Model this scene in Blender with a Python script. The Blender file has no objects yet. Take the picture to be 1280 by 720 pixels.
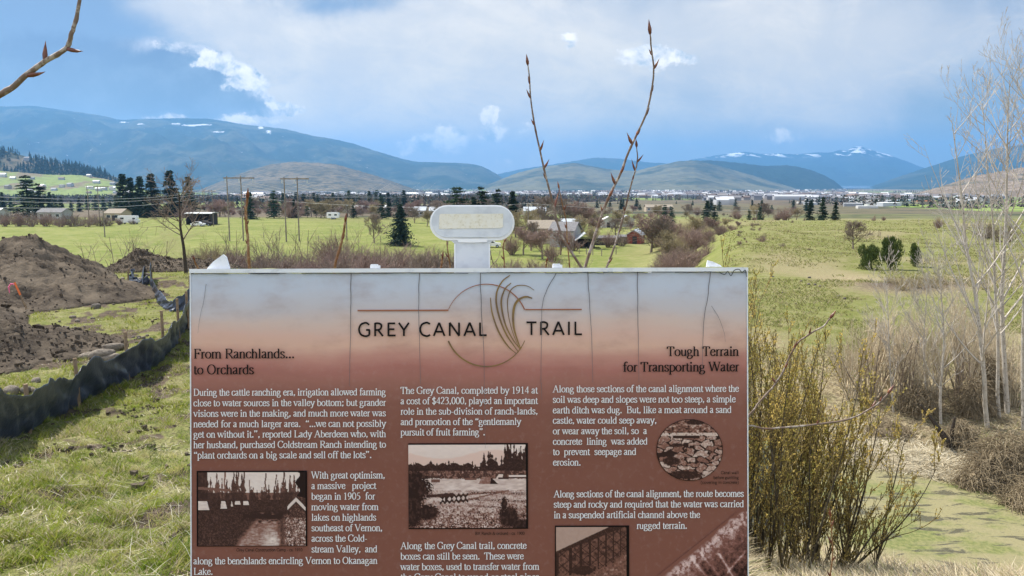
import bpy, math, random
import numpy as np
from mathutils import Vector
SC = bpy.context.scene
COL = SC.collection
R = math.radians

# ------------------------------------------------------------ camera, light, exposure
F = 985.0                     # focal length in photo pixels (photo 1280 x 720)
PITCH = math.atan(134.0/F)    # horizon at photo row 226
EYE = np.array([0.0, 0.0, 1.6])
cam = bpy.data.cameras.new('camera'); cam.sensor_width = 36.0; cam.lens = 36.0*F/1280.0
cam.clip_start = 0.05; cam.clip_end = 90000.0
camo = bpy.data.objects.new('camera', cam); COL.objects.link(camo)
camo.location = EYE; camo.rotation_euler = (R(90)-PITCH, 0, 0)
SC.camera = camo
SC.render.resolution_x, SC.render.resolution_y = 1024, 576

SUN_AZ, SUN_EL = R(-48), R(51)      # azimuth from the view direction (+y), negative = left
sdir = Vector((math.sin(SUN_AZ)*math.cos(SUN_EL), math.cos(SUN_AZ)*math.cos(SUN_EL), math.sin(SUN_EL)))
sun = bpy.data.lights.new('sun', 'SUN'); sun.energy = 4.9; sun.angle = R(0.5); sun.color = (1.0, 0.95, 0.87)
suno = bpy.data.objects.new('sun', sun); COL.objects.link(suno)
suno.rotation_euler = sdir.to_track_quat('Z', 'Y').to_euler()
vs = SC.view_settings
vs.view_transform = 'Standard'; vs.look = 'None'; vs.exposure = 0.75; vs.gamma = 1.0; vs.use_curve_mapping = False
SC.display_settings.display_device = 'sRGB'
cy = SC.cycles
cy.use_denoising = True; cy.denoiser = 'OPENIMAGEDENOISE'
try:
    cy.denoising_input_passes = 'RGB_ALBEDO_NORMAL'; cy.denoising_prefilter = 'ACCURATE'
except Exception: pass
cy.max_bounces = 6; cy.diffuse_bounces = 3; cy.glossy_bounces = 3; cy.transmission_bounces = 3
cy.volume_bounces = 0; cy.transparent_max_bounces = 8; cy.caustics_reflective = False; cy.caustics_refractive = False
cy.use_adaptive_sampling = True; cy.adaptive_threshold = 0.008

def lin(r, g, b):
    f = lambda c: (c/255/12.92) if c/255 <= .04045 else ((c/255+.055)/1.055)**2.4
    return (f(r), f(g), f(b))

# ------------------------------------------------------------ world: Nishita sky behind broken cloud
def px_uv(px, py):
    """photo pixel -> horizontal tangent plane coordinates (x/y, z/y)"""
    u = (px-640)/F; w = (360-py)/F
    c, s = math.cos(PITCH), math.sin(PITCH)
    dy = c + w*s; dz = -s + w*c
    return u/dy, dz/dy

world = bpy.data.worlds.new('World'); SC.world = world; world.use_nodes = True
nt = world.node_tree; nt.nodes.clear()
class G:
    """tiny expression helper for node trees"""
    def __init__(s, nt): s.nt = nt
    def _in(s, sock, v):
        if hasattr(v, 'is_linked') or hasattr(v, 'links'): s.nt.links.new(v, sock)
        else: sock.default_value = v
    def m(s, op, a, b=0.0, c=None, clamp=False):
        n = s.nt.nodes.new('ShaderNodeMath'); n.operation = op; n.use_clamp = clamp
        s._in(n.inputs[0], a); s._in(n.inputs[1], b)
        if c is not None: s._in(n.inputs[2], c)
        return n.outputs[0]
    def add(s, a, b): return s.m('ADD', a, b)
    def sub(s, a, b): return s.m('SUBTRACT', a, b)
    def mul(s, a, b): return s.m('MULTIPLY', a, b)
    def div(s, a, b): return s.m('DIVIDE', a, b)
    def sstep(s, x, lo, hi, to0=0.0, to1=1.0):
        n = s.nt.nodes.new('ShaderNodeMapRange'); n.interpolation_type = 'SMOOTHSTEP'; n.clamp = True
        s._in(n.inputs[0], x); s._in(n.inputs[1], lo); s._in(n.inputs[2], hi); s._in(n.inputs[3], to0); s._in(n.inputs[4], to1)
        return n.outputs[0]
    def lmap(s, x, lo, hi, to0=0.0, to1=1.0):
        n = s.nt.nodes.new('ShaderNodeMapRange'); n.clamp = True
        s._in(n.inputs[0], x); s._in(n.inputs[1], lo); s._in(n.inputs[2], hi); s._in(n.inputs[3], to0); s._in(n.inputs[4], to1)
        return n.outputs[0]
    def mix(s, f, a, b, blend='MIX'):
        n = s.nt.nodes.new('ShaderNodeMix'); n.data_type = 'RGBA'; n.blend_type = blend
        s._in(n.inputs[0], f); s._in(n.inputs[6], a if not isinstance(a, tuple) else (*a[:3], 1)); s._in(n.inputs[7], b if not isinstance(b, tuple) else (*b[:3], 1))
        return n.outputs[2]
    def comb(s, x, y, z):
        n = s.nt.nodes.new('ShaderNodeCombineXYZ')
        for i, v in enumerate((x, y, z)): s._in(n.inputs[i], v)
        return n.outputs[0]
    def sep(s, v):
        n = s.nt.nodes.new('ShaderNodeSeparateXYZ'); s._in(n.inputs[0], v); return n.outputs
    def noise(s, vec, scale, detail=4.0, rough=0.55, dist=0.0):
        n = s.nt.nodes.new('ShaderNodeTexNoise'); s._in(n.inputs['Vector'], vec); n.inputs['Scale'].default_value = scale
        n.inputs['Detail'].default_value = detail; n.inputs['Roughness'].default_value = rough; n.inputs['Distortion'].default_value = dist
        return n.outputs[0]
    def vor(s, vec, scale, out=0, feature='F1', rnd=1.0):
        n = s.nt.nodes.new('ShaderNodeTexVoronoi'); n.feature = feature; s._in(n.inputs['Vector'], vec); n.inputs['Scale'].default_value = scale
        n.inputs['Randomness'].default_value = rnd
        return n.outputs[out]
    def vscale(s, v, x, y, z):
        n = s.nt.nodes.new('ShaderNodeVectorMath'); n.operation = 'MULTIPLY'; s._in(n.inputs[0], v); n.inputs[1].default_value = (x, y, z)
        return n.outputs[0]

g = G(nt)
out = nt.nodes.new('ShaderNodeOutputWorld'); bg = nt.nodes.new('ShaderNodeBackground')
nt.links.new(bg.outputs[0], out.inputs[0])
sky = nt.nodes.new('ShaderNodeTexSky'); sky.sky_type = 'NISHITA'; sky.sun_disc = False
sky.sun_elevation = SUN_EL; sky.sun_rotation = SUN_AZ
sky.altitude = 500; sky.air_density = 1.0; sky.dust_density = 0.6; sky.ozone_density = 1.4
SKY_K = 0.10
tc = nt.nodes.new('ShaderNodeTexCoord')
dx, dy, dz = g.sep(tc.outputs['Generated'])
yc = g.m('MAXIMUM', g.m('ABSOLUTE', dy), 0.15)
U = g.div(dx, yc); V = g.div(dz, yc)
P2 = g.comb(U, V, g.mul(g.sstep(dy, -.2, .2), 3.0))
nw = g.sub(g.noise(P2, 3.2, 5, .6), .5); nw2 = g.sub(g.noise(g.vscale(P2, 1, 1, 7.3), 3.7, 5, .6), .5)
Uw = g.add(U, g.mul(nw, .22)); Vw = g.add(V, g.mul(nw2, .13))
def blob(px, py, sx, sy, amp, uu, vv, rot=0.0):
    u0, v0 = px_uv(px, py)
    a = g.sub(uu, u0); b = g.sub(vv, v0)
    if rot:
        c, s = math.cos(rot), math.sin(rot)
        a, b = g.add(g.mul(a, c), g.mul(b, s)), g.sub(g.mul(b, c), g.mul(a, s))
    a = g.mul(a, F/sx); b = g.mul(b, F/sy)
    return g.mul(g.m('EXPONENT', g.mul(g.add(g.mul(a, a), g.mul(b, b)), -1.0)), amp)
def blobs(lst, uu, vv):
    acc = None
    for b in lst:
        o = blob(*b[:5], uu, vv, b[5] if len(b) > 5 else 0)
        acc = o if acc is None else g.add(acc, o)
    return acc
# soft high cloud: bright where positive blobs, opening to blue where negative
VEIL = [(470, 110, 150, 100, .55), (520, 150, 200, 110, .32), (610, 60, 170, 80, .34), (330, 165, 90, 40, .30), (240, 20, 90, 34, .62), (310, 45, 70, 34, .45), (190, 0, 60, 20, .35), (800, 30, 260, 60, .36), (1080, 45, 200, 70, .46), (1040, 110, 110, 60, .30),
        (960, 150, 150, 50, .22), (560, 215, 140, 36, .22), (900, 90, 300, 110, .18), (690, 140, 70, 90, .12), (60, 70, 150, 120, -.30), (820, 175, 90, 50, -.16), (1190, 165, 90, 60, -.26), (430, 4, 60, 14, -.34), (380, 10, 40, 10, -.12), (600, -16, 150, 22, -.16), (1270, 210, 90, 80, -.2)]
fine = g.sub(g.noise(g.comb(g.mul(U, 1.0), g.mul(V, 1.5), 4.0), 5.0, 8, .62, .6), .5)
wisp = g.sub(g.noise(g.comb(g.add(U, g.mul(V, .6)), g.mul(V, 2.2), 14.0), 9.0, 8, .68, 1.2), .5)
streak = g.sub(g.noise(g.comb(g.add(g.mul(U, 1.0), g.mul(V, .35)), g.mul(V, .22), 9.0), 8.0, 5, .55), .5)
veil = g.add(g.add(blobs(VEIL, Uw, Vw), .24), g.add(g.add(g.mul(fine, .62), g.mul(wisp, .34)), g.mul(streak, .30)))
veil = g.sstep(veil, .02, .92)
nsky = g.mix(1.0, sky.outputs[0], (SKY_K, SKY_K, SKY_K), 'MULTIPLY')
veil_col = g.mix(g.sstep(V, .02, .30), (.70, .62, .44), (.615, .585, .545))
veil_col = g.mix(g.sstep(g.add(fine, g.mul(wisp, .5)), -.16, .20), g.mix(.55, veil_col, (.385, .40, .415)), veil_col)
body = g.mix(.85, nsky, g.mix(g.sstep(V, .03, .20), (.26, .285, .225), (.130, .185, .27)))
s1 = g.mix(veil, body, veil_col)
# the slate rain cloud at the left with a bright billowing rim, and the darker rain curtain low at the right
bil = g.sub(g.noise(g.comb(U, g.mul(V, 1.15), 2.0), 24.0, 8, .64, .3), .5)
bil2 = g.sub(g.noise(g.comb(g.add(U, .010), g.add(g.mul(V, 1.15), .014), 2.0), 24.0, 8, .64, .3), .5)
bif = g.sub(g.noise(g.comb(U, g.mul(V, 1.1), 5.0), 62.0, 5, .6), .5)
Ub = g.add(g.add(U, g.mul(bil, .044)), g.mul(bif, .012)); Vb = g.add(g.add(V, g.mul(bil2, .036)), g.mul(bif, .010))
SL = [(60, 95, 150, 62, .95), (190, 112, 90, 40, .80), (265, 120, 50, 30, .75), (325, 134, 34, 13, .70), (215, 72, 40, 16, .55), (268, 82, 30, 13, .60), (303, 102, 24, 14, .65), (362, 138, 18, 8, .6)]
sl = g.add(blobs(SL, Ub, Vb), g.mul(bil, .36))
slm = g.mul(g.sstep(sl, .36, .62), g.sstep(U, px_uv(120, 100)[0], px_uv(230, 100)[0], .62, .95))
rimzone = g.m('MINIMUM', blobs([(262, 74, 34, 14, .9), (300, 92, 34, 16, 1.2), (325, 108, 30, 16, 1.2), (350, 134, 34, 14, 1.2), (205, 60, 34, 12, .7), (290, 112, 40, 6, .8)], U, V), 1.0)
rim = g.mul(g.mul(g.sstep(sl, .34, .48), g.sstep(sl, 1.05, .55)), g.mul(rimzone, g.sstep(bil, -.16, .10)))
slate = g.mix(g.sstep(V, .03, .20), (.185, .215, .19), (.118, .165, .245))
s1 = g.mix(slm, s1, g.mix(g.sstep(g.add(bil, g.mul(fine, .6)), -.15, .22, 0, .40), slate, (.30, .37, .42)))
s1 = g.mix(g.mul(rim, .95), s1, (.92, .86, .78))
DARK = [(1165, 205, 120, 34, .40), (900, 200, 150, 36, .26), (1120, 150, 60, 60, .14)]
dk = g.m('MULTIPLY', blobs(DARK, Uw, Vw), .8, clamp=True)
s1 = g.mix(dk, s1, g.mix(g.sstep(V, .03, .20), (.22, .27, .23), (.13, .20, .30)))
# small soft cumulus
CU = [(206, 60, 14, 7, .75), (262, 74, 15, 9, .9), (282, 84, 14, 8, .85), (300, 92, 16, 9, .95), (322, 104, 14, 8, .95), (300, 106, 34, 7, .8), (345, 131, 16, 8, .95), (370, 138, 14, 6, .9), (536, 178, 30, 13, .95), (556, 172, 18, 12, .8), (568, 183, 18, 9, .7), (505, 187, 16, 7, .7), (590, 165, 40, 12, .4), (610, 152, 10, 15, .95), (624, 167, 12, 9, .7), (617, 143, 7, 8, .8),
      (800, 72, 30, 11, .9), (832, 72, 26, 11, .95), (858, 75, 16, 7, .8), (815, 62, 16, 8, .8), (712, 51, 14, 7, .75), (657, 162, 12, 6, .6), (978, 168, 26, 7, .40), (632, 203, 14, 5, .55), (980, 174, 70, 9, .4), (250, 151, 90, 8, .62), (330, 153, 30, 6, .5)]
cu = g.add(blobs(CU, Ub, Vb), g.add(g.mul(bil, .95), g.mul(bif, .45)))
cum = g.sstep(cu, .26, .72)
lit = g.sstep(g.sub(bil, bil2), -.16, .14)
cucol = g.mix(lit, g.mix(g.sstep(V, .02, .2), (.44, .44, .36), (.36, .42, .47)), g.mix(g.sstep(V, .02, .2), (1.15, 1.0, .74), (.90, .85, .78)))
s1 = g.mix(g.mul(cum, .85), s1, cucol)
# low sky near the horizon brightens a little
s1 = g.mix(g.sstep(V, .10, 0.0, 0, .22), s1, (.46, .46, .37))
s1 = g.mix(1.0, s1, g.mix(g.sstep(dy, .15, -.35), (1, 1, 1), (3.75, 3.2, 2.7)), 'MULTIPLY')  # unseen sky behind the camera, brightness added to light the shaded sign panel
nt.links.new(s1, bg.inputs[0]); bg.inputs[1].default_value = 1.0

# ------------------------------------------------------------ mesh helpers
def mesh_np(name, V_, Fc, mats=None, parent=None, midx=None, smooth=False, loc=None, colors=None, fcolors=None):
    """V_ (n,3); Fc (m,k) array or list of such arrays with different k"""
    me = bpy.data.meshes.new(name)
    V_ = np.asarray(V_, dtype=np.float32)
    Fl = Fc if isinstance(Fc, list) else [Fc]
    Fl = [np.asarray(f, dtype=np.int32) for f in Fl if len(f)]
    nl = sum(f.size for f in Fl); nf = sum(len(f) for f in Fl)
    me.vertices.add(len(V_)); me.vertices.foreach_set('co', V_.ravel())
    me.loops.add(nl); me.polygons.add(nf)
    vi = np.concatenate([f.ravel() for f in Fl]) if Fl else np.zeros(0, np.int32)
    tot = np.concatenate([np.full(len(f), f.shape[1], np.int32) for f in Fl]) if Fl else np.zeros(0, np.int32)
    st = np.zeros(nf, np.int32); st[1:] = np.cumsum(tot)[:-1]
    me.loops.foreach_set('vertex_index', vi)
    me.polygons.foreach_set('loop_start', st); me.polygons.foreach_set('loop_total', tot)
    if midx is not None: me.polygons.foreach_set('material_index', np.asarray(midx, np.int32))
    me.polygons.foreach_set('use_smooth', np.full(nf, bool(smooth)))
    me.update(calc_edges=True)
    if colors is not None:
        at_ = me.color_attributes.new('Col', 'FLOAT_COLOR', 'POINT')
        c = np.ones((len(V_), 4), np.float32); colors = np.asarray(colors); c[:, :colors.shape[1]] = colors
        at_.data.foreach_set('color', c.ravel())
    if mats:
        for m_ in (mats if isinstance(mats, (list, tuple)) else [mats]): me.materials.append(m_)
    o = bpy.data.objects.new(name, me); COL.objects.link(o)
    if loc is not None: o.location = loc
    if parent is not None: o.parent = parent
    return o

class MB:
    """collects boxes, prisms, tubes into one mesh"""
    def __init__(s): s.v = []; s.f = {}; s.n = 0; s.mi = {}
    def add(s, v, f, mi=0):
        v = np.asarray(v, float).reshape(-1, 3); f = np.asarray(f, int)
        k = f.shape[1]; s.f.setdefault(k, []).append(f+s.n); s.mi.setdefault(k, []).append(np.full(len(f), mi)); s.v.append(v); s.n += len(v)
    def box(s, c, d, rz=0.0, mi=0, rx=0.0):
        c = np.array(c, float); h = np.array(d, float)/2
        q = np.array([[x, y, z] for x in (-1, 1) for y in (-1, 1) for z in (-1, 1)])*h
        if rx: q = q @ np.array([[1, 0, 0], [0, math.cos(rx), math.sin(rx)], [0, -math.sin(rx), math.cos(rx)]])
        if rz: q = q @ np.array([[math.cos(rz), math.sin(rz), 0], [-math.sin(rz), math.cos(rz), 0], [0, 0, 1]])
        s.add(q+c, [[0, 1, 3, 2], [4, 6, 7, 5], [0, 4, 5, 1], [2, 3, 7, 6], [0, 2, 6, 4], [1, 5, 7, 3]], mi)
    def prism(s, poly, y0, y1, mi=0, tf=None):
        """polygon in (x,z), extruded along y"""
        n = len(poly); a = [(p[0], y0, p[1]) for p in poly]+[(p[0], y1, p[1]) for p in poly]
        a = np.array(a, float)
        if tf is not None: a = tf(a)
        s.add(a, [list(range(n))], mi); s.add(a, [list(range(2*n-1, n-1, -1))], mi)
        s.add(a, [[i, i+n, (i+1) % n+n, (i+1) % n] for i in range(n)], mi)
    def tube(s, pts, rad, k=6, mi=0, cap=True):
        v, f, caps = tube_arrays(pts, rad, k); s.add(v, f, mi)
        if cap:
            n = len(v)//k
            s.add(v[:k], [list(range(k))[::-1]], mi); s.add(v[(n-1)*k:], [list(range(k))], mi)
    def build(s, name, mats=None, parent=None, smooth=False, loc=None):
        ks = sorted(s.f)
        return mesh_np(name, np.concatenate(s.v), [np.concatenate(s.f[k]) for k in ks], mats, parent,
                       np.concatenate([np.concatenate(s.mi[k]) for k in ks]), smooth, loc)

def tube_arrays(pts, rad, k=6):
    p = np.asarray(pts, float); n = len(p); rad = np.broadcast_to(np.asarray(rad, float), (n,))
    t = np.gradient(p, axis=0); t /= np.linalg.norm(t, axis=1)[:, None]+1e-12
    ref = np.where(np.abs(t[:, 2:3]) > .9, np.array([[1., 0, 0]]), np.array([[0, 0, 1.]]))
    a = np.cross(t, ref); a /= np.linalg.norm(a, axis=1)[:, None]+1e-12
    for i in range(1, n):                       # keep the frame from flipping
        if np.dot(a[i], a[i-1]) < 0: a[i] = -a[i]
    b = np.cross(t, a)
    an = np.arange(k)*2*math.pi/k
    v = p[:, None, :]+rad[:, None, None]*(a[:, None, :]*np.cos(an)[None, :, None]+b[:, None, :]*np.sin(an)[None, :, None])
    i = np.arange(n-1)[:, None]*k; j = np.arange(k)[None, :]; j2 = (j+1) % k
    f = np.stack([i+j, i+j2, i+k+j2, i+k+j], -1).reshape(-1, 4)
    return v.reshape(-1, 3), f, None

def tubes(polys, k=3):
    """many polylines [(pts, radii)] -> one vertex and face array"""
    vs_, fs_, n = [], [], 0
    for p, r in polys:
        v, f, _ = tube_arrays(p, r, k); vs_.append(v); fs_.append(f+n); n += len(v)
    return np.concatenate(vs_), np.concatenate(fs_)

def tag(o, label=None, cat=None, group=None, kind=None):
    if label: o['label'] = label
    if cat: o['category'] = cat
    if group: o['group'] = group
    if kind: o['kind'] = kind
    return o
def empty(name, loc=(0, 0, 0), label=None, cat=None, group=None, rz=0.0, scale=None):
    o = bpy.data.objects.new(name, None); o.empty_display_size = .2; COL.objects.link(o)
    o.location = loc; o.rotation_euler = (0, 0, rz)
    if scale is not None: o.scale = scale if hasattr(scale, '__len__') else (scale,)*3
    return tag(o, label, cat, group)
def copy_tree(o, parent=None):
    c = o.copy(); COL.objects.link(c)
    if parent is not None: c.parent = parent
    for ch in list(o.children): copy_tree(ch, c)
    return c

# ------------------------------------------------------------ noise in numpy
def _h(ix, iy, iz, seed):
    n = (ix.astype(np.int64)*374761393 + iy.astype(np.int64)*668265263 + iz.astype(np.int64)*2147483647 + seed*1274126177) & 0xffffffff
    n = ((n ^ (n >> 13))*1274126177) & 0xffffffff
    n = (n ^ (n >> 16)) & 0xffffff
    return n/float(0xffffff)
def vnoise(x, y, seed=0):
    x = np.asarray(x, float); y = np.asarray(y, float)
    x0 = np.floor(x); y0 = np.floor(y); fx = x-x0; fy = y-y0
    fx = fx*fx*(3-2*fx); fy = fy*fy*(3-2*fy); z = np.zeros_like(x0)
    a = _h(x0, y0, z, seed); b = _h(x0+1, y0, z, seed); c = _h(x0, y0+1, z, seed); d = _h(x0+1, y0+1, z, seed)
    return (a*(1-fx)+b*fx)*(1-fy)+(c*(1-fx)+d*fx)*fy - .5
def fbm(x, y, seed=0, o=4, g_=.5):
    s, a, t = 0, 1.0, 0
    for i in range(o):
        s = s+a*vnoise(x*2**i+17.3*i, y*2**i-9.1*i, seed+i); t += a; a *= g_
    return s/t
def sst(x, a, b):
    t = np.clip((np.asarray(x, float)-a)/(b-a), 0, 1); return t*t*(3-2*t)

# ------------------------------------------------------------ materials
def mat(name, col, rough=.9, spec=.3, noise=None, bump=None, metal=0.0, attr=False, trans=0.0, obj_rand=0.0, coat=0.0):
    """procedural Principled. noise: list of (scale, colour2, lo, hi); bump: (scale, strength, distance)"""
    m = bpy.data.materials.new(name); m.use_nodes = True; t = m.node_tree; q = G(t)
    b = t.nodes['Principled BSDF']
    b.inputs['Roughness'].default_value = rough; b.inputs['Specular IOR Level'].default_value = spec; b.inputs['Metallic'].default_value = metal
    if coat: b.inputs['Coat Weight'].default_value = coat; b.inputs['Coat Roughness'].default_value = .08
    tcn = t.nodes.new('ShaderNodeTexCoord'); vec = tcn.outputs['Object']
    c = (*col, 1.0)
    if attr:
        an = t.nodes.new('ShaderNodeVertexColor'); an.layer_name = 'Col'; c = an.outputs[0]
    for (sc_, c2, lo, hi) in (noise or []):
        c = q.mix(q.sstep(q.noise(vec, sc_, 5, .6), lo, hi), c, (*c2, 1.0))
    if obj_rand:
        oi = t.nodes.new('ShaderNodeObjectInfo')
        h = t.nodes.new('ShaderNodeHueSaturation')
        t.links.new(q.lmap(oi.outputs['Random'], 0, 1, 1-obj_rand, 1+obj_rand), h.inputs['Value'])
        q._in(h.inputs['Color'], c); c = h.outputs[0]
    q._in(b.inputs['Base Color'], c)
    if bump:
        bn = t.nodes.new('ShaderNodeBump'); bn.inputs['Strength'].default_value = bump[1]; bn.inputs['Distance'].default_value = bump[2]
        t.links.new(q.noise(vec, bump[0], 5, .6), bn.inputs['Height']); t.links.new(bn.outputs[0], b.inputs['Normal'])
    if trans:
        tr = t.nodes.new('ShaderNodeBsdfTranslucent'); q._in(tr.inputs[0], c)
        mx = t.nodes.new('ShaderNodeMixShader'); mx.inputs[0].default_value = trans
        t.links.new(b.outputs[0], mx.inputs[1]); t.links.new(tr.outputs[0], mx.inputs[2])
        t.links.new(mx.outputs[0], t.nodes['Material Output'].inputs[0])
    return m

# ------------------------------------------------------------ terrain
LP = np.array([(-400, 1.6), (0, 1.6), (1.9, 1.7), (4.5, 2.25), (8, 2.8), (11, 3.2), (18, 3.5), (33, 4.0), (38, 4.35), (50, 7.5), (70, 10.6), (135, 14.0), (320, 14.5), (500, 19), (900, 26), (1500, 35), (4000, 62), (9000, 92), (13000, 97), (60000, 120)], float)
RP = np.array([(-400, 1.6), (0, 1.6), (1.9, 1.75), (4, 2.5), (8, 4.3), (12, 6.5), (15.6, 7.9), (16.2, 8.06), (20.6, 8.08), (21.6, 7.88), (24, 7.7), (28, 7.0), (34, 6.2), (45, 5.9), (60, 6.15), (100, 6.6), (150, 7.3), (200, 10.5), (320, 15.5), (500, 19), (900, 26), (1500, 35), (4000, 62), (9000, 92), (13000, 97), (60000, 120)], float)
def _soft(P):
    """dense, lightly smoothed version of a profile, spaced evenly in log distance"""
    s = np.linspace(math.log(1.0), math.log(60000.), 1600); y = np.exp(s)-1
    d = np.interp(y, P[:, 0], P[:, 1])
    k = np.hanning(25); k /= k.sum()
    dd = np.convolve(np.pad(d, 12, mode='edge'), k, 'valid')
    return s, dd
_LS, _LD = _soft(LP); _RS, _RD = _soft(RP)
def terrain(x, y):
    x = np.asarray(x, float); y = np.asarray(y, float)
    yy = np.log(np.maximum(y, 0)+1.0)
    u = x/np.maximum(y, 3.0)
    w = sst(u+.05*np.sin(y*.013), .20, .34)
    w = w*(1-sst(y, 250, 420)) + .5*sst(y, 250, 420)
    ysh = y+8.6*(np.clip(u, .3, .8)-.5)*sst(y, 7, 14)*(1-sst(y, 24, 34))
    d = np.interp(yy, _LS, _LD)*(1-w)+np.interp(np.log(np.maximum(ysh, 0)+1.0), _RS, _RD)*w
    r = np.hypot(x, y)
    pond = w*sst(ysh, 15.0, 16.4)*(1-sst(ysh, 20.6, 21.6))
    amp = sst(r, 2, 6)*(1-pond)
    n = fbm(x*.9, y*.9, 3, 4)*.16*(1-sst(r, 40, 120)) + np.maximum(fbm(x*3.2, y*3.2, 13, 3), -.12)*.20*(1-sst(r, 14, 30)) + fbm(x*.18, y*.18, 11, 3)*.5*sst(r, 6, 25)*(1-.75*sst(r, 70, 130)) + fbm(x*.012, y*.012, 5, 4)*5.0*sst(r, 300, 900) + fbm(x*.0016, y*.0016, 8, 4)*22*sst(r, 900, 3500)*(1-sst(r, 9000, 9800)*.97)
    n = n + fbm(x*.045, y*.045, 19, 3)*2.6*w*sst(y, 32, 60)*(1-sst(y, 125, 165))/np.maximum(amp, .3)
    far_r = sst(x/np.maximum(y, 1), .42, .62)*sst(y, 380, 900)*(1-sst(y, 5000, 7000))
    z = EYE[2]-d+n*amp
    return z
def ray(px, py):
    u = (px-640)/F; w = (360-py)/F; c, s = math.cos(PITCH), math.sin(PITCH)
    d = np.array([u, c+w*s, -s+w*c]); return d/d[1]
def at(px, py, Y): return EYE+ray(px, py)*Y
_YS = np.exp(np.linspace(math.log(1.0), math.log(20000.), 3000))
def ground(px, py, lo=1.5):
    d = ray(px, py); p = EYE[None]+d[None]*_YS[:, None]
    hit = np.where((p[:, 2] < terrain(p[:, 0], p[:, 1])) & (_YS > lo))[0]
    if len(hit) == 0:
        Y = 400.0
    else:
        i = hit[0]; a, b = _YS[max(i-1, 0)], _YS[i]
        for _ in range(18):
            mid = (a+b)/2; q = EYE+d*mid
            if q[2] < terrain(q[0], q[1]): b = mid
            else: a = mid
        Y = (a+b)/2
    q = EYE+d*Y; q[2] = float(terrain(q[0], q[1])); return q
def atz(px, Y):
    """point on the ground under photo column px at depth Y"""
    x = (px-640)/F*Y*1.012; return np.array([x, Y, float(terrain(x, Y))])

# ground sheet: polar grid, dense in front
az = np.concatenate([np.linspace(-math.pi, -R(52), 70)[:-1], np.linspace(-R(52), R(52), 900), np.linspace(R(52), math.pi, 70)[1:]])
rr = np.exp(np.linspace(math.log(0.4), math.log(24500.), 720))
A_, R_ = np.meshgrid(az, rr)
X_, Y_ = np.sin(A_)*R_, np.cos(A_)*R_
Z_ = terrain(X_, Y_)
nA, nR = len(az), len(rr)
i = np.arange(nR-1)[:, None]*nA; j = np.arange(nA-1)[None]
quads = np.stack([i+j, i+nA+j, i+nA+j+1, i+j+1], -1).reshape(-1, 4)
ctr = np.array([[0, 0, float(terrain(0, 0))]])
Vg = np.concatenate([np.stack([X_, Y_, Z_], -1).reshape(-1, 3), ctr])
fan = np.stack([np.full(nA-1, len(Vg)-1), np.arange(nA-1), np.arange(nA-1)+1], -1)
# cover weights: R lush field, G straw, B bare earth, A far patchwork
u_ = X_/np.maximum(Y_, 3.0); wr = sst(u_, .22, .34)
lush = (1-wr)*sst(Y_, 55, 75)*(1-sst(Y_, 300+40*np.sin(X_*.03), 340+40*np.sin(X_*.03)))
lush *= 1-.75*sst(u_, .02, .2)*sst(fbm(X_*.03, Y_*.02, 31, 4), -.05, .10)
for (x0, s_) in ((-.452, .0009), (-.440, .0009), (-.418, -.0006), (-.409, -.0006), (-.486, .0012)):   # wheel tracks in the field
    c_ = x0+s_*(Y_-140)*.6+.004*np.sin(Y_*.06)
    lush *= 1-.95*np.exp(-((u_-c_)*Y_/.8)**2)*(Y_ > 100)*(Y_ < 230)
gul = wr*sst(Y_, 2, 5)*(1-sst(Y_+fbm(X_*.3, Y_*.3, 7, 3)*9, 27, 36))
straw = np.clip(gul + .55*wr*sst(Y_, 30, 45)*sst(fbm(X_*.09, Y_*.05, 21, 4), -.02, .16) + .45*(1-wr)*sst(u_, .0, .2)*sst(Y_, 60, 90)*(1-sst(Y_, 300, 340)), 0, 1)
brown_patch = np.exp(-(((u_-.52)/.12)**2+((Y_-46)/4.5)**2))*wr
straw = np.clip(straw+brown_patch, 0, 1)
earth = np.clip(sst(fbm(X_*1.5, Y_*1.5, 41, 5), .03, .15)*.9*(Y_ < 34)*(1-wr) + brown_patch*.8 + (1-wr)*sst(Y_, 37, 41)*(1-sst(Y_, 52, 60))*.7 + wr*sst(Y_, 22.0, 23)*(1-sst(Y_, 26, 30))*.45, 0, 1)
far = sst(Y_, 300, 345)
colw = np.stack([lush, straw, earth, far], -1).reshape(-1, 4); colw = np.concatenate([colw, [[0, 0, 0, 0]]])
gm = bpy.data.materials.new('ground_cover'); gm.use_nodes = True; t = gm.node_tree; q = G(t); b = t.nodes['Principled BSDF']
b.inputs['Roughness'].default_value = 1.0; b.inputs['Specular IOR Level'].default_value = .1
geo = t.nodes.new('ShaderNodeNewGeometry'); pos = geo.outputs['Position']
vc = t.nodes.new('ShaderNodeVertexColor'); vc.layer_name = 'Col'
wl, ws, we = q.sep(vc.outputs[0]); wf = vc.outputs[1]
n1 = q.noise(pos, 7.0, 6, .65); n2 = q.noise(pos, 1.3, 5, .6); n3 = q.noise(pos, .11, 5, .6); n4 = q.noise(pos, 34.0, 4, .6)
grass = q.mix(q.sstep(n1, .36, .62), (.115, .145, .028), (.230, .220, .078))
grass = q.mix(q.sstep(n2, .40, .66), grass, (.27, .25, .12))
grass = q.mix(q.sstep(n4, .50, .62, 0, .7), grass, (.060, .050, .030))
grass = q.mix(q.sstep(n3, .35, .68, 0, .5), grass, (.150, .170, .045))
lushc = q.mix(q.sstep(n3, .33, .66), (.130, .165, .034), (.195, .215, .060))
lushc = q.mix(q.sstep(q.noise(pos, .6, 5, .65), .42, .66, 0, .65), lushc, (.265, .25, .11))
strawc = q.mix(q.sstep(n1, .35, .65), (.37, .31, .19), (.22, .175, .105))
strawc = q.mix(q.sstep(n2, .5, .72, 0, .6), strawc, (.15, .165, .06))
earthc = q.mix(q.sstep(n1, .38, .6), (.060, .045, .034), (.125, .095, .07))
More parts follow.
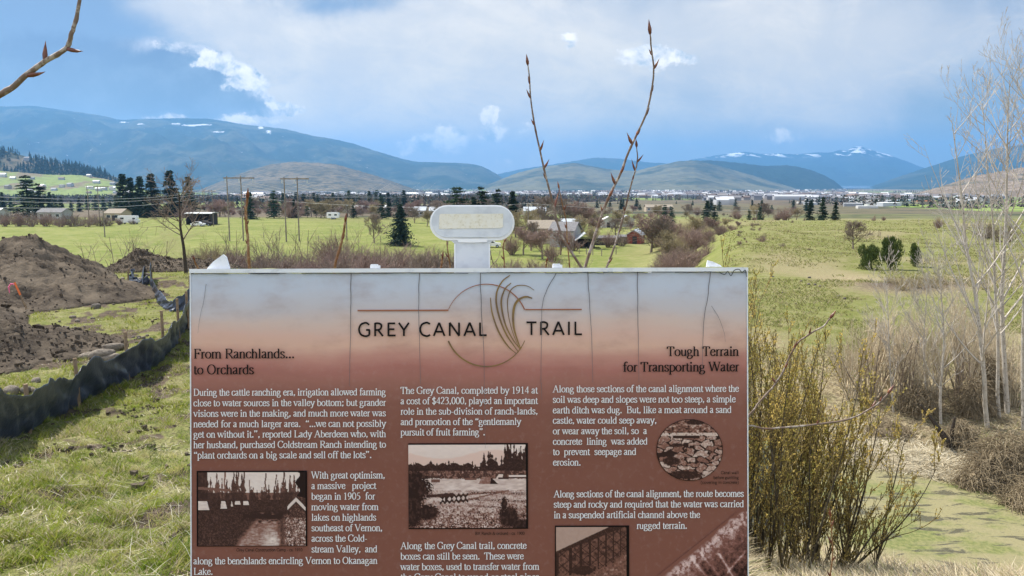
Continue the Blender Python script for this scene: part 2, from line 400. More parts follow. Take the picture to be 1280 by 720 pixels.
c = q.mix(q.m('MULTIPLY', wl, 1.0, clamp=True), grass, lushc)
c = q.mix(q.sstep(q.add(ws, q.mul(q.sub(n1, .5), .7)), .25, .75), c, strawc)
c = q.mix(q.sstep(q.add(we, q.mul(q.sub(n1, .5), .9)), .3, .75), c, earthc)
# far valley: patchwork of fields, woods and town lots
pv = q.vscale(pos, .0034, .0018, 0); patch = t.nodes.new('ShaderNodeTexVoronoi'); t.links.new(pv, patch.inputs['Vector']); patch.inputs['Scale'].default_value = 1.0
pr = q.sep(patch.outputs['Color'])
fc = q.mix(q.sstep(pr[0], .3, .7), (.13, .105, .075), (.16, .205, .06))
fc = q.mix(q.sstep(pr[1], .62, .66), fc, (.26, .215, .14))
fc = q.mix(q.sstep(pr[2], .70, .74), fc, (.215, .285, .07))
fc = q.mix(q.sstep(q.noise(pos, .012, 6, .7), .50, .60, 0, .85), fc, (.040, .050, .030))
fc = q.mix(q.sstep(q.noise(q.vscale(pos, 1, .45, 0), .055, 4, .7), .52, .62, 0, .6), fc, (.10, .085, .07))
c = q.mix(wf, c, fc)
t.links.new(c, b.inputs['Base Color'])
bn = t.nodes.new('ShaderNodeBump'); bn.inputs['Strength'].default_value = .9; bn.inputs['Distance'].default_value = .06
t.links.new(q.add(n1, q.mul(n4, .5)), bn.inputs['Height']); t.links.new(bn.outputs[0], b.inputs['Normal'])
gr = mesh_np('ground', Vg, [quads, fan], gm, smooth=True, colors=colw); tag(gr, kind='structure')

# lake far down the valley
lm = mat('lake_water', (.10, .16, .22), .18, .5, bump=(.02, .2, 1.0))
zl = EYE[2]-86
def at_l(px, Y): return [(px-640)/F*Y*1.012, Y, zl+1]
lv = [at_l(1005, 9300), at_l(1165, 9000), at_l(1235, 10000), at_l(1225, 15500), at_l(1075, 15500), at_l(985, 10500)]
lv = np.array(lv); lv2 = lv.copy(); lv2[:, 2] -= 30
lk = mesh_np('lake_water', np.concatenate([lv, lv2]), [np.array([[0, 1, 2, 3, 4, 5]]), np.array([[k, k+6, (k+1) % 6+6, (k+1) % 6] for k in range(6)])], lm); tag(lk, kind='structure')

# gully pond with green algae
pm = bpy.data.materials.new('algae_water'); pm.use_nodes = True; t = pm.node_tree; q = G(t); b = t.nodes['Principled BSDF']
tcn = t.nodes.new('ShaderNodeTexCoord'); vec = tcn.outputs['Object']
n1 = q.noise(q.vscale(vec, .8, 2.2, 1), 1.1, 7, .66, .5); n2 = q.noise(vec, 9.0, 6, .7); n3 = q.noise(q.vscale(vec, 1, 1.6, 1), .5, 4, .6)
c = q.mix(q.sstep(n2, .36, .62), (.105, .130, .030), (.205, .205, .070))
c = q.mix(q.sstep(n3, .40, .56, 0, .8), c, (.26, .225, .12))
wet = q.sstep(n1, .52, .585)
c = q.mix(q.mul(wet, .85), c, (.085, .080, .055)); c = q.mix(q.sstep(q.noise(vec, 26.0, 4, .6), .60, .70, 0, .7), c, (.06, .06, .03))
t.links.new(c, b.inputs['Base Color']); t.links.new(q.lmap(wet, 0, 1, .85, .18), b.inputs['Roughness'])
bn = t.nodes.new('ShaderNodeBump'); bn.inputs['Strength'].default_value = .8; bn.inputs['Distance'].default_value = .03
t.links.new(n2, bn.inputs['Height']); t.links.new(bn.outputs[0], b.inputs['Normal'])
PZ = EYE[2]-7.93
pd = mesh_np('pond', [(5.5, 13.2, PZ), (26, 11, PZ), (26, 22, PZ), (5.5, 24, PZ)], np.array([[0, 1, 2, 3]]), pm); tag(pd, kind='structure')

# ------------------------------------------------------------ hills: ridge lines at their own distance, with real depth and spurs
def hill_mat(name, wood, open_, lo, hi, sc, snow=None, extra=None, patches=None):
    m = bpy.data.materials.new(name); m.use_nodes = True; t = m.node_tree; q = G(t); b = t.nodes['Principled BSDF']
    b.inputs['Roughness'].default_value = 1.0; b.inputs['Specular IOR Level'].default_value = .05
    geo = t.nodes.new('ShaderNodeNewGeometry'); pos = geo.outputs['Position']
    nn = q.noise(q.vscale(pos, 1, .6, 1.6), sc, 7, .62)
    c = q.mix(q.sstep(nn, lo, hi), wood, open_)
    c = q.mix(q.sstep(q.noise(pos, sc*9, 4, .7), .45, .62, 0, .5), c, tuple(.55*k for k in wood))
    if extra: c = q.mix(q.sstep(q.noise(q.vscale(pos, 1, 1, 3), sc*3, 5, .6), .5, .58, 0, .8), c, extra)
    if snow:
        zz = q.sep(pos)[2]
        s_ = q.mul(q.sstep(zz, snow[0], snow[1]), q.sstep(q.noise(q.vscale(pos, 1, .5, 2.4), snow[2], 5, .6), snow[3], snow[3]+.05))
        c = q.mix(s_, c, (.80, .83, .88))
    if patches:
        D, lst = patches; acc = None; sx_, sy_, sz_ = q.sep(pos); ux = q.div(sx_, q.m('MAXIMUM', sy_, 100.0)); vz = q.div(sz_, q.m('MAXIMUM', sy_, 100.0))
        for (px, py, wx, wy) in lst:
            a = q.mul(q.sub(ux, (px-640)/F*1.012), F/wx); b2 = q.mul(q.sub(vz, (226-py)/F*1.012), F/wy)
            e = q.m('EXPONENT', q.mul(q.add(q.mul(a, a), q.mul(b2, b2)), -1.0)); acc = e if acc is None else q.add(acc, e)
        s_ = q.sstep(q.add(acc, q.mul(q.sub(q.noise(q.vscale(pos, 1, .4, 2.5), .016, 6, .75), .5), 3.4)), .50, .72)
        c = q.mix(s_, c, (.62, .64, .68))
    t.links.new(c, b.inputs['Base Color'])
    return m
o_pts = {}
def hill(name, D, pts, material, depth=None, base=None, seed=1, rough=.12, nx=260, nt=60, back=.8):
    px = np.array([p[0] for p in pts], float); py = np.array([p[1] for p in pts], float)
    X = np.linspace(px[0], px[-1], nx)
    k = np.hanning(7); k /= k.sum()
    yy = np.interp(X, px, py); yy = np.convolve(np.pad(yy, 3, mode='edge'), k, 'valid')
    depth = depth or D*.28; fl = EYE[2]-np.interp(D, LP[:, 0], LP[:, 1])-14 if base is None else base
    us = (X-640)/F*1.012; hgt = EYE[2]+(226-yy)/F*D*1.012
    ts = np.concatenate([np.linspace(-1, 0, nt), np.linspace(0, 1, nt//3)[1:]])
    T, UU = np.meshgrid(ts, us, indexing='ij'); HH = np.broadcast_to(hgt, T.shape)
    dist = D+np.where(T < 0, T*depth, T*depth*back)
    # spurs: fold the ridge distance and the slope with noise that vanishes at the crest
    xw = UU*D
    prof = np.where(T < 0, (1+T), (1-T)); 
    sp = fbm(xw/(depth*.22)+dist/(depth*.9), dist/(depth*.5), seed, 5, .55)
    pz = np.clip(prof**1.0+sp*rough*4*prof*(1-prof)*2.2, -.05, 1.05)
    pz = np.where(np.abs(T) < 1e-9, 1.0, np.minimum(pz, 1.0-.25*np.abs(T)))
    tree = fbm(xw/(D*.004), dist/(D*.004), seed+9, 3)*D*.0011*sst(prof, .02, .2)
    Z = fl+(np.maximum(HH-fl, 0))*pz+tree
    P = np.stack([UU*dist, dist, Z], -1); n0, n1_ = T.shape
    i = np.arange(n0-1)[:, None]*n1_; j = np.arange(n1_-1)[None]
    f = np.stack([i+j, i+j+1, i+n1_+j+1, i+n1_+j], -1).reshape(-1, 4)
    o = mesh_np(name, P.reshape(-1, 3), f, material, smooth=True); tag(o, kind='structure'); o_pts[name] = (P, T); return o

WOOD, OPEN_ = (.028, .048, .026), (.105, .105, .055)
hm_big = hill_mat('wooded_mountain', WOOD, (.085, .095, .055), .46, .60, .0018, patches=(11000, [(170, 155.5, 7, .9), (190, 157.5, 6, .8), (233, 157.5, 8, .9), (250, 159.5, 9, 1.2), (265, 158.5, 9, 1.1), (282, 167, 9, 1.0), (335, 162, 4, 2), (345, 167, 4, 2), (1062, 186, 3, 2)]))
hm_right = hill_mat('wooded_mountain_right', WOOD, (.07, .08, .045), .50, .66, .0011)
hill('mountain_slope', 11000, [(-420, 150), (-200, 128), (-60, 134), (0, 135), (30, 137), (60, 136), (95, 141), (140, 147), (165, 153), (190, 152), (225, 151), (270, 151), (290, 154), (312, 158), (330, 160), (360, 163), (400, 172), (430, 177), (450, 182), (480, 192), (520, 203), (560, 204), (585, 205), (603, 208), (620, 217), (640, 229), (680, 238)], hm_big, depth=4200, seed=4, rough=.36)
hill('mountain_foothill', 8300, [(60, 243), (120, 229), (170, 216), (190, 211), (240, 202), (290, 197), (340, 199), (390, 206), (430, 212), (470, 224), (520, 240)], hill_mat('foothill_woods', WOOD, (.075, .082, .045), .47, .6, .0022), depth=1900, seed=14, rough=.2)
hill('grass_hill', 4700, [(235, 246), (285, 226), (320, 213), (345, 206), (372, 203), (400, 204), (425, 206), (450, 213), (480, 222), (520, 236), (560, 247)], hill_mat('dry_grass_hill', (.115, .105, .070), (.185, .155, .105), .40, .62, .006, extra=(.05, .055, .04)), depth=1500, seed=24)
hill('mountain_backdrop', 15000, [(560, 232), (610, 221), (650, 212), (690, 206), (740, 198), (770, 199), (800, 203), (840, 206), (870, 202), (905, 206), (950, 214), (1010, 230)], hill_mat('far_woods', WOOD, (.07, .075, .05), .45, .62, .001), depth=3500, seed=34)
hill('valley_hill', 7400, [(570, 244), (600, 235), (625, 225), (645, 217), (668, 211), (700, 206), (716, 204), (740, 209), (765, 213), (790, 214), (820, 207), (845, 202), (865, 201), (885, 206), (915, 214), (950, 224), (990, 236), (1020, 246)], hill_mat('valley_hill_grass', (.150, .145, .085), (.045, .060, .036), .49, .57, .0016, extra=(.10, .10, .065)), depth=2500, seed=44, rough=.16)
hill('wooded_ridge', 8600, [(800, 236), (840, 210), (862, 203), (880, 201), (905, 203), (930, 206), (952, 208), (975, 207), (990, 209), (1005, 213), (1022, 219), (1036, 227), (1048, 237)], hill_mat('ridge_woods', (.022, .040, .024), (.04, .055, .03), .5, .7, .002), depth=1500, seed=54, rough=.2)
hill('snow_mountain', 18500, [(800, 232), (830, 212), (860, 200), (885, 196), (905, 193), (925, 191), (945, 194), (965, 193), (985, 194), (1005, 192), (1025, 192), (1040, 189), (1050, 189), (1056, 185), (1064, 184), (1072, 187), (1085, 191), (1100, 195), (1120, 202), (1145, 211), (1175, 221), (1210, 232)], hill_mat('snow_woods', WOOD, (.05, .06, .045), .5, .65, .0009, snow=(490, 600, .0030, .53)), depth=4500, seed=64, rough=.2)
hill('mountain_right', 10800, [(1050, 242), (1080, 233), (1110, 222), (1140, 212), (1165, 204), (1190, 196), (1220, 189), (1250, 184), (1285, 180), (1350, 172), (1500, 150), (1700, 140)], hm_right, depth=3000, seed=74, rough=.22)
hill('rocky_hill', 2700, [(1030, 268), (1060, 259), (1085, 254), (1110, 247), (1140, 240), (1165, 233), (1190, 225), (1210, 219), (1240, 214), (1285, 206), (1360, 192), (1500, 180)], hill_mat('rocky_slope', (.19, .145, .10), (.085, .085, .055), .50, .62, .012, extra=(.28, .22, .16)), depth=900, seed=84, rough=.2)
hill('forest_hill', 2500, [(-260, 168), (-120, 178), (-40, 184), (0, 187), (25, 190), (45, 196), (75, 203), (105, 209), (130, 214), (150, 220), (166, 226), (190, 236), (220, 247)], hill_mat('forest_floor', (.045, .055, .032), (.17, .14, .095), .44, .60, .008), depth=520, seed=94, rough=.12)
hill('pasture_hill', 2050, [(-200, 205), (-60, 209), (0, 213), (40, 216), (80, 219), (110, 219), (140, 223), (165, 230), (200, 240), (240, 250)], hill_mat('pasture', (.21, .26, .09), (.20, .16, .11), .50, .56, .008), depth=500, seed=104, rough=.08)

# ------------------------------------------------------------ air
hz = bpy.data.materials.new('haze'); hz.use_nodes = True; t = hz.node_tree; t.nodes.clear()
ho = t.nodes.new('ShaderNodeOutputMaterial'); pv_ = t.nodes.new('ShaderNodeVolumePrincipled')
pv_.inputs['Color'].default_value = (.20, .51, 1.0, 1); pv_.inputs['Density'].default_value = 7.6e-5; pv_.inputs['Anisotropy'].default_value = 0.2
t.links.new(pv_.outputs[0], ho.inputs['Volume'])
hb = MB(); hb.box((0, 0, 450), (49600, 49600, 1400)); ho_ = hb.build('haze', hz); tag(ho_, kind='stuff')

# ------------------------------------------------------------ lettering: stroke fonts drawn as pen strokes (serif: broad nib; plain: even line)
GL = {  # adv | strokes: L poly, C curve, O ellipse, S serif foot, D dot
'a': (.44, "C .07,.36 .12,.43 .2,.45 .28,.43 .31,.34 .31,.08 .34,.02 .42,.03;C .31,.27 .2,.23 .09,.17 .06,.09 .11,.02 .19,.01 .31,.09"),
'b': (.5, "L .1,.66 .1,.02;C .1,.34 .18,.43 .28,.44 .4,.36 .45,.22 .4,.07 .28,.0 .18,.0 .1,.06;L .02,.65 .1,.665"),
'c': (.44, "C .39,.34 .34,.43 .25,.45 .11,.39 .06,.22 .11,.06 .25,.0 .35,.04 .41,.12"),
'd': (.5, "L .39,.66 .39,.0 .47,.02;C .39,.36 .31,.44 .22,.44 .1,.36 .05,.22 .1,.07 .2,.0 .31,.01 .39,.08;L .31,.65 .39,.665"),
'e': (.44, "L .07,.26 .38,.26;C .38,.26 .37,.37 .31,.44 .23,.45 .11,.38 .06,.22 .11,.06 .23,.0 .34,.04 .41,.13"),
'f': (.33, "C .36,.61 .32,.67 .25,.67 .18,.61 .16,.5 .16,.3 .16,.0;L .03,.43 .31,.43;S .16,0"),
'g': (.5, "O .21,.31,.145,.135;C .14,.19 .09,.13 .14,.07 .3,.05 .42,.0 .41,-.1 .33,-.18 .2,-.2 .08,-.17 .05,-.1 .09,-.02 .15,.05;L .32,.4 .47,.41"),
'h': (.5, "L .1,.66 .1,.0;C .1,.33 .18,.42 .28,.44 .36,.39 .385,.3 .385,.1 .385,.0;S .1,0;S .385,0;L .02,.65 .1,.665"),
'i': (.28, "L .14,.44 .14,.0;S .14,0;L .05,.43 .14,.445;D .14,.6"),
'j': (.28, "C .15,.44 .15,.2 .15,.0 .13,-.14 .06,-.2 -.02,-.17;L .06,.43 .15,.445;D .14,.6"),
'k': (.5, "L .1,.66 .1,.0;L .1,.18 .37,.43;L .2,.27 .42,.0;S .1,0;S .42,0;S .37,.435"),
'l': (.28, "L .14,.66 .14,.0;S .14,0;L .05,.65 .14,.665"),
'm': (.78, "L .1,.44 .1,.0;C .1,.33 .18,.42 .27,.44 .35,.39 .375,.3 .375,.1 .375,.0;C .375,.33 .46,.42 .55,.44 .64,.39 .665,.3 .665,.1 .665,.0;S .1,0;S .375,0;S .665,0;L .02,.43 .1,.445"),
'n': (.5, "L .1,.44 .1,.0;C .1,.33 .18,.42 .28,.44 .36,.39 .385,.3 .385,.1 .385,.0;S .1,0;S .385,0;L .02,.43 .1,.445"),
'o': (.5, "O .25,.22,.195,.22"),
'p': (.5, "L .1,.44 .1,-.21;C .1,.36 .18,.44 .28,.44 .4,.36 .45,.22 .4,.07 .28,.0 .18,.0 .1,.06;S .1,-.21;L .02,.43 .1,.445"),
'q': (.5, "L .39,.44 .39,-.21;C .39,.36 .31,.44 .22,.44 .1,.36 .05,.22 .1,.07 .2,.0 .31,.01 .39,.08;S .39,-.21"),
'r': (.33, "L .12,.44 .12,.0;C .12,.3 .18,.4 .25,.44 .33,.41;S .12,0;L .03,.43 .12,.445"),
's': (.39, "C .32,.35 .28,.43 .19,.45 .1,.42 .07,.34 .13,.27 .27,.19 .33,.11 .29,.03 .19,.0 .1,.02 .05,.11"),
't': (.28, "C .12,.57 .12,.3 .12,.08 .16,.01 .22,.0 .28,.05;L .02,.43 .27,.43"),
'u': (.5, "C .1,.44 .1,.25 .11,.09 .17,.01 .25,.01 .33,.05 .385,.12;L .385,.44 .385,.0 .47,.01;L .02,.435 .1,.44;L .31,.435 .385,.44"),
'v': (.5, "L .06,.44 .25,.0;L .44,.44 .25,.0;S .07,.44;S .43,.44"),
'w': (.72, "L .05,.44 .21,.0;L .37,.44 .21,.0;L .35,.44 .52,.0;L .68,.44 .52,.0;S .06,.44;S .36,.44;S .67,.44"),
'x': (.5, "L .08,.44 .42,.0;L .41,.44 .08,.0;S .09,.44;S .4,.44;S .42,0;S .09,0"),
'y': (.5, "L .06,.44 .26,.0;C .45,.44 .34,.2 .24,-.06 .17,-.18 .09,-.2 .04,-.17;S .07,.44;S .44,.44"),
'z': (.44, "L .07,.42 .36,.42;L .36,.42 .06,.02;L .06,.02 .4,.02"),
'A': (.72, "L .36,.67 .1,.0;L .36,.67 .62,.0;L .2,.24 .52,.24;S .09,0;S .62,0"),
'B': (.66, "L .15,.655 .15,.005;C .05,.65 .3,.65 .48,.62 .53,.5 .46,.38 .3,.345 .15,.345;C .3,.345 .5,.32 .58,.18 .5,.04 .3,.01 .05,.01"),
'C': (.66, "C .6,.5 .55,.62 .37,.67 .15,.57 .07,.33 .15,.09 .37,.0 .52,.04 .62,.14;L .6,.5 .6,.65"),
'D': (.72, "L .15,.65 .15,.01;C .05,.65 .3,.65 .53,.59 .65,.33 .53,.07 .3,.01 .05,.01"),
'E': (.61, "L .15,.655 .15,.005;L .05,.65 .54,.65;L .15,.345 .42,.345;L .05,.01 .57,.01;L .54,.65 .55,.52;L .57,.01 .59,.15"),
'F': (.56, "L .15,.66 .15,.0;L .05,.65 .52,.65;L .15,.345 .41,.345;L .52,.65 .53,.51;L .41,.42 .41,.27;S .15,0"),
'G': (.72, "C .62,.5 .55,.62 .38,.67 .15,.57 .07,.33 .15,.09 .38,.0 .52,.02 .62,.08;L .62,.08 .62,.28;L .5,.28 .7,.28;L .61,.5 .61,.65"),
'I': (.33, "L .165,.66 .165,.0;S .165,0;S .165,.66"),
'L': (.61, "L .16,.66 .16,.01;L .06,.01 .55,.01;L .55,.01 .59,.17;S .16,.655"),
'N': (.72, "L .13,.66 .13,.0;L .12,.66 .59,.0;L .59,.66 .59,.0;S .13,0;S .1,.655;S .59,.655"),
'O': (.72, "O .36,.33,.29,.335"),
'R': (.67, "L .15,.655 .15,.0;C .05,.65 .3,.65 .48,.62 .54,.49 .46,.36 .3,.32 .15,.32;L .32,.32 .6,.0;S .15,0;S .61,0"),
'T': (.61, "L .305,.65 .305,.0;L .05,.65 .56,.65;L .05,.65 .04,.5;L .56,.65 .57,.5;S .305,0"),
'V': (.72, "L .09,.66 .37,.0;L .64,.66 .37,.0;S .1,.655;S .64,.655"),
'W': (.94, "L .07,.66 .28,.0;L .48,.66 .28,.0;L .46,.66 .68,.0;L .88,.66 .68,.0;S .08,.655;S .46,.655;S .87,.655"),
'X': (.72, "L .09,.66 .63,.0;L .62,.66 .09,.0;S .1,.655;S .61,.655;S .62,0;S .1,0"),
'0': (.5, "O .25,.33,.19,.335"), '1': (.5, "C .12,.57 .26,.66;L .26,.66 .26,.0;S .26,0"),
'2': (.5, "C .07,.52 .13,.64 .24,.67 .37,.61 .39,.48 .3,.3 .05,.02;L .05,.03 .43,.03"),
'3': (.5, "C .07,.56 .14,.65 .24,.67 .36,.6 .36,.48 .2,.36;C .2,.36 .36,.32 .41,.18 .33,.04 .17,.0 .05,.03"),
'4': (.5, "L .34,.67 .34,.0;L .34,.66 .04,.19;L .04,.17 .47,.17"), '5': (.5, "L .41,.65 .18,.65;L .18,.65 .1,.39;C .1,.38 .28,.37 .4,.26 .38,.1 .24,.0 .06,.02"),
'9': (.5, "O .24,.45,.17,.21;C .41,.46 .41,.3 .32,.1 .07,.0"),
'.': (.25, "D .12,.045"), ',': (.25, "D .13,.05;L .14,.04 .09,-.1"), ';': (.28, "D .14,.4;D .14,.05;L .15,.04 .1,-.1"),
'“': (.44, "D .13,.52;L .11,.53 .17,.66;D .33,.52;L .31,.53 .37,.66"), '”': (.44, "D .11,.62;L .13,.6 .07,.48;D .31,.62;L .33,.6 .27,.48"),
'-': (.33, "L .05,.21 .28,.21"), '(': (.33, "C .28,.68 .12,.5 .08,.24 .12,-.02 .28,-.18"), ')': (.33, "C .05,.68 .21,.5 .25,.24 .21,-.02 .05,-.18"),
'$': (.5, "C .4,.5 .33,.6 .22,.6 .1,.52 .12,.42 .25,.34 .4,.24 .4,.1 .26,.02 .14,.04 .07,.16;L .25,.72 .25,-.09"),
'&': (.78, "C .72,.42 .6,.2 .38,.02 .18,.0 .08,.14 .16,.3 .38,.42 .46,.56 .36,.66 .26,.58 .32,.4 .56,.1 .72,.02"),
' ': (.25, "")}
SANS = {  # title capitals, humanist sans
'G': (.70, "C .60,.56 .50,.64 .38,.66 .17,.57 .08,.33 .17,.09 .38,.0 .51,.02 .62,.07;L .61,.07 .61,.31;L .44,.31 .635,.31"),
'R': (.60, "L .12,.66 .12,.0;C .12,.63 .28,.64 .42,.58 .44,.47 .38,.35 .24,.31 .12,.31;L .27,.31 .52,.0"),
'E': (.54, "L .12,.66 .12,.0;L .12,.63 .47,.63;L .12,.34 .43,.34;L .12,.03 .49,.03"),
'Y': (.58, "L .03,.66 .29,.30;L .55,.66 .29,.30;L .29,.32 .29,.0"),
'C': (.64, "C .58,.59 .48,.65 .38,.66 .17,.57 .08,.33 .17,.09 .38,.0 .49,.01 .59,.06"),
'A': (.66, "L .33,.66 .05,.0;L .33,.66 .61,.0;L .15,.21 .51,.21"),
'N': (.74, "L .13,.0 .13,.66;L .13,.66 .61,.0;L .61,.0 .61,.66"),
'L': (.50, "L .12,.66 .12,.0;L .12,.03 .46,.03"), 'T': (.58, "L .29,.66 .29,.0;L .03,.63 .55,.63"), 'I': (.26, "L .13,.66 .13,.0"), ' ': (.30, "")}
def catmull(P, n=5):
    P = np.array(P, float)
    if len(P) == 2: return P
    Q = np.concatenate([[2*P[0]-P[1]], P, [2*P[-1]-P[-2]]]); o = []
    tt = np.linspace(0, 1, n, endpoint=False)[:, None]
    for i in range(1, len(Q)-2):
        p0, p1, p2, p3 = Q[i-1:i+3]
        o.append(.5*((2*p1)+(-p0+p2)*tt+(2*p0-5*p1+4*p2-p3)*tt**2+(-p0+3*p1-3*p2+p3)*tt**3))
    return np.concatenate(o+[P[-1:]])
def strokes(spec):
    for s in spec.split(';'):
        if not s: continue
        k, body = s[0], s[1:].split()
        if k in 'LC':
            P = [tuple(map(float, b.split(','))) for b in body]; yield 'P', (np.array(P, float) if k == 'L' else catmull(P))
        elif k == 'O':
            cx, cy_, rx, ry = map(float, body[0].split(',')); a = np.linspace(0, 2*math.pi, 21); yield 'P', np.stack([cx+rx*np.cos(a), cy_+ry*np.sin(a)], -1)
        elif k == 'S': yield 'S', tuple(map(float, body[0].split(',')))
        elif k == 'D': yield 'D', tuple(map(float, body[0].split(',')))
class Ink:
    """flat lettering in photo pixel units on the panel plane"""
    def __init__(s): s.v = []; s.f = []; s.n = 0; s.k = 0
    def ribbon(s, P, W):
        P = np.asarray(P, float); t = np.gradient(P, axis=0); t /= np.linalg.norm(t, axis=1)[:, None]+1e-9
        nrm = np.stack([-t[:, 1], t[:, 0]], -1); W = np.broadcast_to(W, (len(P),))[:, None]/2
        s.k += 1; dz = (s.k % 9)*.012
        A = np.concatenate([P+nrm*W, P-nrm*W]); n = len(P)
        s.v.append(np.concatenate([A, np.full((2*n, 1), dz)], 1)); i = np.arange(n-1)
        s.f.append(np.stack([i, i+1, n+i+1, n+i], -1)+s.n); s.n += 2*n
    def text(s, txt, x0, x1, base, em, font='serif', thick=.105, thin=.048, align='fit', track=0.0, justify=True):
        tab = SANS if font == 'sans' else GL
        adv = sum(tab[c][0]+track for c in txt)-track
        nsp = txt.count(' ')
        sx = 1.0; ex = 0.0; want = (x1-x0)/em
        if align == 'fit':
            if nsp and justify:
                sx = min(max(want/adv, .80), 1.06); ex = (want-adv*sx)/nsp
                if ex < -.1: ex = -.1; sx = (want-ex*nsp)/adv
            else: sx = want/adv
        x = x0
        for c in txt:
            a, spec = tab[c]
            for kind, d in strokes(spec):
                if kind == 'P':
                    P = np.stack([x+d[:, 0]*em*sx, -(base)+d[:, 1]*em], -1)
                    if font == 'serif':
                        tt = np.gradient(P, axis=0); an = np.abs(tt[:, 1])/(np.linalg.norm(tt, axis=1)+1e-9)
                        rising = (tt[:, 0]*tt[:, 1] > 0)&(np.abs(tt[:, 0]) > .25*np.abs(tt[:, 1]))&(len(d) == 2)
                        W = (thin+(thick-thin)*an**1.3)*np.where(rising, .6, 1.0)
                    else: W = np.full(len(P), thick)
                    if len(P) == 2 and font != 'serif': pass
                    s.ribbon(P, W*em)
                elif kind == 'S' and font == 'serif':
                    h = .095*em; s.ribbon([(x+d[0]*em*sx-h, -base+d[1]*em), (x+d[0]*em*sx+h, -base+d[1]*em)], thin*em)
                elif kind == 'D':
                    r = (.062 if font == 'serif' else .05)*em; s.ribbon([(x+d[0]*em*sx-r, -base+d[1]*em), (x+d[0]*em*sx+r, -base+d[1]*em)], 2*r)
            x += (a+track)*em*sx+(ex*em if c == ' ' else 0)
    def build(s, name, m, parent, off):
        v = np.concatenate(s.v)
        P = np.stack([(v[:, 0]-640)*K, -(off+v[:, 2])*1e-3, (v[:, 1]+360)*K], -1)
        return mesh_np(name, P, np.concatenate(s.f), m, parent)

# ------------------------------------------------------------ interpretive sign: local frame x right, y away, z up the panel
DS = 1.41; K = DS/F
c_, s_ = math.cos(PITCH), math.sin(PITCH)
sign = empty('info_sign', EYE+np.array([0, c_, -s_])*DS, 'large weathered brown interpretive sign headed GREY CANAL TRAIL with old photographs', 'sign')
sign.rotation_euler = (-PITCH, R(-.17), 0)
def sp(px, py, off=0.0): return np.array([(px-640)*K, -off, (360-py)*K])
X0, X1, Y0, Y1 = 237.3, 934.7, 335.0, 1180.0
def printed(name, ramp, rough=.33):
    """vertical print: colour stops by panel height"""
    m = bpy.data.materials.new(name); m.use_nodes = True; t = m.node_tree; q = G(t); b = t.nodes['Principled BSDF']
    b.inputs['Roughness'].default_value = rough; b.inputs['Specular IOR Level'].default_value = .10
    tcn = t.nodes.new('ShaderNodeTexCoord'); ox, oy, oz = q.sep(tcn.outputs['Object'])
    vec = tcn.outputs['Object']
    h = q.sub(360.0, q.div(oz, K))
    h = q.add(h, q.mul(q.sub(q.noise(q.vscale(vec, 1.2, 1, 5), 3.0, 5, .6), .5), 34.0))
    cr = t.nodes.new('ShaderNodeValToRGB'); e = cr.color_ramp.elements
    lo, hi = ramp[0][0], ramp[-1][0]
    while len(e) < len(ramp): e.new(.5)
    for k, (p, col) in enumerate(ramp): e[k].position = (p-lo)/(hi-lo); e[k].color = (*col, 1)
    t.links.new(q.lmap(h, lo, hi), cr.inputs[0])
    c = q.mix(q.sstep(q.noise(q.vscale(vec, 1, 1, 2), 9.0, 6, .6), .45, .75, 0, .30), cr.outputs[0], (.24, .115, .085))
    c = q.mix(q.sstep(q.noise(vec, 90.0, 4, .6), .5, .8, 0, .10), c, (.5, .42, .38))
    t.links.new(c, b.inputs['Base Color'])
    bn = t.nodes.new('ShaderNodeBump'); bn.inputs['Strength'].default_value = .06; bn.inputs['Distance'].default_value = .004
    t.links.new(q.noise(vec, 14.0, 3, .5), bn.inputs['Height']); t.links.new(bn.outputs[0], b.inputs['Normal'])
    return m
PAN = printed('printed_panel', [(340, (0.504, 0.560, 0.650)), (360, (0.515, 0.549, 0.633)), (385, (0.538, 0.498, 0.515)), (402, (0.616, 0.470, 0.414)), (418, (0.650, 0.420, 0.342)), (432, (.650, .405, .310)), (446, (0.504, 0.252, 0.202)), (460, (0.392, 0.162, 0.134)), (478, (.315, .138, .107)), (505, (.238, .100, .074)), (560, (0.208, 0.084, 0.060)), (720, (0.208, 0.084, 0.060))])
ALU = mat('white_painted_metal', (.74, .76, .79), .42, .4, noise=[(40, (.60, .62, .66), .5, .7)])
ALUG = mat('galvanised_grey', (.50, .53, .57), .5, .4, noise=[(25, (.60, .62, .65), .4, .7)], bump=(160, .15, .001))
BLACK = mat('black_ink', (.012, .010, .010), .5, .08); WHITE = mat('white_ink', (.74, .73, .73), .5, .3)
COPPER = mat('copper_ink', (.30, .115, .062), .45, .3); OLIVE = mat('olive_ink', (.235, .145, .042), .45, .3, noise=[(30, (.16, .10, .05), .4, .6)])
GRIT = mat('dark_grit', (.06, .065, .075), .9, .1); CRK = mat('crack_shadow', (.15, .14, .145), .9, .1)
pb = MB(); pb.box(sp((X0+X1)/2, (Y0+Y1)/2+1.5, -.008), ((X1-X0-2.6)*K, .014, (Y1-Y0-9)*K)); pb.build('panel', PAN, sign)
fb = MB(); cx_ = (X0+X1)/2
fb.box(sp(cx_, Y0+2.6, -.010), ((X1-X0)*K, .026, 5.0*K)); fb.box(sp(X0+.65, (Y0+Y1)/2, -.008), (1.3*K, .018, (Y1-Y0-9)*K)); fb.box(sp(X1-.65, (Y0+Y1)/2, -.008), (1.3*K, .018, (Y1-Y0-9)*K)); fb.box(sp(cx_, Y1-3, -.010), ((X1-X0)*K, .026, 5.0*K))
fb.build('frame', ALU, sign)
for px_ in (330, 840):
    pp = MB(); pp.box(sp(px_, 900, -.055), (.065, .065, 1120*K)); pp.build('post', ALUG, sign)
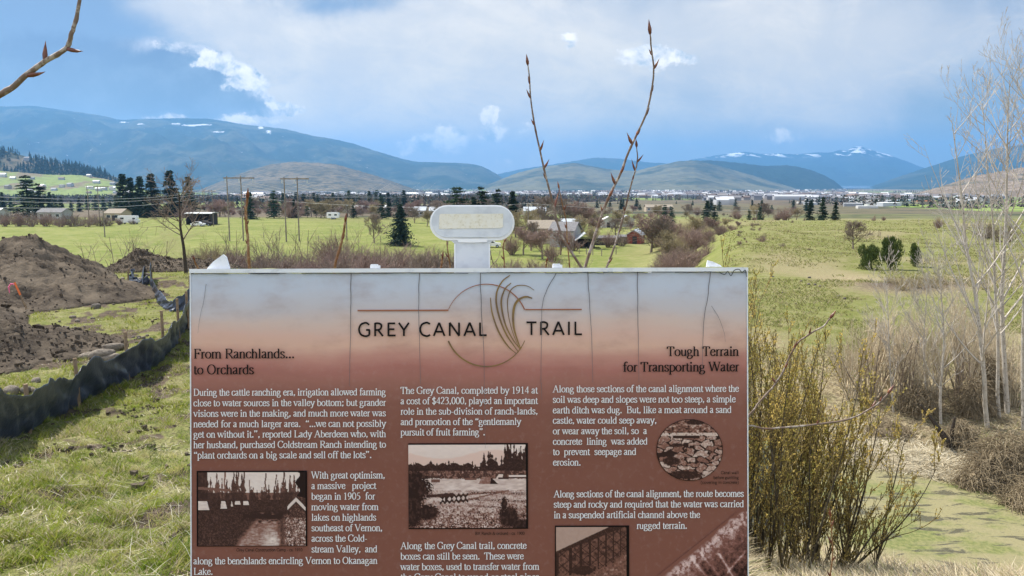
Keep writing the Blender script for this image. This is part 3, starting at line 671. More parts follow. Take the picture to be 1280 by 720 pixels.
# ragged dark grit line under the top lip, worn down at the right corner
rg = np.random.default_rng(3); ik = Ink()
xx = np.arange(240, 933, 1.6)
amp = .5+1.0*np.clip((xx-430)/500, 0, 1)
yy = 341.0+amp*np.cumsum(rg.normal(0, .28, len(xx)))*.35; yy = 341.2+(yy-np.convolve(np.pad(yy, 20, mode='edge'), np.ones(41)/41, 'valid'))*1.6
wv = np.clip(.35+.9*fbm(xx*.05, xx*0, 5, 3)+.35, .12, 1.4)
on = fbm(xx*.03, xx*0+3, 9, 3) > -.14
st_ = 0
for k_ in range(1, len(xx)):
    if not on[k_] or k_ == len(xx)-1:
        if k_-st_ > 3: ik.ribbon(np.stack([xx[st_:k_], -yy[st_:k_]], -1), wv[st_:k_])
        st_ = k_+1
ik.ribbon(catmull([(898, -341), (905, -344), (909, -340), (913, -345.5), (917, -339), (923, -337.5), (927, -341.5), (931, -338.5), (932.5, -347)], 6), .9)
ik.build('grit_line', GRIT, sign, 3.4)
# cracks in the laminate
for pts in ([(439, 341), (438.5, 400), (437.5, 440), (436.5, 482)], [(524.5, 341), (523.5, 375), (524, 420), (525.5, 480)], [(600.3, 341), (602, 395), (604.5, 440), (605, 480)], [(695, 342), (684, 362), (678, 380), (676.5, 420), (675.5, 478)],
            [(734.5, 340), (736.5, 375), (739, 420), (740.5, 478)], [(796.5, 340), (797, 400), (798, 478)], [(888, 337), (884.5, 370), (879.5, 400), (877.5, 440), (877.8, 470)], [(258.5, 354), (255, 375), (250, 398), (247.5, 415)], [(889, 383), (898, 398), (904, 415), (906, 428)], [(605, 480), (606, 560)], [(676, 478), (677, 500)]):
    P = catmull(pts, 10); P[:, 1] = -P[:, 1]; P[:, 0] += .35*fbm(P[:, 1]*.09, P[:, 0]*0, 77, 3)*3
    fadeK = 1.0 if pts[0][1] < 345 else .55
    I_ = Ink(); I_.ribbon(P, np.linspace(1.0, .35, len(P))*fadeK); I_.build('crack', CRK, sign, 2.2)
# trail logo
lg = Ink(); P_ = lambda pts, n=10: np.array([(a, -b) for a, b in catmull(pts, n)])
lg.ribbon([(447, -387.6), (560.5, -387.6)], 2.0); lg.ribbon([(656.6, -387.0), (727, -387.0)], 1.6)
a = np.linspace(math.radians(157), math.radians(22), 40); lg.ribbon(np.stack([608+51.4*np.cos(a), -406.5+51.4*np.sin(a)], -1), np.linspace(.7, 1.6, 40))
lg.build('logo_arc', COPPER, sign, 1.6)
lg = Ink()
a = np.linspace(math.radians(202), math.radians(338), 40); lg.ribbon(np.stack([608+51.4*np.cos(a), -406.5+51.4*np.sin(a)], -1), np.linspace(2.0, .9, 40))
for pts, w in (([(613, 372), (614.5, 388), (619, 404), (624, 416), (630.6, 427), (637, 435), (644.7, 441.5)], 2.0), ([(637.6, 344), (628.5, 351), (622, 362), (620.2, 372), (620.8, 382), (624, 396), (629, 410), (634.5, 421), (640.5, 429.7), (647.5, 439.5)], 2.3),
               ([(639, 353.7), (632.5, 359.5), (628.4, 367.8), (626.6, 376), (627, 384.7), (629.5, 398), (633.4, 410), (641, 424.5), (650.3, 436.7)], 2.2), ([(667.7, 363), (661, 358.4), (653, 356.6), (645.5, 357.5), (639, 362), (635.5, 370), (634.3, 379), (635.2, 392), (637.6, 404.4), (642, 419), (648.9, 435)], 1.3),
               ([(665.2, 372.9), (659, 371), (653, 372), (647, 375.8), (643.3, 381.9), (641.6, 390), (641.3, 398.7), (642.3, 410), (645.2, 421), (650.3, 435.3)], 3.0)):
    P = P_(pts); n = len(P); tt = np.linspace(0, 1, n); lg.ribbon(P, w*(.30+.70*np.clip(np.sin(math.pi*(tt*.86+.10)), 0, 1)))
lg.build('logo_reeds', OLIVE, sign, 1.8)
tl = Ink()
tl.text('GREY CANAL', 447.0, 609.2, 419.6, 25.2, 'sans', .094, track=.085, justify=False); tl.build('title_lettering', BLACK, sign, 2.0); tl = Ink(); tl.text('TRAIL', 657.2, 728.2, 418.8, 25.2, 'sans', .094, track=.085, justify=False)
tl.build('title_lettering', BLACK, sign, 2.0)
hd = Ink()
for a_ in (('From Ranchlands...', 242, 368.6, 446.6), ('to Orchards', 242, 317.6, 466.4), ('Tough Terrain', 833, 923, 445.3), ('for Transporting Water', 778, 923.2, 464.6)):
    hd.text(*a_, 17.6, thick=.105, thin=.045, justify=False)
    if a_[0] in ('to Orchards', 'for Transporting Water'): hd.build('heading_lettering', BLACK, sign, 2.0); hd = Ink()
bd = Ink()
for a_ in (('During the cattle ranching era, irrigation allowed farming', 241.8, 482.2, 493.2), ('close to water sources in the valley bottom; but grander', 241.8, 482.2, 506.4), ('visions were in the making, and much more water was', 241.8, 482.2, 519.5), ('needed for a much larger area.  “...we can not possibly', 241.8, 482.2, 532.6), ('get on without it.”, reported Lady Aberdeen who, with', 241.8, 482.2, 545.5), ('her husband, purchased Coldstream Ranch intending to', 241.8, 482.2, 558.6), ('“plant orchards on a big scale and sell off the lots”.', 241.8, 464.3, 571.6),
    ('With great optimism,', 388.7, 480.9, 597.0), ('a massive   project', 388.7, 469.8, 610.1), ('began in 1905  for', 388.7, 468.4, 623.3), ('moving water from', 388.7, 472.6, 636.5), ('lakes on highlands', 388.7, 469.8, 649.6), ('southeast of Vernon,', 388.7, 477.4, 662.8), ('across the Cold-', 388.7, 458.7, 675.8), ('stream Valley,  and', 388.7, 470.8, 689.2), ('along the benchlands encircling Vernon to Okanagan', 241.2, 471, 703.6), ('Lake.', 241.2, 265.6, 716.8),
    ('The Grey Canal, completed by 1914 at', 500.4, 671.8, 491.6), ('a cost of $423,000, played an important', 500.4, 671.8, 504.6), ('role in the sub-division of ranch-lands,', 500.4, 671.8, 517.6), ('and promotion of the “gentlemanly', 500.4, 650.8, 530.6), ('pursuit of fruit farming”.', 500.4, 606, 543.6),
    ('Along the Grey Canal trail, concrete', 499.8, 657.2, 685.4), ('boxes can still be seen.  These were', 499.8, 653.6, 698.5), ('water boxes, used to transfer water from', 499.8, 673, 711.6), ('the Grey Canal to wood or steel pipes', 499.8, 673, 724.6),
    ('Along those sections of the canal alignment where the', 690.4, 922.8, 490.2), ('soil was deep and slopes were not too steep, a simple', 690.4, 918.7, 503.3), ('earth ditch was dug.  But, like a moat around a sand', 690.4, 913.5, 516.5), ('castle, water could seep away,', 690.4, 820.1, 529.4), ('or wear away the soil, so  a', 690.4, 808, 542.6), ('concrete  lining  was added', 690.4, 808.6, 555.7), ('to  prevent  seepage and', 690.4, 794.5, 568.6), ('erosion.', 690.4, 725.4, 581.7),
    ('Along sections of the canal alignment, the route becomes', 691.2, 928.6, 621.3), ('steep and rocky and required that the water was carried', 691.2, 928.6, 634.2), ('in a suspended artificial channel above the', 691.2, 873.9, 647.4), ('rugged terrain.', 794.6, 857.8, 661.0)):
    bd.text(*a_, 12.7, thick=.092, thin=.046)
    if a_[0][:9] in ('“plant or', 'Lake.', 'pursuit o', 'the Grey ', 'erosion.', 'rugged te'): bd.build('body_lettering', WHITE, sign, 2.0); bd = Ink()
cp = Ink()
for a_ in (('Grey Canal Construction Camp - ca. 1910', 294.9, 377.6, 687.8), ('BX Ranch & orchard - ca. 1900', 593, 654.9, 668.0), ('Canal wall', 900, 922.4, 593.0), ('before guniting', 890.7, 922.4, 599.1), ('(covering in concrete)', 874.7, 922.4, 605.1)):
    cp.text(*a_, 5.4, 'plain', .085, justify=False)
    if a_[0][0] in 'GB(': cp.build('caption_lettering', BLACK, sign, 2.0); cp = Ink()

# printed pictures: fine grids of ink colours (these are flat prints on the panel)
PRINT = mat('printed_picture', (1, 1, 1), .4, .10, attr=True)
def grid_print(name, x0, y0, x1, y1, fn, step=.55, off=1.0, keep=None):
    nx = int((x1-x0)/step)+1; ny = int((y1-y0)/step)+1
    xs = np.linspace(x0, x1, nx); ys = np.linspace(y0, y1, ny); XX, YY = np.meshgrid(xs, ys)
    c = fn((XX-x0)/(x1-x0), (YY-y0)/(y1-y0), XX, YY)
    P = np.stack([(XX-640)*K, np.full_like(XX, -off*1e-3), (360-YY)*K], -1).reshape(-1, 3)
    i = np.arange(ny-1)[:, None]*nx; j = np.arange(nx-1)[None]
    f = np.stack([i+j, i+nx+j, i+nx+j+1, i+j+1], -1).reshape(-1, 4)
    if keep is not None:
        kk = keep(XX, YY).reshape(-1); f = f[kk[f].all(1)]
        used, inv = np.unique(f.ravel(), return_inverse=True); P = P[used]; c = c.reshape(-1, 3)[used]; f = inv.reshape(-1, 4)
    return mesh_np(name, P, f, PRINT, sign, colors=c.reshape(-1, 3))
def sepia(v):
    """grey value 0..1 -> warm print ink"""
    v = np.clip(v, 0, 1)[..., None]
    d = np.array(lin(30, 20, 20)); mid = np.array(lin(136, 98, 86)); w = np.array(lin(238, 222, 212))
    return np.where(v < .5, d+(mid-d)*(v*2)**1.15, mid+(w-mid)*((v-.5)*2)**1.1)*1.0
def spikes(u, v, base, hgt, dens, seed):
    """conifer skyline: True where tree"""
    o = np.zeros_like(u, bool); r_ = np.random.default_rng(seed)
    for k in range(dens):
        c0 = r_.uniform(-.03, 1.03); h = hgt(c0)*r_.uniform(.45, 1.15); w = r_.uniform(.012, .026)
        tt = (v-(base(c0)-h))/max(h, 1e-3)
        o |= (tt > 0)&(tt < 1.1)&(np.abs(u-c0) < w*(.15+.9*tt)*(1+.5*np.sin(tt*22+k)))
    return o
def camp(u, v, X, Y):
    n1 = fbm(X*.55, Y*.35, 2, 4); n2 = fbm(X*.9, Y*.9, 3, 3); n3 = fbm(X*.25, Y*.6, 5, 3)
    sk = .90+.08*n3
    far_ = spikes(u, v, lambda c: .46, lambda c: .30+.08*math.sin(c*9), 70, 1)
    g_ = np.where(far_, .30+.5*n1, sk)
    tall = spikes(u, v, lambda c: .47, lambda c: (.47 if c < .13 else .40 if (.2 < c < .46 or .62 < c < .90) else .20), 46, 4)
    g_ = np.where(tall, .13+.35*np.clip(n2+.15, 0, 1), g_)
    for c0, w0, t0 in ((.255, .007, .0), (.375, .006, .0), (.43, .006, .02), (.48, .004, .12), (.625, .006, .03), (.72, .005, .05), (.79, .007, .0)):
        g_ = np.where((np.abs(u-c0-.004*np.sin(v*30)) < w0)&(v > t0)&(v < .47), .22+.5*np.clip(n2, 0, 1)+(.18 if c0 == .255 else 0), g_)
    g_ = np.where((u < .10)&(v < .40), .10+.25*np.clip(n1+.1, 0, 1), g_)
    g_ = np.where((v > .21+.10*u)&(v < .245+.10*u)&(u < .3), .38, g_)
    g_ = np.where((v > .29)&(v < .40), g_*.35+.06+.12*np.clip(n1, 0, 1), g_)
    mid = (v >= .385)&(v < .53); g_ = np.where(mid, .09+.25*np.clip(n2+.1, 0, 1), g_)
    def tent(x0, x1, y0, y1): return (u > x0+.25*(y1-v)*.3)&(u < x1-.5*(y1-v)*.35)&(v > y0)&(v < y1)
    for t_ in ((.0, .115, .40, .52), (.215, .275, .40, .50), (.31, .33, .40, .47), (.345, .40, .40, .45), (.42, .475, .40, .455)):
        g_ = np.where(tent(*t_), .86+.2*n3, g_)
    gl = (v >= .53); g_ = np.where(gl, .10+.62*np.clip(n2*1.3+.04, 0, 1)*(.35+.9*(v-.5))*(u < .5)+.10*n1, g_)
    e1 = .54-.42*np.clip((v-.62)/.38, 0, 1)**1.0*.45+.06*n3; e2 = .74+.05*(v-.6)+.05*n1
    pth = sst(u, e1-.03, e1+.03)*(1-sst(u, e2-.03, e2+.04))*sst(v+.3*n3, .58, .70)
    g_ = g_*(1-pth)+pth*(.50+.20*(v-.6)+.28*np.exp(-((u-.68)/.07)**2)*sst(v, .7, .95)+.35*n3+.15*n1)
    g_ = np.where((np.abs(v-.60-.10*n3) < .035)&(u > .42)&(u < .85), .08, g_)
    fol = sst(u, .76, .82)*sst(v+.1*n1, .56, .64); g_ = g_*(1-fol)+fol*(.46+1.5*n2)
    roof = np.abs(v-(.38+1.5*np.abs(u-.90))) < .026; g_ = np.where(roof&(u > .82)&(v < .56), .85, g_)
    g_ = np.where((v > .42+1.5*np.abs(u-.90))&(u > .84)&(v < .62), .12+1.1*np.clip(n2, 0, 1), g_)
    g_ = np.where((u > .915+.02*np.sin(v*30)-.07*np.clip(.03-v, 0, 1)*20)&(v < .34+.3*(u-.915)), .03, g_)
    e = (u < .012)|(u > .985)|(v < .02)|(v > .99); return np.where(e[..., None], np.array(lin(20, 12, 14)), sepia(g_))
def ranch(u, v, X, Y):
    n1 = fbm(X*.45, Y*.30, 13, 4); n2 = fbm(X*.85, Y*.85, 14, 3); n3 = fbm(X*.14, Y*.4, 15, 4)
    g_ = .93-.25*v+.05*n3
    hl = .12+.05*np.sin((u-.05)*7)-.03*n3; hz_ = sst(v, hl, hl+.02)*.8
    g_ = np.where(v > .30, .80+.35*n3, g_)
    g_ = np.where(v > .55, g_-.10+.55*np.minimum(n2, .12), g_)
    trees = spikes(u, v, lambda c: .36, lambda c: .12+.10*(c > .62)+.12*(c > .80)+.03*math.sin(c*40), 150, 15)|((v > .245+.05*np.sin(u*60)*.3)&(v < .34)&((u < .54)|(u > .60)))
    g_ = np.where(trees, .07+.30*np.clip(n2+.02, 0, 1), g_)
    fr = (v > .32)&(v < .415+.03*n1); g_ = np.where(fr, np.where(n1 > .0, .40+.8*n2, .14+.3*np.clip(n2, 0, 1)), g_)
    def para(x0, x1, y0, y1, sl): return (v > y0)&(v < y1)&(u > x0+sl*(y1-v))&(u < x1-.02*(v-y0))
    g_ = np.where(para(.585, .70, .395, .475, .35), .52+.3*n2, g_); g_ = np.where((v > .40)&(v < .475)&(u > .69-.4*(v-.40)*.2)&(u < .69+.8*(v-.40)), .05, g_)
    g_ = np.where(para(.73, .79, .365, .415, .5), .86, g_); g_ = np.where((v > .40)&(v < .42)&(u > .75)&(u < .84), .10, g_); g_ = np.where((v > .375)&(v < .395)&(u > .84), .90, g_); g_ = np.where((v > .395)&(v < .405)&(u > .84), .1, g_)
    g_ = np.where((v > .41)&(v < .432)&(u > .47)&(u < .57), .38, g_); g_ = np.where((v > .42)&(v < .455)&(u > .19)&(u < .265), .34+.2*n2, g_)
    for a0, b0, sl in ((.66, .42, -.32), (.60, .70, -.13)): g_ = np.where((np.abs(v-(a0+sl*(u-.5))) < .008)&(u > .42)&(u < .84), .42, g_)
    for k in range(1, 6):
        ln = np.abs(v-(.50+.075*k+.10*(u-.5)*k*.35)) < .014; g_ = np.where(ln&(n2 > .02)&(u > .5)&(u < .99), .22, g_)
    fl = np.abs(v-(.665-.10*(u-.2)))-.012*np.sin(X*1.1); g_ = np.where((fl < .016)&(u > .18)&(u < .44), .82, g_); g_ = np.where((fl > .012)&(fl < .045)&(u > .26)&(u < .50), .08, g_); g_ = np.where((np.abs(u-.315) < .012)&(v > .58)&(v < .68), .06, g_)
    g_ = np.where((v > .60-.1*(u-.17))&(v < .635-.1*(u-.17))&(u > .15)&(u < .38), .12, g_)
    bush = sst(v+.5*n1+.12*np.abs(u-.55), .76, .88); g_ = g_*(1-bush)+bush*(.44+1.6*n2+.3*n3)
    for cx0, cy0, rx, ry in ((.04, .52, .17, .22), (.03, .75, .10, .25), (.16, .80, .10, .10), (.84, .86, .09, .13), (.80, .72, .03, .10), (.95, .95, .10, .06)):
        dk = np.exp(-(((u-cx0)/rx)**2+((v-cy0)/ry)**2)); g_ = np.where(dk+.75*n2 > .45, .05+.35*np.clip(n1, 0, 1), g_)
    col = sepia(g_)*np.array([1.0, .97, .97]); col = col*(1-(hz_*(v < .36)*(g_ > .6)*.75)[..., None])+np.array(lin(216, 176, 160))*(hz_*(v < .36)*(g_ > .6)*.75)[..., None]
    e = (u > .982)|(v < .018)|(v > .985); return np.where(e[..., None], np.array(lin(18, 12, 12)), col)
def trestle(u, v, X, Y):
    n1 = fbm(X*.4, Y*.4, 26, 4); n2 = fbm(X*1.1, Y*.9, 27, 3)
    dk = .48-.58*u; g_ = .74+.05*n1+0*u
    ground_ = v > .92-.30*np.clip(u, 0, 1)-.18*sst(u, .75, 1)+.25*n1
    und = (v > dk)&~ground_
    g_ = np.where(und, .30+.7*n1, g_)
    k = np.abs(np.sin((u**1.35)*26)); post = und&(k < .22+.25*(1-u)); brace = und&((np.abs(np.sin((u*1.0+v*.9)*17)) < .13)|(np.abs(np.sin((u*1.0-v*.9)*17)) < .13)); g_ = np.where(post|brace, .09+.2*np.clip(n2, 0, 1), g_)
    g_ = np.where(ground_, .46+.7*n1+.3*n2, g_)
    deck = (v > dk-.01-.03*u)&(v < dk+.045+.05*u); g_ = np.where(deck, .10+.5*np.clip(n2, 0, 1), g_)
    b_ = np.exp(-(((u-.38)/.20)**2+((v-.80)/.10)**2)); g_ = np.where(b_+.8*n1 > .5, .10+.2*np.clip(n2, 0, 1), g_)
    e = (u > .962)|(v < .028)|(u < .012); return np.where(e[..., None], np.array(lin(20, 13, 13)), sepia(g_*.92)*np.array([.95, .88, .82]))
def stonewall(u, v, X, Y):
    r_ = np.random.default_rng(8); pts_ = []
    for row in range(9):
        y0 = .26+row*.085
        for k in range(6): pts_.append(((k+.5*(row % 2))/5.2+r_.normal(0, .05), y0+r_.normal(0, .018)))
    pts_ = np.array(pts_); wv = .02*fbm(X*.2, Y*.2, 38, 2)*4; n2 = fbm(X*.6, Y*.6, 30, 4)
    d = np.hypot((u[..., None]+wv[..., None]-pts_[:, 0])*.50, (v[..., None]+wv[..., None]-pts_[:, 1]+.16*(u[..., None]-.5))*1.15); o = np.sort(d, -1); idx = d.argmin(-1)
    tone = ((idx*37 % 11)/11-.45)*.34
    g_ = np.where(o[..., 1]-o[..., 0] < .013, .06, .58+tone+.5*n2)
    g_ = np.where(v < .22, .42+1.3*fbm(X*.35, Y*.6, 31, 4), g_); g_ = np.where((np.abs(v-.25) < .025)&(n2 > -.12), .80, g_); g_ = np.where((v > .27)&(v < .31)&(u > .25)&(u < .65), .08, g_)
    for cx0, cy0, rx, ry in ((.22, .68, .16, .09), (.42, .90, .34, .09), (.30, .42, .13, .04), (.60, .05, .2, .06)):
        dk = np.exp(-(((u-cx0)/rx)**2+((v-cy0)/ry)**2)); g_ = np.where(dk+.6*n2 > .55, .07+.4*np.clip(n2, 0, 1), g_)
    r2 = np.hypot(u-.5, v-.5); return np.where((r2 > .487)[..., None], np.array(lin(14, 10, 10)), sepia(g_)*np.array([1, .95, .9]))
PB = np.array((.208, .084, .0605))
def pipe(u, v, X, Y):
    base = np.broadcast_to(PB, u.shape+(3,)).copy()
    cen = (Y-(720-(X-828)*.80))*.78+6*fbm(X*.08, Y*.08, 39, 2); al = (X-828)*.78-(Y-720)*.62
    inside = sst(cen, -1.5, 2.5)*sst(al, -6, 14)
    n1 = fbm(X*.3, Y*.3, 35, 5, .65); n2 = fbm(X*.9, Y*.9, 36, 3)
    shade = .60-.30*sst(cen, 4, 36)-.22*sst(cen, 34, 70)
    bright = .16*np.exp(-((cen-7)/6)**2)*(n1 > -.02)
    band = .28*np.exp(-((al-41)/1.8)**2)+.22*np.exp(-((al-54)/1.6)**2)-.16*np.exp(-((al-47.5)/4)**2)*sst(cen, 6, 12)
    br = np.exp(-((X-(897+.62*(Y-692)))/2.0)**2)*(Y > 692)*.42+np.exp(-((Y-(716-1.15*(X-908)))/2.2)**2)*(X > 908)*(X < 930)*.35
    col = sepia(np.clip(shade+bright+.75*n1+.25*n2+band+br, .05, .95))*np.array([.95, .82, .84])
    return base*(1-inside[..., None])+col*inside[..., None]
grid_print('camp_photograph', 245.3, 587.4, 383.2, 681.8, camp); grid_print('ranch_photograph', 509.9, 553.7, 659.3, 660.8, ranch)
grid_print('trestle_photograph', 692.8, 657.0, 785.5, 727.0, trestle)
grid_print('wall_photograph', 819.6, 524.2, 903.0, 601.8, stonewall, step=.5, keep=lambda X, Y: np.hypot((X-861.3)/41.7, (Y-563)/38.8) <= 1.0)
grid_print('pipe_picture', 812, 640, 932.9, 740, pipe, off=.8, keep=lambda X, Y: (720-(X-828)*.80-Y) < 6)
# flaps of loose laminate and bolt heads on the top lip
def flap(pts, thick=.004, y=.012):
    m_ = MB(); m_.prism([tuple(sp(a_, b_)[[0, 2]]) for a_, b_ in pts], y-thick, y)
    return m_.build('loose_flap', ALU, sign)
flap([(256, 335.2), (264, 326), (277, 316.6), (281, 320), (285, 334), (284, 335.2)]); flap([(884.5, 334), (886, 325.8), (892, 327.4), (897, 329.6), (902, 332), (904, 334)])
for px_, w_ in ((468, 5.5), (697, 6.0)):
    m_ = MB(); m_.box(sp(px_, 332.9, -.010), (w_*2*K, .016, 3.8*K)); m_.box(sp(px_-1, 330.4, -.010), (w_*1.5*K, .012, 1.6*K)); m_.build('bolt', ALU, sign)

# ------------------------------------------------------------ oval-headed marker behind the sign
DM = 1.47; KM = DM/F
mk = empty('trail_marker', EYE+np.array([0, c_, -s_])*DM, 'pale grey oval-headed marker post with a blank cream sticker rising behind the sign', 'marker post')
mk.rotation_euler = (-PITCH, 0, 0)
def mp(px, py): return ((px-640)*KM, (360-py)*KM)
def stadium(x0, x1, y0, y1, n=14, k_=1.0):
    r_ = (y1-y0)/2; o = []
    for a_ in np.linspace(-90, 90, n): o.append((x1-r_+r_*math.cos(R(a_))*k_, (y0+y1)/2+r_*math.sin(R(a_))))
    for a_ in np.linspace(90, 270, n): o.append((x0+r_+r_*math.cos(R(a_))*k_, (y0+y1)/2+r_*math.sin(R(a_))))
    return o
PLM = mat('pale_marker_plastic', (.60, .63, .66), .45, .4, noise=[(30, (.52, .55, .59), .45, .65)], bump=(220, .12, .001))
PLW = mat('marker_rim', (.78, .79, .80), .4, .4)
STK = mat('cream_sticker', (.72, .68, .56), .6, .3, noise=[(300, (.60, .55, .42), .5, .62), (120, (.74, .71, .62), .4, .6)])
m_ = MB(); m_.prism([mp(a_, b_) for a_, b_ in stadium(537.0, 643.2, 256.4, 300.4)], 0, .016); hd_ = m_.build('head', PLW, mk)
m_ = MB(); m_.prism([mp(a_, b_) for a_, b_ in stadium(539.6, 641.0, 258.2, 296.8)], -.0035, -.0005); m_.build('face_plate', PLM, hd_)
m_ = MB(); m_.prism([mp(*p) for p in ((549.5, 269.6), (550.5, 267.6), (629, 267.3), (629, 283.5), (626, 285.4), (549, 286.2))], -.0046, -.0041); m_.build('sticker', STK, hd_)
m_ = MB(); m_.prism([mp(*p) for p in ((562, 299.5), (617, 299.5), (612.5, 304), (612.4, 900), (568, 900), (567.6, 304))], .002, .014); st_o = m_.build('stem', PLM, mk)
m_ = MB(); m_.prism([mp(*p) for p in ((571, 298.5), (610, 298.5), (609, 302.6), (590, 303.4), (573, 302.8))], -.002, .0015); m_.build('weld_bead', PLW, mk)
for sx_ in (568.6, 611.6):
    m_ = MB(); m_.box((mp(sx_, 600)[0], .006, mp(0, 600)[1]), (1.5*KM, .012, 590*KM)); m_.build('stem_flange', PLW, mk)
m_ = MB(); m_.box((mp(590, 1100)[0], .010, mp(0, 1010)[1]), (.06, .014, 240*KM)); m_.build('post', PLM, mk)

# ------------------------------------------------------------ plants
def unit(v): v = np.asarray(v, float); return v/(np.linalg.norm(v)+1e-12)
def grow(rng, p, d, L, r, lvl, out, kids=(6, 5, 4), ang=(28, 55), up=.25, wob=.16, npt=6, ratio=(.35, .6), t0=.25, tip=.3):
    """one limb with its side limbs, as polylines with radii"""
    P = [np.array(p, float)]; d = unit(d); ds = [d]
    for i in range(npt-1):
        d = unit(d+rng.normal(0, wob, 3)+np.array([0, 0, up*.2])); P.append(P[-1]+d*L/(npt-1)); ds.append(d)
    P = np.array(P); tt = np.linspace(0, 1, npt)
    out.append((P if lvl else P[::2] if npt > 4 else P[[0, 2, 3]], (r*(1-(1-tip)*tt)) if lvl else (r*(1-(1-tip)*tt))[::2] if npt > 4 else (r*(1-(1-tip)*tt))[[0, 2, 3]], lvl))
    if lvl <= 0: return
    for k in range(kids[-lvl] if lvl <= len(kids) else kids[0]):
        t = rng.uniform(t0, 1.0); i = min(int(t*(npt-1)), npt-2); f = t*(npt-1)-i
        q_ = P[i]*(1-f)+P[i+1]*f; dd = ds[i]
        s = unit(np.cross(dd, rng.normal(0, 1, 3))); a = R(rng.uniform(*ang))
        grow(rng, q_, dd*math.cos(a)+s*math.sin(a)+np.array([0, 0, up]), L*rng.uniform(*ratio)*(1.15-.55*t), r*(1-.7*t)*rng.uniform(.45, .65), lvl-1, out, kids, ang, up, wob, max(4, npt-1), ratio, .15, tip)
def limbs_mesh(name, polys, m, parent=None, k=3, rmin=0.0):
    if k > 3: v, f = tubes([(p, np.maximum(r, rmin)) for p, r, *_ in polys], k)
    else: v, f = tubes([(p, np.maximum(r, rmin)) for p, r, *_ in polys], 3)
    return mesh_np(name, v, f, m, parent, smooth=True)

BARK_GREY = mat('grey_brown_twigs', (.215, .170, .135), .95, .1, obj_rand=.25)
BARK_PINK = mat('pinkish_twigs', (.255, .180, .150), .95, .1, obj_rand=.22)
BARK_PALE = mat('pale_twigs', (.62, .53, .39), .95, .1, obj_rand=.15)
BARK_STRAW = mat('straw_coloured_twigs', (.30, .25, .15), .95, .1, obj_rand=.2)
BARK_DARK = mat('dark_bark', (.052, .042, .036), .95, .1, noise=[(30, (.09, .075, .06), .45, .65)])
NEEDLE = mat('conifer_needles', (.028, .052, .028), .9, .15, noise=[(1.3, (.058, .088, .036), .42, .66)], obj_rand=.35)
SPRUCE = mat('blue_spruce_needles', (.028, .050, .036), .9, .15, noise=[(1.6, (.05, .075, .048), .45, .68)])
JUNI = mat('juniper_foliage', (.060, .088, .022), .9, .15, noise=[(3, (.105, .135, .036), .42, .65)])

def shrub_parts(seed, stems, kids, spread, mtl, rtw, lean=0.0, tall=1.0, name_root='bare_shrub'):
    """unit-height bare shrub: stems and twigs"""
    rng = np.random.default_rng(seed); out = []
    for s in range(stems):
        a = rng.uniform(0, 2*math.pi); e = rng.uniform(.05, spread*1.9)
        d = np.array([math.cos(a)*e, math.sin(a)*e, 1.0]); b = np.array([math.cos(a), math.sin(a), 0])*rng.uniform(0, .10)
        grow(rng, b-np.array([0, 0, .03]), d, rng.uniform(.55, .95)*tall/math.sqrt(1+.5*e*e), rtw*3.2, 2, out, kids, (25, 60), .22, .14)
    top = max(p[:, 2].max() for p, _, _ in out)
    out = [(p/top, r/top, l) for p, r, l in out]
    return out
_protos = {}
def plant(kind, loc, height, label, cat, group=None, rz=0.0, wide=1.0):
    """first call builds the plant, later calls copy it part by part"""
    name, builder = PLANTS[kind]
    if kind not in _protos:
        root = empty(name, loc, label, cat, group, rz); builder(root); _protos[kind] = root
    else:
        root = copy_tree(_protos[kind])
        for kk in ('group',):
            if kk in root and not group: del root[kk]
        tag(root, label, cat, group)
        root.location = loc; root.rotation_euler = (0, 0, rz)
    root.scale = (height*wide, height*wide, height)
    return root
def b_shrub(seed, stems, kids, spread, mtl, rtw, tall=1.0):
    def f(root):
        out = shrub_parts(seed, stems, kids, spread, mtl, rtw, tall=tall)
        limbs_mesh('stems', [o for o in out if o[2] == 2], mtl, root); limbs_mesh('twigs', [o for o in out if o[2] < 2], mtl, root)
    return f
def b_round_tree(seed, mtl, bark, kids=(12, 9, 8), L=.62, r=.022, spread=.35, clear=.22, rt=.0040):
    def f(root):
        rng = np.random.default_rng(seed); out = []
        grow(rng, (0, 0, -.03), (rng.normal(0, .04), rng.normal(0, .04), 1), L, r, 3, out, kids, (32, 70), .16, .08, 8, (.45, .75), clear)
        top = max(p[:, 2].max() for p, _, _ in out); out = [(p/top, np.maximum(r_/top, rt), l) for p, r_, l in out]
        limbs_mesh('trunk', [o for o in out if o[2] == 3], bark, root, 6); limbs_mesh('crown', [o for o in out if o[2] < 3], mtl, root)
    return f
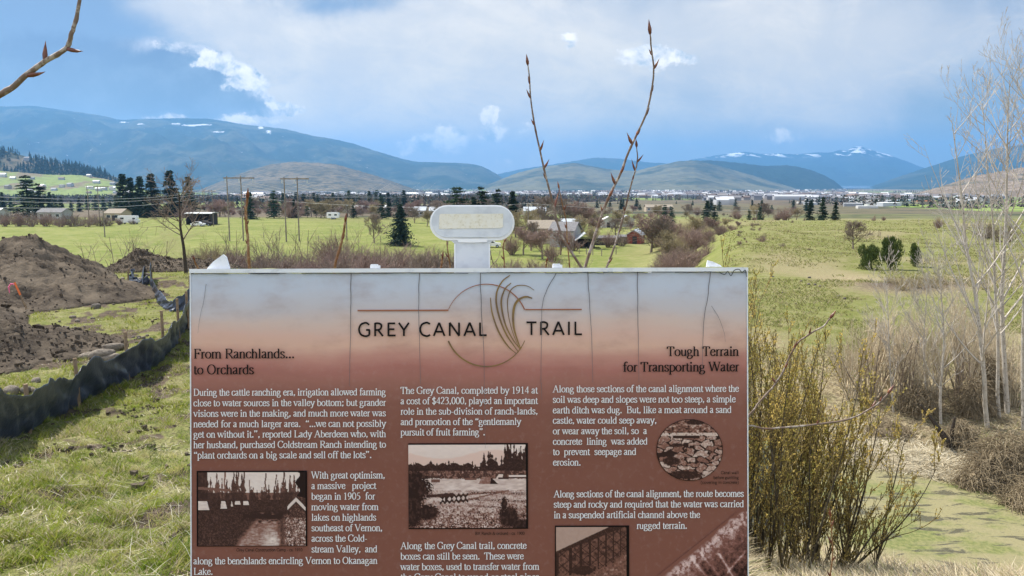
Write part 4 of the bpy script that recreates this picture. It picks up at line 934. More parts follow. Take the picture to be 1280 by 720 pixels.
def b_conifer(seed, mtl, levels=20, base_w=.24, per=11, droop=.28, bare=.04, jag=.3, top_pow=.85, dense=12):
    def f(root):
        rng = np.random.default_rng(seed); V_, F_ = [], []; n = 0
        for L in range(levels):
            t = (L+rng.uniform(0, .6))/levels; z0 = bare+(1-bare)*t
            rad = base_w*(1-t)**top_pow*rng.uniform(1-jag, 1.05)+.008
            for k in range(max(4, int(per*(1-.5*t)))):
                a = rng.uniform(0, 2*math.pi); rl = rad*rng.uniform(.5, 1.2)
                for c in range(dense):
                    s = rng.uniform(.12, 1.0); x, y = math.cos(a)*rl*s, math.sin(a)*rl*s; z = z0-droop*rl*s*s+rng.normal(0, .006)
                    q_ = .020+.022*(1-s)+.008*rng.random(); o = rng.normal(0, 1, (3, 3)); o[:, 2] *= .55; o = o/np.linalg.norm(o, axis=1)[:, None]*q_
                    o[0] += np.array([math.cos(a), math.sin(a), -.5])*q_*.6
                    V_.append(np.array([x, y, z])+o); F_.append((n, n+1, n+2)); n += 3
        mesh_np('crown', np.concatenate(V_), np.array(F_), mtl, root)
        limbs_mesh('trunk', [(np.array([[0, 0, -.03], [0, 0, .5], [0, 0, .97]]), np.array([.016, .010, .002]))], BARK_DARK, root, 6)
    return f
def b_clump(seed, mtl, shape, n=2600, size=.06, trunk=True, lobes=9):
    """leafy or needle bush: leaf-size faces on lumpy lobes"""
    def f(root):
        rng = np.random.default_rng(seed); V_, F_ = [], []
        cs = [np.array([rng.normal(0, shape[0]*.45), rng.normal(0, shape[0]*.45), rng.uniform(.18, .86)]) for _ in range(lobes)]
        rs = [shape[1]*rng.uniform(.55, 1.1)*(1.15-.7*c[2]) for c in cs]
        for i in range(n):
            k = int(rng.integers(lobes)); d = unit(rng.normal(0, 1, 3)); c = cs[k]+d*rs[k]*rng.uniform(.55, 1.08)*np.array([1, 1, 1.25])
            if c[2] < .02: c[2] = abs(c[2])+.02
            o = rng.normal(0, 1, (3, 3)); o = o/np.linalg.norm(o, axis=1)[:, None]*size*rng.uniform(.5, 1.1); o[0] += d*size*.7+np.array([0, 0, size*.8])
            V_.append(c+o); F_.append((3*i, 3*i+1, 3*i+2))
        V_ = np.concatenate(V_); V_[:, 2] *= 1/ V_[:, 2].max()
        mesh_np('foliage', V_, np.array(F_), mtl, root)
        limbs_mesh('trunk', [(np.array([[0, 0, -.04], [0, 0, .4], [.02, 0, .8]]), np.array([.03, .02, .005]))], BARK_DARK, root, 5)
    return f
PLANTS = {
 'shrub_a': ('bare_shrub', b_shrub(1, 22, (9, 8), .75, BARK_GREY, .0052)), 'shrub_b': ('bare_shrub', b_shrub(2, 24, (9, 8), .55, BARK_PINK, .0052)),
 'shrub_c': ('bare_shrub', b_shrub(3, 20, (9, 8), .95, BARK_GREY, .0056)), 'shrub_d': ('bare_shrub', b_shrub(4, 28, (8, 7), .40, BARK_STRAW, .0048)),
 'shrub_e': ('bare_shrub', b_shrub(5, 22, (9, 8), .80, BARK_PINK, .0050)), 'pale_shrub': ('bare_shrub', b_shrub(6, 10, (9, 6), .34, BARK_PALE, .0046)),
 'thin_shrub': ('bare_shrub', b_shrub(7, 8, (5, 4), .60, BARK_GREY, .0036)), 'straw_shrub': ('bare_shrub', b_shrub(8, 26, (5, 4), .9, BARK_STRAW, .0044)),
 'round_a': ('bare_tree', b_round_tree(11, BARK_PINK, BARK_GREY)), 'round_b': ('bare_tree', b_round_tree(12, BARK_GREY, BARK_GREY, kids=(12, 9, 8))), 'round_c': ('bare_tree', b_round_tree(13, BARK_STRAW, BARK_GREY, kids=(13, 9, 8))),
 'conifer_a': ('conifer_tree', b_conifer(21, NEEDLE)), 'conifer_b': ('conifer_tree', b_conifer(22, NEEDLE, base_w=.19, levels=22)), 'conifer_c': ('conifer_tree', b_conifer(23, NEEDLE, base_w=.30, levels=15, top_pow=.6, bare=.08, jag=.4)),
 'pine': ('pine_tree', b_conifer(24, NEEDLE, base_w=.33, levels=11, top_pow=.42, bare=.20, jag=.45, droop=.05, dense=15)),
 'spruce': ('spruce_tree', b_conifer(25, SPRUCE, base_w=.46, levels=24, per=16, top_pow=.8, dense=16, droop=.18)),
 'juniper_a': ('juniper_bush', b_clump(31, JUNI, (.62, .42), 5200, .052, lobes=12)), 'juniper_b': ('juniper_bush', b_clump(32, JUNI, (.40, .33), 3000, .055, lobes=9)),
 'dark_bush': ('evergreen_bush', b_clump(33, NEEDLE, (.55, .40), 2600, .06, lobes=10)),
}
def spot(px, top, base=None, Y=None):
    """ground point and height of a plant seen from row base (or at depth Y) up to row top"""
    p = ground(px, base) if Y is None else atz(px, Y)
    zt = at(px, top, p[1])[2]
    return p, max(zt-p[2], .3)
RNG = random.Random(5)
def put(kind, px, top, base=None, Y=None, label=None, cat=None, group=None, wide=1.0):
    p, h = spot(px, top, base, Y)
    return plant(kind, p-np.array([0, 0, .02*h]), h*1.02, label, cat, group, RNG.uniform(0, 6.28), wide)

# conifers -------------------------------------------------------------------
CF = 'conifer tree'
put('conifer_c', 36, 219, 272, label='taller of the two dark conifers standing alone at the far left', cat=CF, wide=2.0); put('conifer_c', 51, 229, 273, label='shorter broad dark conifer beside the tall one at the far left', cat=CF, wide=2.0)
for px, tp, Y, k, lb in ((163, 217, 330, 'conifer_b', 'left conifer of the dark row behind the white motorhome'), (172, 221, 325, 'conifer_a', 'second conifer from the left in the dark row behind the motorhome'), (184, 220, 330, 'conifer_b', 'third conifer from the left in the dark row behind the motorhome'), (198, 216, 335, 'conifer_a', 'wide tallest conifer at the right end of the dark row left of the bare tree'), (154, 244, 320, 'conifer_c', 'low dark conifer at the left foot of the dark conifer row'),
                     (166, 247, 315, 'conifer_c', 'low dark conifer directly behind the white motorhome'), (178, 245, 318, 'conifer_c', 'low broad conifer in front of the dark conifer row'), (191, 251, 312, 'conifer_c', 'lowest dark conifer at the right foot of the conifer row'),
                     (221, 212, 330, 'conifer_a', 'dark conifer seen through the bare tree crown on its left side'), (243, 220, 335, 'conifer_a', 'dark conifer just right of the bare roadside tree'), (318, 240, 300, 'conifer_a', 'dark conifer just right of the left wooden power pole frame'), (347, 238, 310, 'conifer_c', 'broad dark conifer between the two wooden power pole frames'),
                     (372, 249, 316, 'conifer_a', 'dark conifer behind the right wooden power pole frame'), (388, 257, 316, 'pine', 'round evergreen just right of the right power pole frame'), (399, 255, 318, 'pine', 'round evergreen left of the small white trailer'), (409, 257, 316, 'pine', 'round evergreen right behind the white trailer'),
                     (445, 254, 310, 'conifer_c', 'small dark conifer at the field edge right of the white trailer'), (480, 246, 300, 'conifer_c', 'dark conifer touching the left side of the blue spruce'), (488, 252, 330, 'conifer_a', 'slim dark conifer half hidden behind the blue spruce'),
                     (572, 231, 210, 'pine', 'tall round crowned pine above the oval marker'), (603, 233, 215, 'conifer_c', 'airy conifer above the right half of the oval marker'), (622, 236, 220, 'conifer_c', 'dark conifer right of the oval marker with a reddish bud before it'), (641, 238, 230, 'conifer_a', 'dark pointed conifer left of the tall twig'), (593, 246, 225, 'conifer_b', 'small slim conifer between two taller ones above the marker'),
                     (828, 256, 260, 'conifer_c', 'dark conifer right of the tall twig above the red shed'), (836, 258, 262, 'conifer_c', 'small dark conifer leaning against the one above the red shed'), (880, 250, 250, 'conifer_a', 'pointed dark conifer above the brushy thicket at mid right'), (889, 256, 252, 'conifer_c', 'lower broad conifer beside the pointed one above the thicket'), (945, 258, 230, 'conifer_c', 'low dark conifer showing over the meadow thicket'), (932, 262, 232, 'conifer_c', 'low flat dark conifer left of another above the meadow thicket'),
                     (1007, 250, 190, 'conifer_a', 'left conifer of the trio on the meadow crest'), (1022, 246, 192, 'conifer_a', 'middle and tallest conifer of the trio on the meadow crest'), (1038, 252, 190, 'conifer_a', 'right conifer of the trio on the meadow crest')):
    put(k, px, tp, Y=Y, label=lb, cat=CF, wide={'conifer_a': 1.55, 'conifer_b': 1.6, 'pine': 1.35}.get(k, 1.5))
put('spruce', 501, 255, 307, label='blue green spruce standing alone on the lawn left of the marker', cat='spruce tree', wide=1.1)
for px in (352, 360, 367, 376, 386, 394, 402, 413, 421, 429, 437, 446, 455, 462, 471, 479, 486, 496, 508, 522):
    put(RNG.choice(['conifer_a', 'conifer_b', 'conifer_c']), px+RNG.uniform(-3, 3), RNG.uniform(237, 247), Y=RNG.uniform(520, 640), label='dark conifer in the shelter belt beyond the long white roofs', cat=CF, group='conifers of the far shelter belt', wide=1.7)
for k_, (px, tp) in enumerate(((4, 243), (14, 240), (24, 246), (62, 248), (72, 240), (78, 242), (86, 246), (98, 250), (108, 247), (118, 244), (128, 249), (138, 246), (146, 250))):
    put(RNG.choice(['conifer_a', 'conifer_b', 'conifer_c']), px, tp, Y=RNG.uniform(420, 560), label='dark conifer in the row below the far left pasture', cat=CF, group='conifers below the left pasture', wide=1.6)
for k_ in range(46):
    px = RNG.uniform(640, 1010); put(RNG.choice(['conifer_a', 'conifer_b', 'conifer_c']), px, RNG.uniform(247, 257), Y=RNG.uniform(480, 900), label='small dark conifer in the distant tree belt before the town', cat=CF, group='conifers of the belt before the town', wide=1.8)
# junipers and evergreen bushes on the right meadow
put('juniper_a', 1089, 303, 337, label='wide low juniper at the left of the green clump on the meadow', cat='juniper', wide=.62); put('juniper_b', 1113, 293, 337, label='taller pointed juniper at the right of the green clump on the meadow', cat='juniper', wide=.62)
put('juniper_b', 1144, 302, 333, label='small round juniper standing alone right of the green clump', cat='juniper', wide=.62)

# bare shrubs and trees -------------------------------------------------------
SH = 'shrub'
for px, tp, Y in ((-8, 260, 262), (14, 266, 250), (31, 262, 250), (48, 268, 248), (66, 262, 250), (84, 268, 246), (100, 264, 250), (116, 268, 248), (132, 263, 252), (6, 262, 265), (22, 258, 262), (40, 264, 258), (58, 261, 262), (76, 266, 256), (92, 262, 262), (108, 268, 254), (124, 264, 260), (140, 267, 252), (156, 270, 258), (172, 272, 262)):
    put(RNG.choice(['shrub_a', 'shrub_b', 'shrub_e', 'shrub_c']), px, tp, Y=Y, label='bare brown shrub in the hedgerow along the far left edge of the green field', cat=SH, group='hedgerow shrubs at the left field edge', wide=1.3)
put('thin_shrub', 113, 296, Y=38, label='thin bare shrub behind the soil heap peak', cat=SH, wide=1.1); put('thin_shrub', 178, 283, Y=45, label='spindly leafless sapling shrub on the bank left of the bare tree', cat=SH, wide=.7); put('thin_shrub', 205, 290, Y=47, label='spindly leafless shrub next to the foot of the bare tree', cat=SH, wide=.9)
put('shrub_d', 262, 288, Y=44, label='tan upright shrub right of the bare tree trunk behind the sign corner', cat=SH, wide=.8)
BR = [(258, 308, 52, 'shrub_b'), (272, 300, 58, 'shrub_e'), (308, 298, 70, 'shrub_b'), (326, 302, 72, 'shrub_c'), (360, 306, 70, 'shrub_e'), (395, 316, 56, 'shrub_b'), (440, 312, 58, 'shrub_e'), (470, 314, 56, 'shrub_b'), (522, 318, 54, 'shrub_c'), (283, 302, 60, 'shrub_a'), (297, 296, 62, 'shrub_c'), (318, 305, 58, 'shrub_e'), (336, 306, 66, 'shrub_a'), (352, 312, 60, 'shrub_c'), (372, 303, 55, 'thin_shrub'), (388, 308, 66, 'thin_shrub'), (430, 300, 62, 'shrub_b'), (446, 306, 66, 'shrub_a'), (462, 310, 60, 'shrub_c'), (480, 309, 64, 'shrub_a'), (498, 312, 62, 'shrub_e'), (515, 311, 66, 'shrub_c'), (532, 309, 64, 'shrub_a'), (420, 280, 118, 'shrub_b'), (300, 318, 50, 'shrub_c'), (345, 322, 50, 'shrub_a'), (410, 318, 52, 'shrub_c'), (455, 321, 52, 'shrub_e'), (505, 322, 54, 'shrub_a')]
for px, tp, Y, k in BR:
    put(k, px, tp, Y=Y, label='bare grey brown brush rising behind the top edge of the sign left of the marker', cat=SH, group='brush behind the left half of the sign', wide=1.25)
for k_ in range(64):
    px = RNG.uniform(248, 562); Yb = RNG.uniform(48, 80)
    put(RNG.choice(['shrub_a', 'shrub_b', 'shrub_c', 'shrub_e', 'shrub_a', 'thin_shrub']), px, 312+RNG.uniform(-9, 9)-(6 if px > 430 else 0), Y=Yb, label='bare grey brown brush rising behind the top edge of the sign left of the marker', cat=SH, group='brush behind the left half of the sign', wide=1.5)
for px, tp, Y in ((150, 282, 60), (300, 276, 90), (345, 272, 95), (385, 276, 92), (412, 286, 75), (440, 274, 110), (330, 284, 70)):
    put('thin_shrub', px, tp, Y=Y, label='spindly leafless sapling in front of the green field', cat=SH, group='saplings before the green field', wide=.8)
put('round_b', 468, 266, 304, label='rounded bare tree on the lawn just left of the blue spruce', cat='tree', wide=.95)
for px, tp, Y, k, lb in ((654, 282, 150, 'round_a', 'bare pinkish fruit tree just right of the oval marker'), (678, 284, 142, 'round_a', 'bare pinkish fruit tree in front of the grey house gable'), (690, 296, 136, 'shrub_b', 'low pinkish shrub at the foot of the fruit tree by the grey house'), (645, 262, 200, 'round_c', 'tan rounded willow behind the oval marker'), (662, 260, 210, 'round_c', 'tan rounded willow left of the grey house roof'),
                        (535, 262, 250, 'round_c', 'yellowish rounded tree left behind the oval marker'), (520, 258, 270, 'round_b', 'grey bare tree right behind the blue spruce'), (548, 256, 280, 'round_b', 'grey bare tree just above the marker left edge'), (680, 244, 235, 'round_b', 'bare grey tree above the grey house roof'), (700, 247, 240, 'round_b', 'bare grey tree behind the white topped roof'), (718, 250, 245, 'round_a', 'bare tree between the two tall twigs'),
                        (735, 258, 250, 'round_a', 'bare brown tree behind the dark open shed'), (752, 262, 250, 'round_b', 'bare tree crossed by the tall right twig'), (770, 262, 240, 'round_c', 'olive grey tree left of the red shed'), (782, 268, 245, 'round_c', 'olive grey tree right above the red shed roof'),
                        (812, 264, 150, 'round_a', 'large rounded bare tree touching the red shed right side'), (826, 270, 145, 'round_b', 'large bare tree right of the red shed with dark trunk base'), (842, 272, 150, 'shrub_e', 'brown shrub between the red shed trees and the thicket'), (866, 268, 130, 'round_c', 'pale grey willow left in the mid right thicket'), (884, 270, 125, 'round_a', 'pinkish bare tree in the mid right thicket'), (902, 272, 130, 'round_c', 'pale willow in the middle of the mid right thicket'),
                        (918, 276, 120, 'round_a', 'rounded bare willow at the right of the mid right thicket'), (936, 282, 130, 'round_b', 'greyish bare willow past the sign right corner'), (872, 296, 95, 'pale_shrub', 'small pale birch like shrub with white stems above the sign'), (838, 314, 85, 'shrub_c', 'low round bare shrub on the yellow grass above the sign'), (822, 318, 88, 'shrub_a', 'tiny bare shrub on the yellow grass beside a rounder one'),
                        (930, 300, 75, 'shrub_e', 'reddish tan shrub directly above the sign right corner'), (962, 296, 78, 'shrub_d', 'tan upright shrub right of the sign on the meadow edge'), (975, 302, 72, 'shrub_c', 'dark based bare shrub at the meadow left edge'), (1008, 312, 66, 'shrub_a', 'small grey shrub in the middle of the meadow'), (1062, 275, 72, 'round_b', 'rounded bare tree alone in the middle of the meadow'), (1094, 285, 95, 'thin_shrub', 'tiny bare sapling on the meadow above the junipers'),
                        (958, 280, 140, 'round_c', 'pale rounded willow at the meadow far left edge'), (985, 274, 145, 'shrub_e', 'pinkish shrub under the conifer trio'), (1000, 272, 150, 'shrub_b', 'reddish shrub in front of the conifer trio'), (1165, 268, 120, 'shrub_b', 'brown bare shrub on the meadow crest left of the birches'), (1085, 268, 150, 'shrub_e', 'left reddish shrub on the meadow crest'), (1098, 269, 150, 'shrub_b', 'right reddish shrub on the meadow crest'),
                        (1225, 268, 90, 'shrub_a', 'brown shrub on the meadow seen between birch trunks'), (1250, 272, 85, 'shrub_c', 'wide brown shrub on the meadow behind the birches')):
    put(k, px, tp, Y=Y, label=lb, cat='tree' if k.startswith('round') else SH, wide={'round_a': 1.3, 'round_b': 1.2, 'round_c': 1.35}.get(k, 1.15))
for k_ in range(64):
    px = 838+k_*1.8+RNG.uniform(-6, 6); Yb = RNG.uniform(70, 130); put(RNG.choice(['shrub_a', 'shrub_d', 'shrub_e', 'shrub_b', 'shrub_c']), px, 318-.30*(Yb-70)-14*RNG.random()-(14 if px > 850 else 0), Y=Yb, label='grey tan shrub in the dense thicket between the red shed and the meadow', cat=SH, group='shrubs of the mid right thicket', wide=1.5)
for k_ in range(70):
    px = RNG.uniform(815, 985); Yb = RNG.uniform(95, 210); put(RNG.choice(['round_a', 'round_c', 'shrub_b', 'shrub_e', 'shrub_a', 'shrub_d']), px, 294-.17*(Yb-95)+RNG.uniform(-6, 8), Y=Yb, label='bare bush in the brown scrub right of the tallest twig', cat=SH, group='scrub between the red barn and the meadow', wide=1.4)
for k_ in range(34):
    px = RNG.uniform(560, 830); put(RNG.choice(['shrub_a', 'shrub_b', 'shrub_e']), px, 275+RNG.uniform(-12, 10), Y=RNG.uniform(215, 330), label='bare brown shrub in the gardens beyond the houses', cat=SH, group='garden shrubs beyond the houses', wide=1.4)
for k_ in range(16):
    px = RNG.uniform(560, 720); put(RNG.choice(['shrub_a', 'shrub_c', 'shrub_e']), px, 321+RNG.uniform(-6, 6), Y=RNG.uniform(62, 84), label='low bare brush just behind the sign below the marker head', cat=SH, group='low brush behind the sign middle', wide=1.5)
for k_ in range(120):
    px = RNG.uniform(225, 610); put(RNG.choice(['round_a', 'round_b', 'round_c', 'shrub_e']), px, RNG.uniform(246, 263), Y=RNG.uniform(310, 470), label='bare brown tree in the orchard belt beyond the green field', cat='tree', group='bare trees beyond the green field', wide=1.4)
for k_ in range(70):
    px = RNG.uniform(600, 1000); put(RNG.choice(['round_a', 'round_b', 'round_c', 'shrub_b']), px, RNG.uniform(253, 268), Y=RNG.uniform(240, 430), label='bare tree in the brown orchard belt beyond the houses', cat='tree', group='bare trees beyond the houses', wide=1.45)
for px, tp, Y, k in ((664, 276, 160, 'round_b'), (700, 286, 150, 'round_a'), (718, 284, 160, 'shrub_e'), (738, 282, 165, 'round_c'), (760, 284, 168, 'shrub_b'), (775, 286, 172, 'shrub_a'), (690, 268, 190, 'round_b'), (722, 268, 195, 'round_c'), (745, 270, 200, 'round_a'), (768, 272, 200, 'round_b'), (640, 286, 150, 'shrub_b')):
    put(k, px, tp, Y=Y, label='bare garden tree or bush partly hiding the houses right of the marker', cat='tree', group='garden trees round the houses', wide=1.2)
for px, tp, Y in ((1110, 343, 47), (1122, 340, 46), (1136, 344, 45.5), (1150, 342, 46), (1162, 341, 47), (1178, 343, 46), (1128, 346, 43.5), (1146, 346, 44), (1168, 346, 44)):
    put('straw_shrub', px, tp, Y=Y, label='low russet brush in the brown patch across the gully', cat=SH, group='russet brush in the meadow patch', wide=1.9)

# the bare roadside tree at the left corner of the sign
p, h = spot(235, 196, Y=33.5)
t_ = empty('bare_tree', p, 'bare dark trunked tree with upswept grey twigs left behind the sign corner', 'tree')
rng = np.random.default_rng(41); out = []
grow(rng, (0, 0, -.1), (.02, 0, 1), h*.70, .085, 3, out, (15, 7, 4), (35, 75), .22, .05, 9, (.42, .66), .38, .25)
sc_ = h/max(q_[0][:, 2].max() for q_ in out); out = [(q_[0]*sc_, q_[1], q_[2]) for q_ in out]
limbs_mesh('trunk', [o for o in out if o[2] == 3], BARK_DARK, t_, 7); limbs_mesh('crown', [o for o in out if o[2] < 3], BARK_GREY, t_, 3, .006)

# ------------------------------------------------------------ right bank: birches, pale thicket, brambles, willow
BIRCH = mat('birch_bark', (.47, .43, .37), .9, .15, noise=[(16, (.16, .135, .11), .56, .66), (2.5, (.33, .285, .23), .45, .7)])
BIRCHT = mat('birch_twigs', (.50, .455, .40), .9, .15)
def birch(px0, py0, px1, py1, Y, r, seed, label, kids=(24, 6, 4), ratio=(.20, .42), up=.55, t0=.22):
    b0 = atz(px0, Y); tp = at(px1, py1, Y+.4); v = tp-b0; h = np.linalg.norm(v)
    root = empty('birch_tree', b0, label, 'birch tree'); rng = np.random.default_rng(seed); out = []
    grow(rng, (0, 0, -.15), v, h, r, 3, out, kids, (30, 62), up*.5, .035, 12, ratio, t0, .12)
    # bend so the tip lands where it stands in the photograph
    e = out[0][0][-1]; k_ = v-e
    out = [(P+np.clip(P[:, 2:3]/h, 0, 1.0)*k_[None]*(1 if True else 0), r_, l) for P, r_, l in out]
    limbs_mesh('trunk', [o for o in out if o[2] == 3], BIRCH, root, 7); limbs_mesh('crown', [o for o in out if o[2] < 3], BIRCHT, root, 3, .0048)
for a_ in ((1248, 548, 1190, 150, 23.4, .075, 51, 'pale birch with dark streaked trunk leaning left, leftmost of the tall birches'), (1272, 520, 1262, 100, 24.5, .085, 52, 'tallest straight pale birch near the right edge of the view'), (1295, 540, 1286, 96, 23.0, .08, 53, 'pale birch cut by the right edge of the view'), (1262, 545, 1228, 128, 24.2, .06, 54, 'slender birch between the leaning birch and the tallest birch'),
           (1188, 560, 1172, 318, 24.0, .05, 55, 'thin birch with a bent trunk over the dark fallen stump'), (1170, 545, 1160, 330, 24.6, .04, 56, 'thin birch sapling left of the bent one'), (1127, 545, 1108, 336, 24.8, .035, 57, 'pale slender birch sapling at the left of the thicket'), (1330, 560, 1318, 90, 23.5, .08, 58, 'birch just past the right edge reaching its twigs into view')):
    birch(*a_)
for px, tp, Y, k in ((1085, 372, 26.5, 'pale_shrub'), (1102, 350, 26, 'pale_shrub'), (1118, 345, 27, 'pale_shrub'), (1135, 356, 25.6, 'pale_shrub'), (1150, 350, 27, 'pale_shrub'), (1180, 362, 26, 'pale_shrub'), (1205, 356, 26.5, 'pale_shrub'), (1222, 372, 25.6, 'pale_shrub'), (1240, 360, 27, 'pale_shrub'), (1262, 380, 26, 'pale_shrub'), (1070, 395, 26, 'pale_shrub'), (1060, 410, 27, 'pale_shrub'), (1160, 385, 25.0, 'pale_shrub'), (1140, 400, 25.0, 'thin_shrub'), (1210, 400, 25, 'thin_shrub'), (1095, 400, 25.2, 'thin_shrub'), (1280, 400, 25, 'pale_shrub'), (1230, 330, 29, 'pale_shrub'), (1200, 320, 30, 'pale_shrub')):
    put(k, px, tp, Y=Y, label='leafless pale thicket shrub growing along the far side of the gully', cat=SH, group='pale thicket shrubs across the gully', wide=.62)
BRAM = mat('dry_bramble', (.29, .235, .155), .95, .1, noise=[(8, (.19, .15, .10), .42, .62)])
def bramble(px, py, w, h, seed, label, n=900):
    b0 = ground(px, py); root = empty('bramble_mound', b0, label, 'bramble'); rng = np.random.default_rng(seed); out = []
    for k in range(n):
        a = rng.uniform(0, 2*math.pi); r0 = w*math.sqrt(rng.random())*.9; s = np.array([math.cos(a)*r0, math.sin(a)*r0*.7, h*rng.uniform(.2, .98)*(1-(r0/w)**2)])
        d = rng.normal(0, .5, 3); d[2] = rng.uniform(.2, .9); L = rng.uniform(.25, .7)*h
        P = [s]
        for i in range(5): P.append(P[-1]+unit(d)*L/5); d[2] -= .42; d += rng.normal(0, .12, 3)
        out.append((np.array(P), np.linspace(.009, .004, 6)))
    v, f = tubes(out, 3); v[:, 2] = np.maximum(v[:, 2], -.15); mesh_np('stems', v, f, BRAM, root, smooth=True)
    rngp = np.random.default_rng(seed+1); vv = []; ff = []
    m_ = MB(); 
    nu, nv = 26, 9
    for i in range(nv):
        for j in range(nu):
            a = 2*math.pi*j/nu; t = i/(nv-1)*math.pi/2; rr_ = (1+.25*float(vnoise(a*2.2, t*3, seed)))
            vv.append((math.cos(a)*math.cos(t)*w*.72*rr_, math.sin(a)*math.cos(t)*w*.52*rr_, math.sin(t)*h*.66*rr_-.05))
    ff = [[i*nu+j, i*nu+(j+1) % nu, (i+1)*nu+(j+1) % nu, (i+1)*nu+j] for i in range(nv-1) for j in range(nu)]
    mesh_np('thatch', vv, np.array(ff), BRAM, root, smooth=True)
bramble(1262, 600, 1.15, 1.35, 61, 'large mound of dry brown bramble on the right bank above the algae pond', 1500); bramble(1228, 612, .75, .8, 62, 'smaller dry bramble mound at the water edge left of the large one', 800); bramble(1300, 640, 1.0, 1.0, 63, 'dry bramble mound cut by the right edge beside the pond', 1000)
bramble(1200, 560, .6, .9, 64, 'dark dry bramble tangle at the foot of the thin bent birch', 600); bramble(1110, 545, .8, .5, 65, 'low dry bramble at the left end of the far bank', 600)
for k_, (px, py, w, h) in enumerate(((1232, 500, .55, 1.6), (1150, 520, .5, 1.1), (1216, 520, .5, 1.3))):
    bramble(px, py, w, h, 70+k_, ('tall veil of dry vines hanging on the leftmost tall birch', 'dry vine mound between the slender saplings', 'dry vine mound left of the leaning birch foot')[k_], 700)
# fallen dark stump and stakes in the gully
b0 = ground(1189, 563); st = empty('fallen_stump', b0, 'dark dead leaning stump with broken limbs on the far bank of the pond', 'stump'); m_ = MB()
m_.tube([(0, 0, -.1), (-.12, 0, .25), (-.5, .1, .8), (-.95, .1, 1.35)], [.16, .11, .06, .03], 7); m_.build('trunk', BARK_DARK, st, True)
m_ = MB(); m_.tube([(.02, 0, 0), (.0, .05, .5), (.03, 0, 1.0)], [.10, .06, .03], 6); m_.build('limb', BARK_DARK, st, True)
m_ = MB(); m_.tube([(0, -.05, .05), (.4, -.1, .1), (.7, -.1, .02)], [.06, .04, .015], 6); m_.build('root', BARK_DARK, st, True)
# willow thicket right of the sign
WST = mat('willow_stem', (.075, .062, .042), .9, .15, noise=[(20, (.15, .12, .08), .45, .65)]); WTW = mat('willow_twig', (.20, .15, .065), .9, .15)
CATK = mat('willow_catkin', (.70, .53, .17), .9, .1, trans=.45, noise=[(5, (.42, .36, .08), .45, .62)])
CATK2 = mat('willow_catkin_green', (.68, .55, .19), .9, .1, trans=.45, noise=[(4, (.42, .38, .10), .42, .6)])
def willow(px, Y, H, nst, spread, seed, label, hole=0.0):
    b0 = atz(px, Y); root = empty('willow_shrub', b0, label, 'willow'); rng = np.random.default_rng(seed); out = []
    for s in range(nst):
        a = rng.uniform(0, 2*math.pi); e = abs(rng.normal(0, spread)); bx = rng.normal(0, .28, 2)
        grow(rng, (bx[0], bx[1], -.2), (math.cos(a)*e+.03, math.sin(a)*e, 1), H*rng.uniform(.66, 1.0), rng.uniform(.009, .020), 2, out, (13, 6), (16, 48), .40, .05, 9, (.22, .44), .12, .18)
    limbs_mesh('stems', [o for o in out if o[2] == 2], WST, root, 5); limbs_mesh('twigs', [o for o in out if o[2] < 2], WTW, root, 3, .0028)
    V_, F_ = [], []; n = 0
    for P, r_, l in out:
        if l == 2: continue
        for k in range(9 if l == 1 else 9):
            t = rng.uniform(.1, 1)*(len(P)-1); i = min(int(t), len(P)-2); c = P[i]+(P[i+1]-P[i])*(t-i)
            if c[2] < H*.12: continue
            if rng.random() > .25+.75*min(1, c[2]/(H*.6)): continue
            d = unit(unit(P[i+1]-P[i])+rng.normal(0, .45, 3)); s = unit(np.cross(d, rng.normal(0, 1, 3))); L = rng.uniform(.015, .030); w = L*.34
            V_ += [c, c+d*L*.5+s*w, c+d*L, c+d*L*.5-s*w]; F_.append((n, n+1, n+2, n+3)); n += 4
    mesh_np('catkins', np.array(V_), np.array(F_), CATK if seed % 2 else CATK2, root)
willow(962, 7.6, 2.8, 18, .20, 81, 'yellow budding willow clump tight against the right edge of the sign'); willow(1010, 8.4, 2.95, 18, .24, 82, 'yellow budding willow clump, tallest and middle of the three right of the sign'); willow(1048, 8.2, 2.1, 13, .34, 83, 'thin outer willow clump leaning over the pond'); willow(918, 8.2, 3.0, 14, .18, 84, 'willow clump hidden mostly behind the sign right edge')

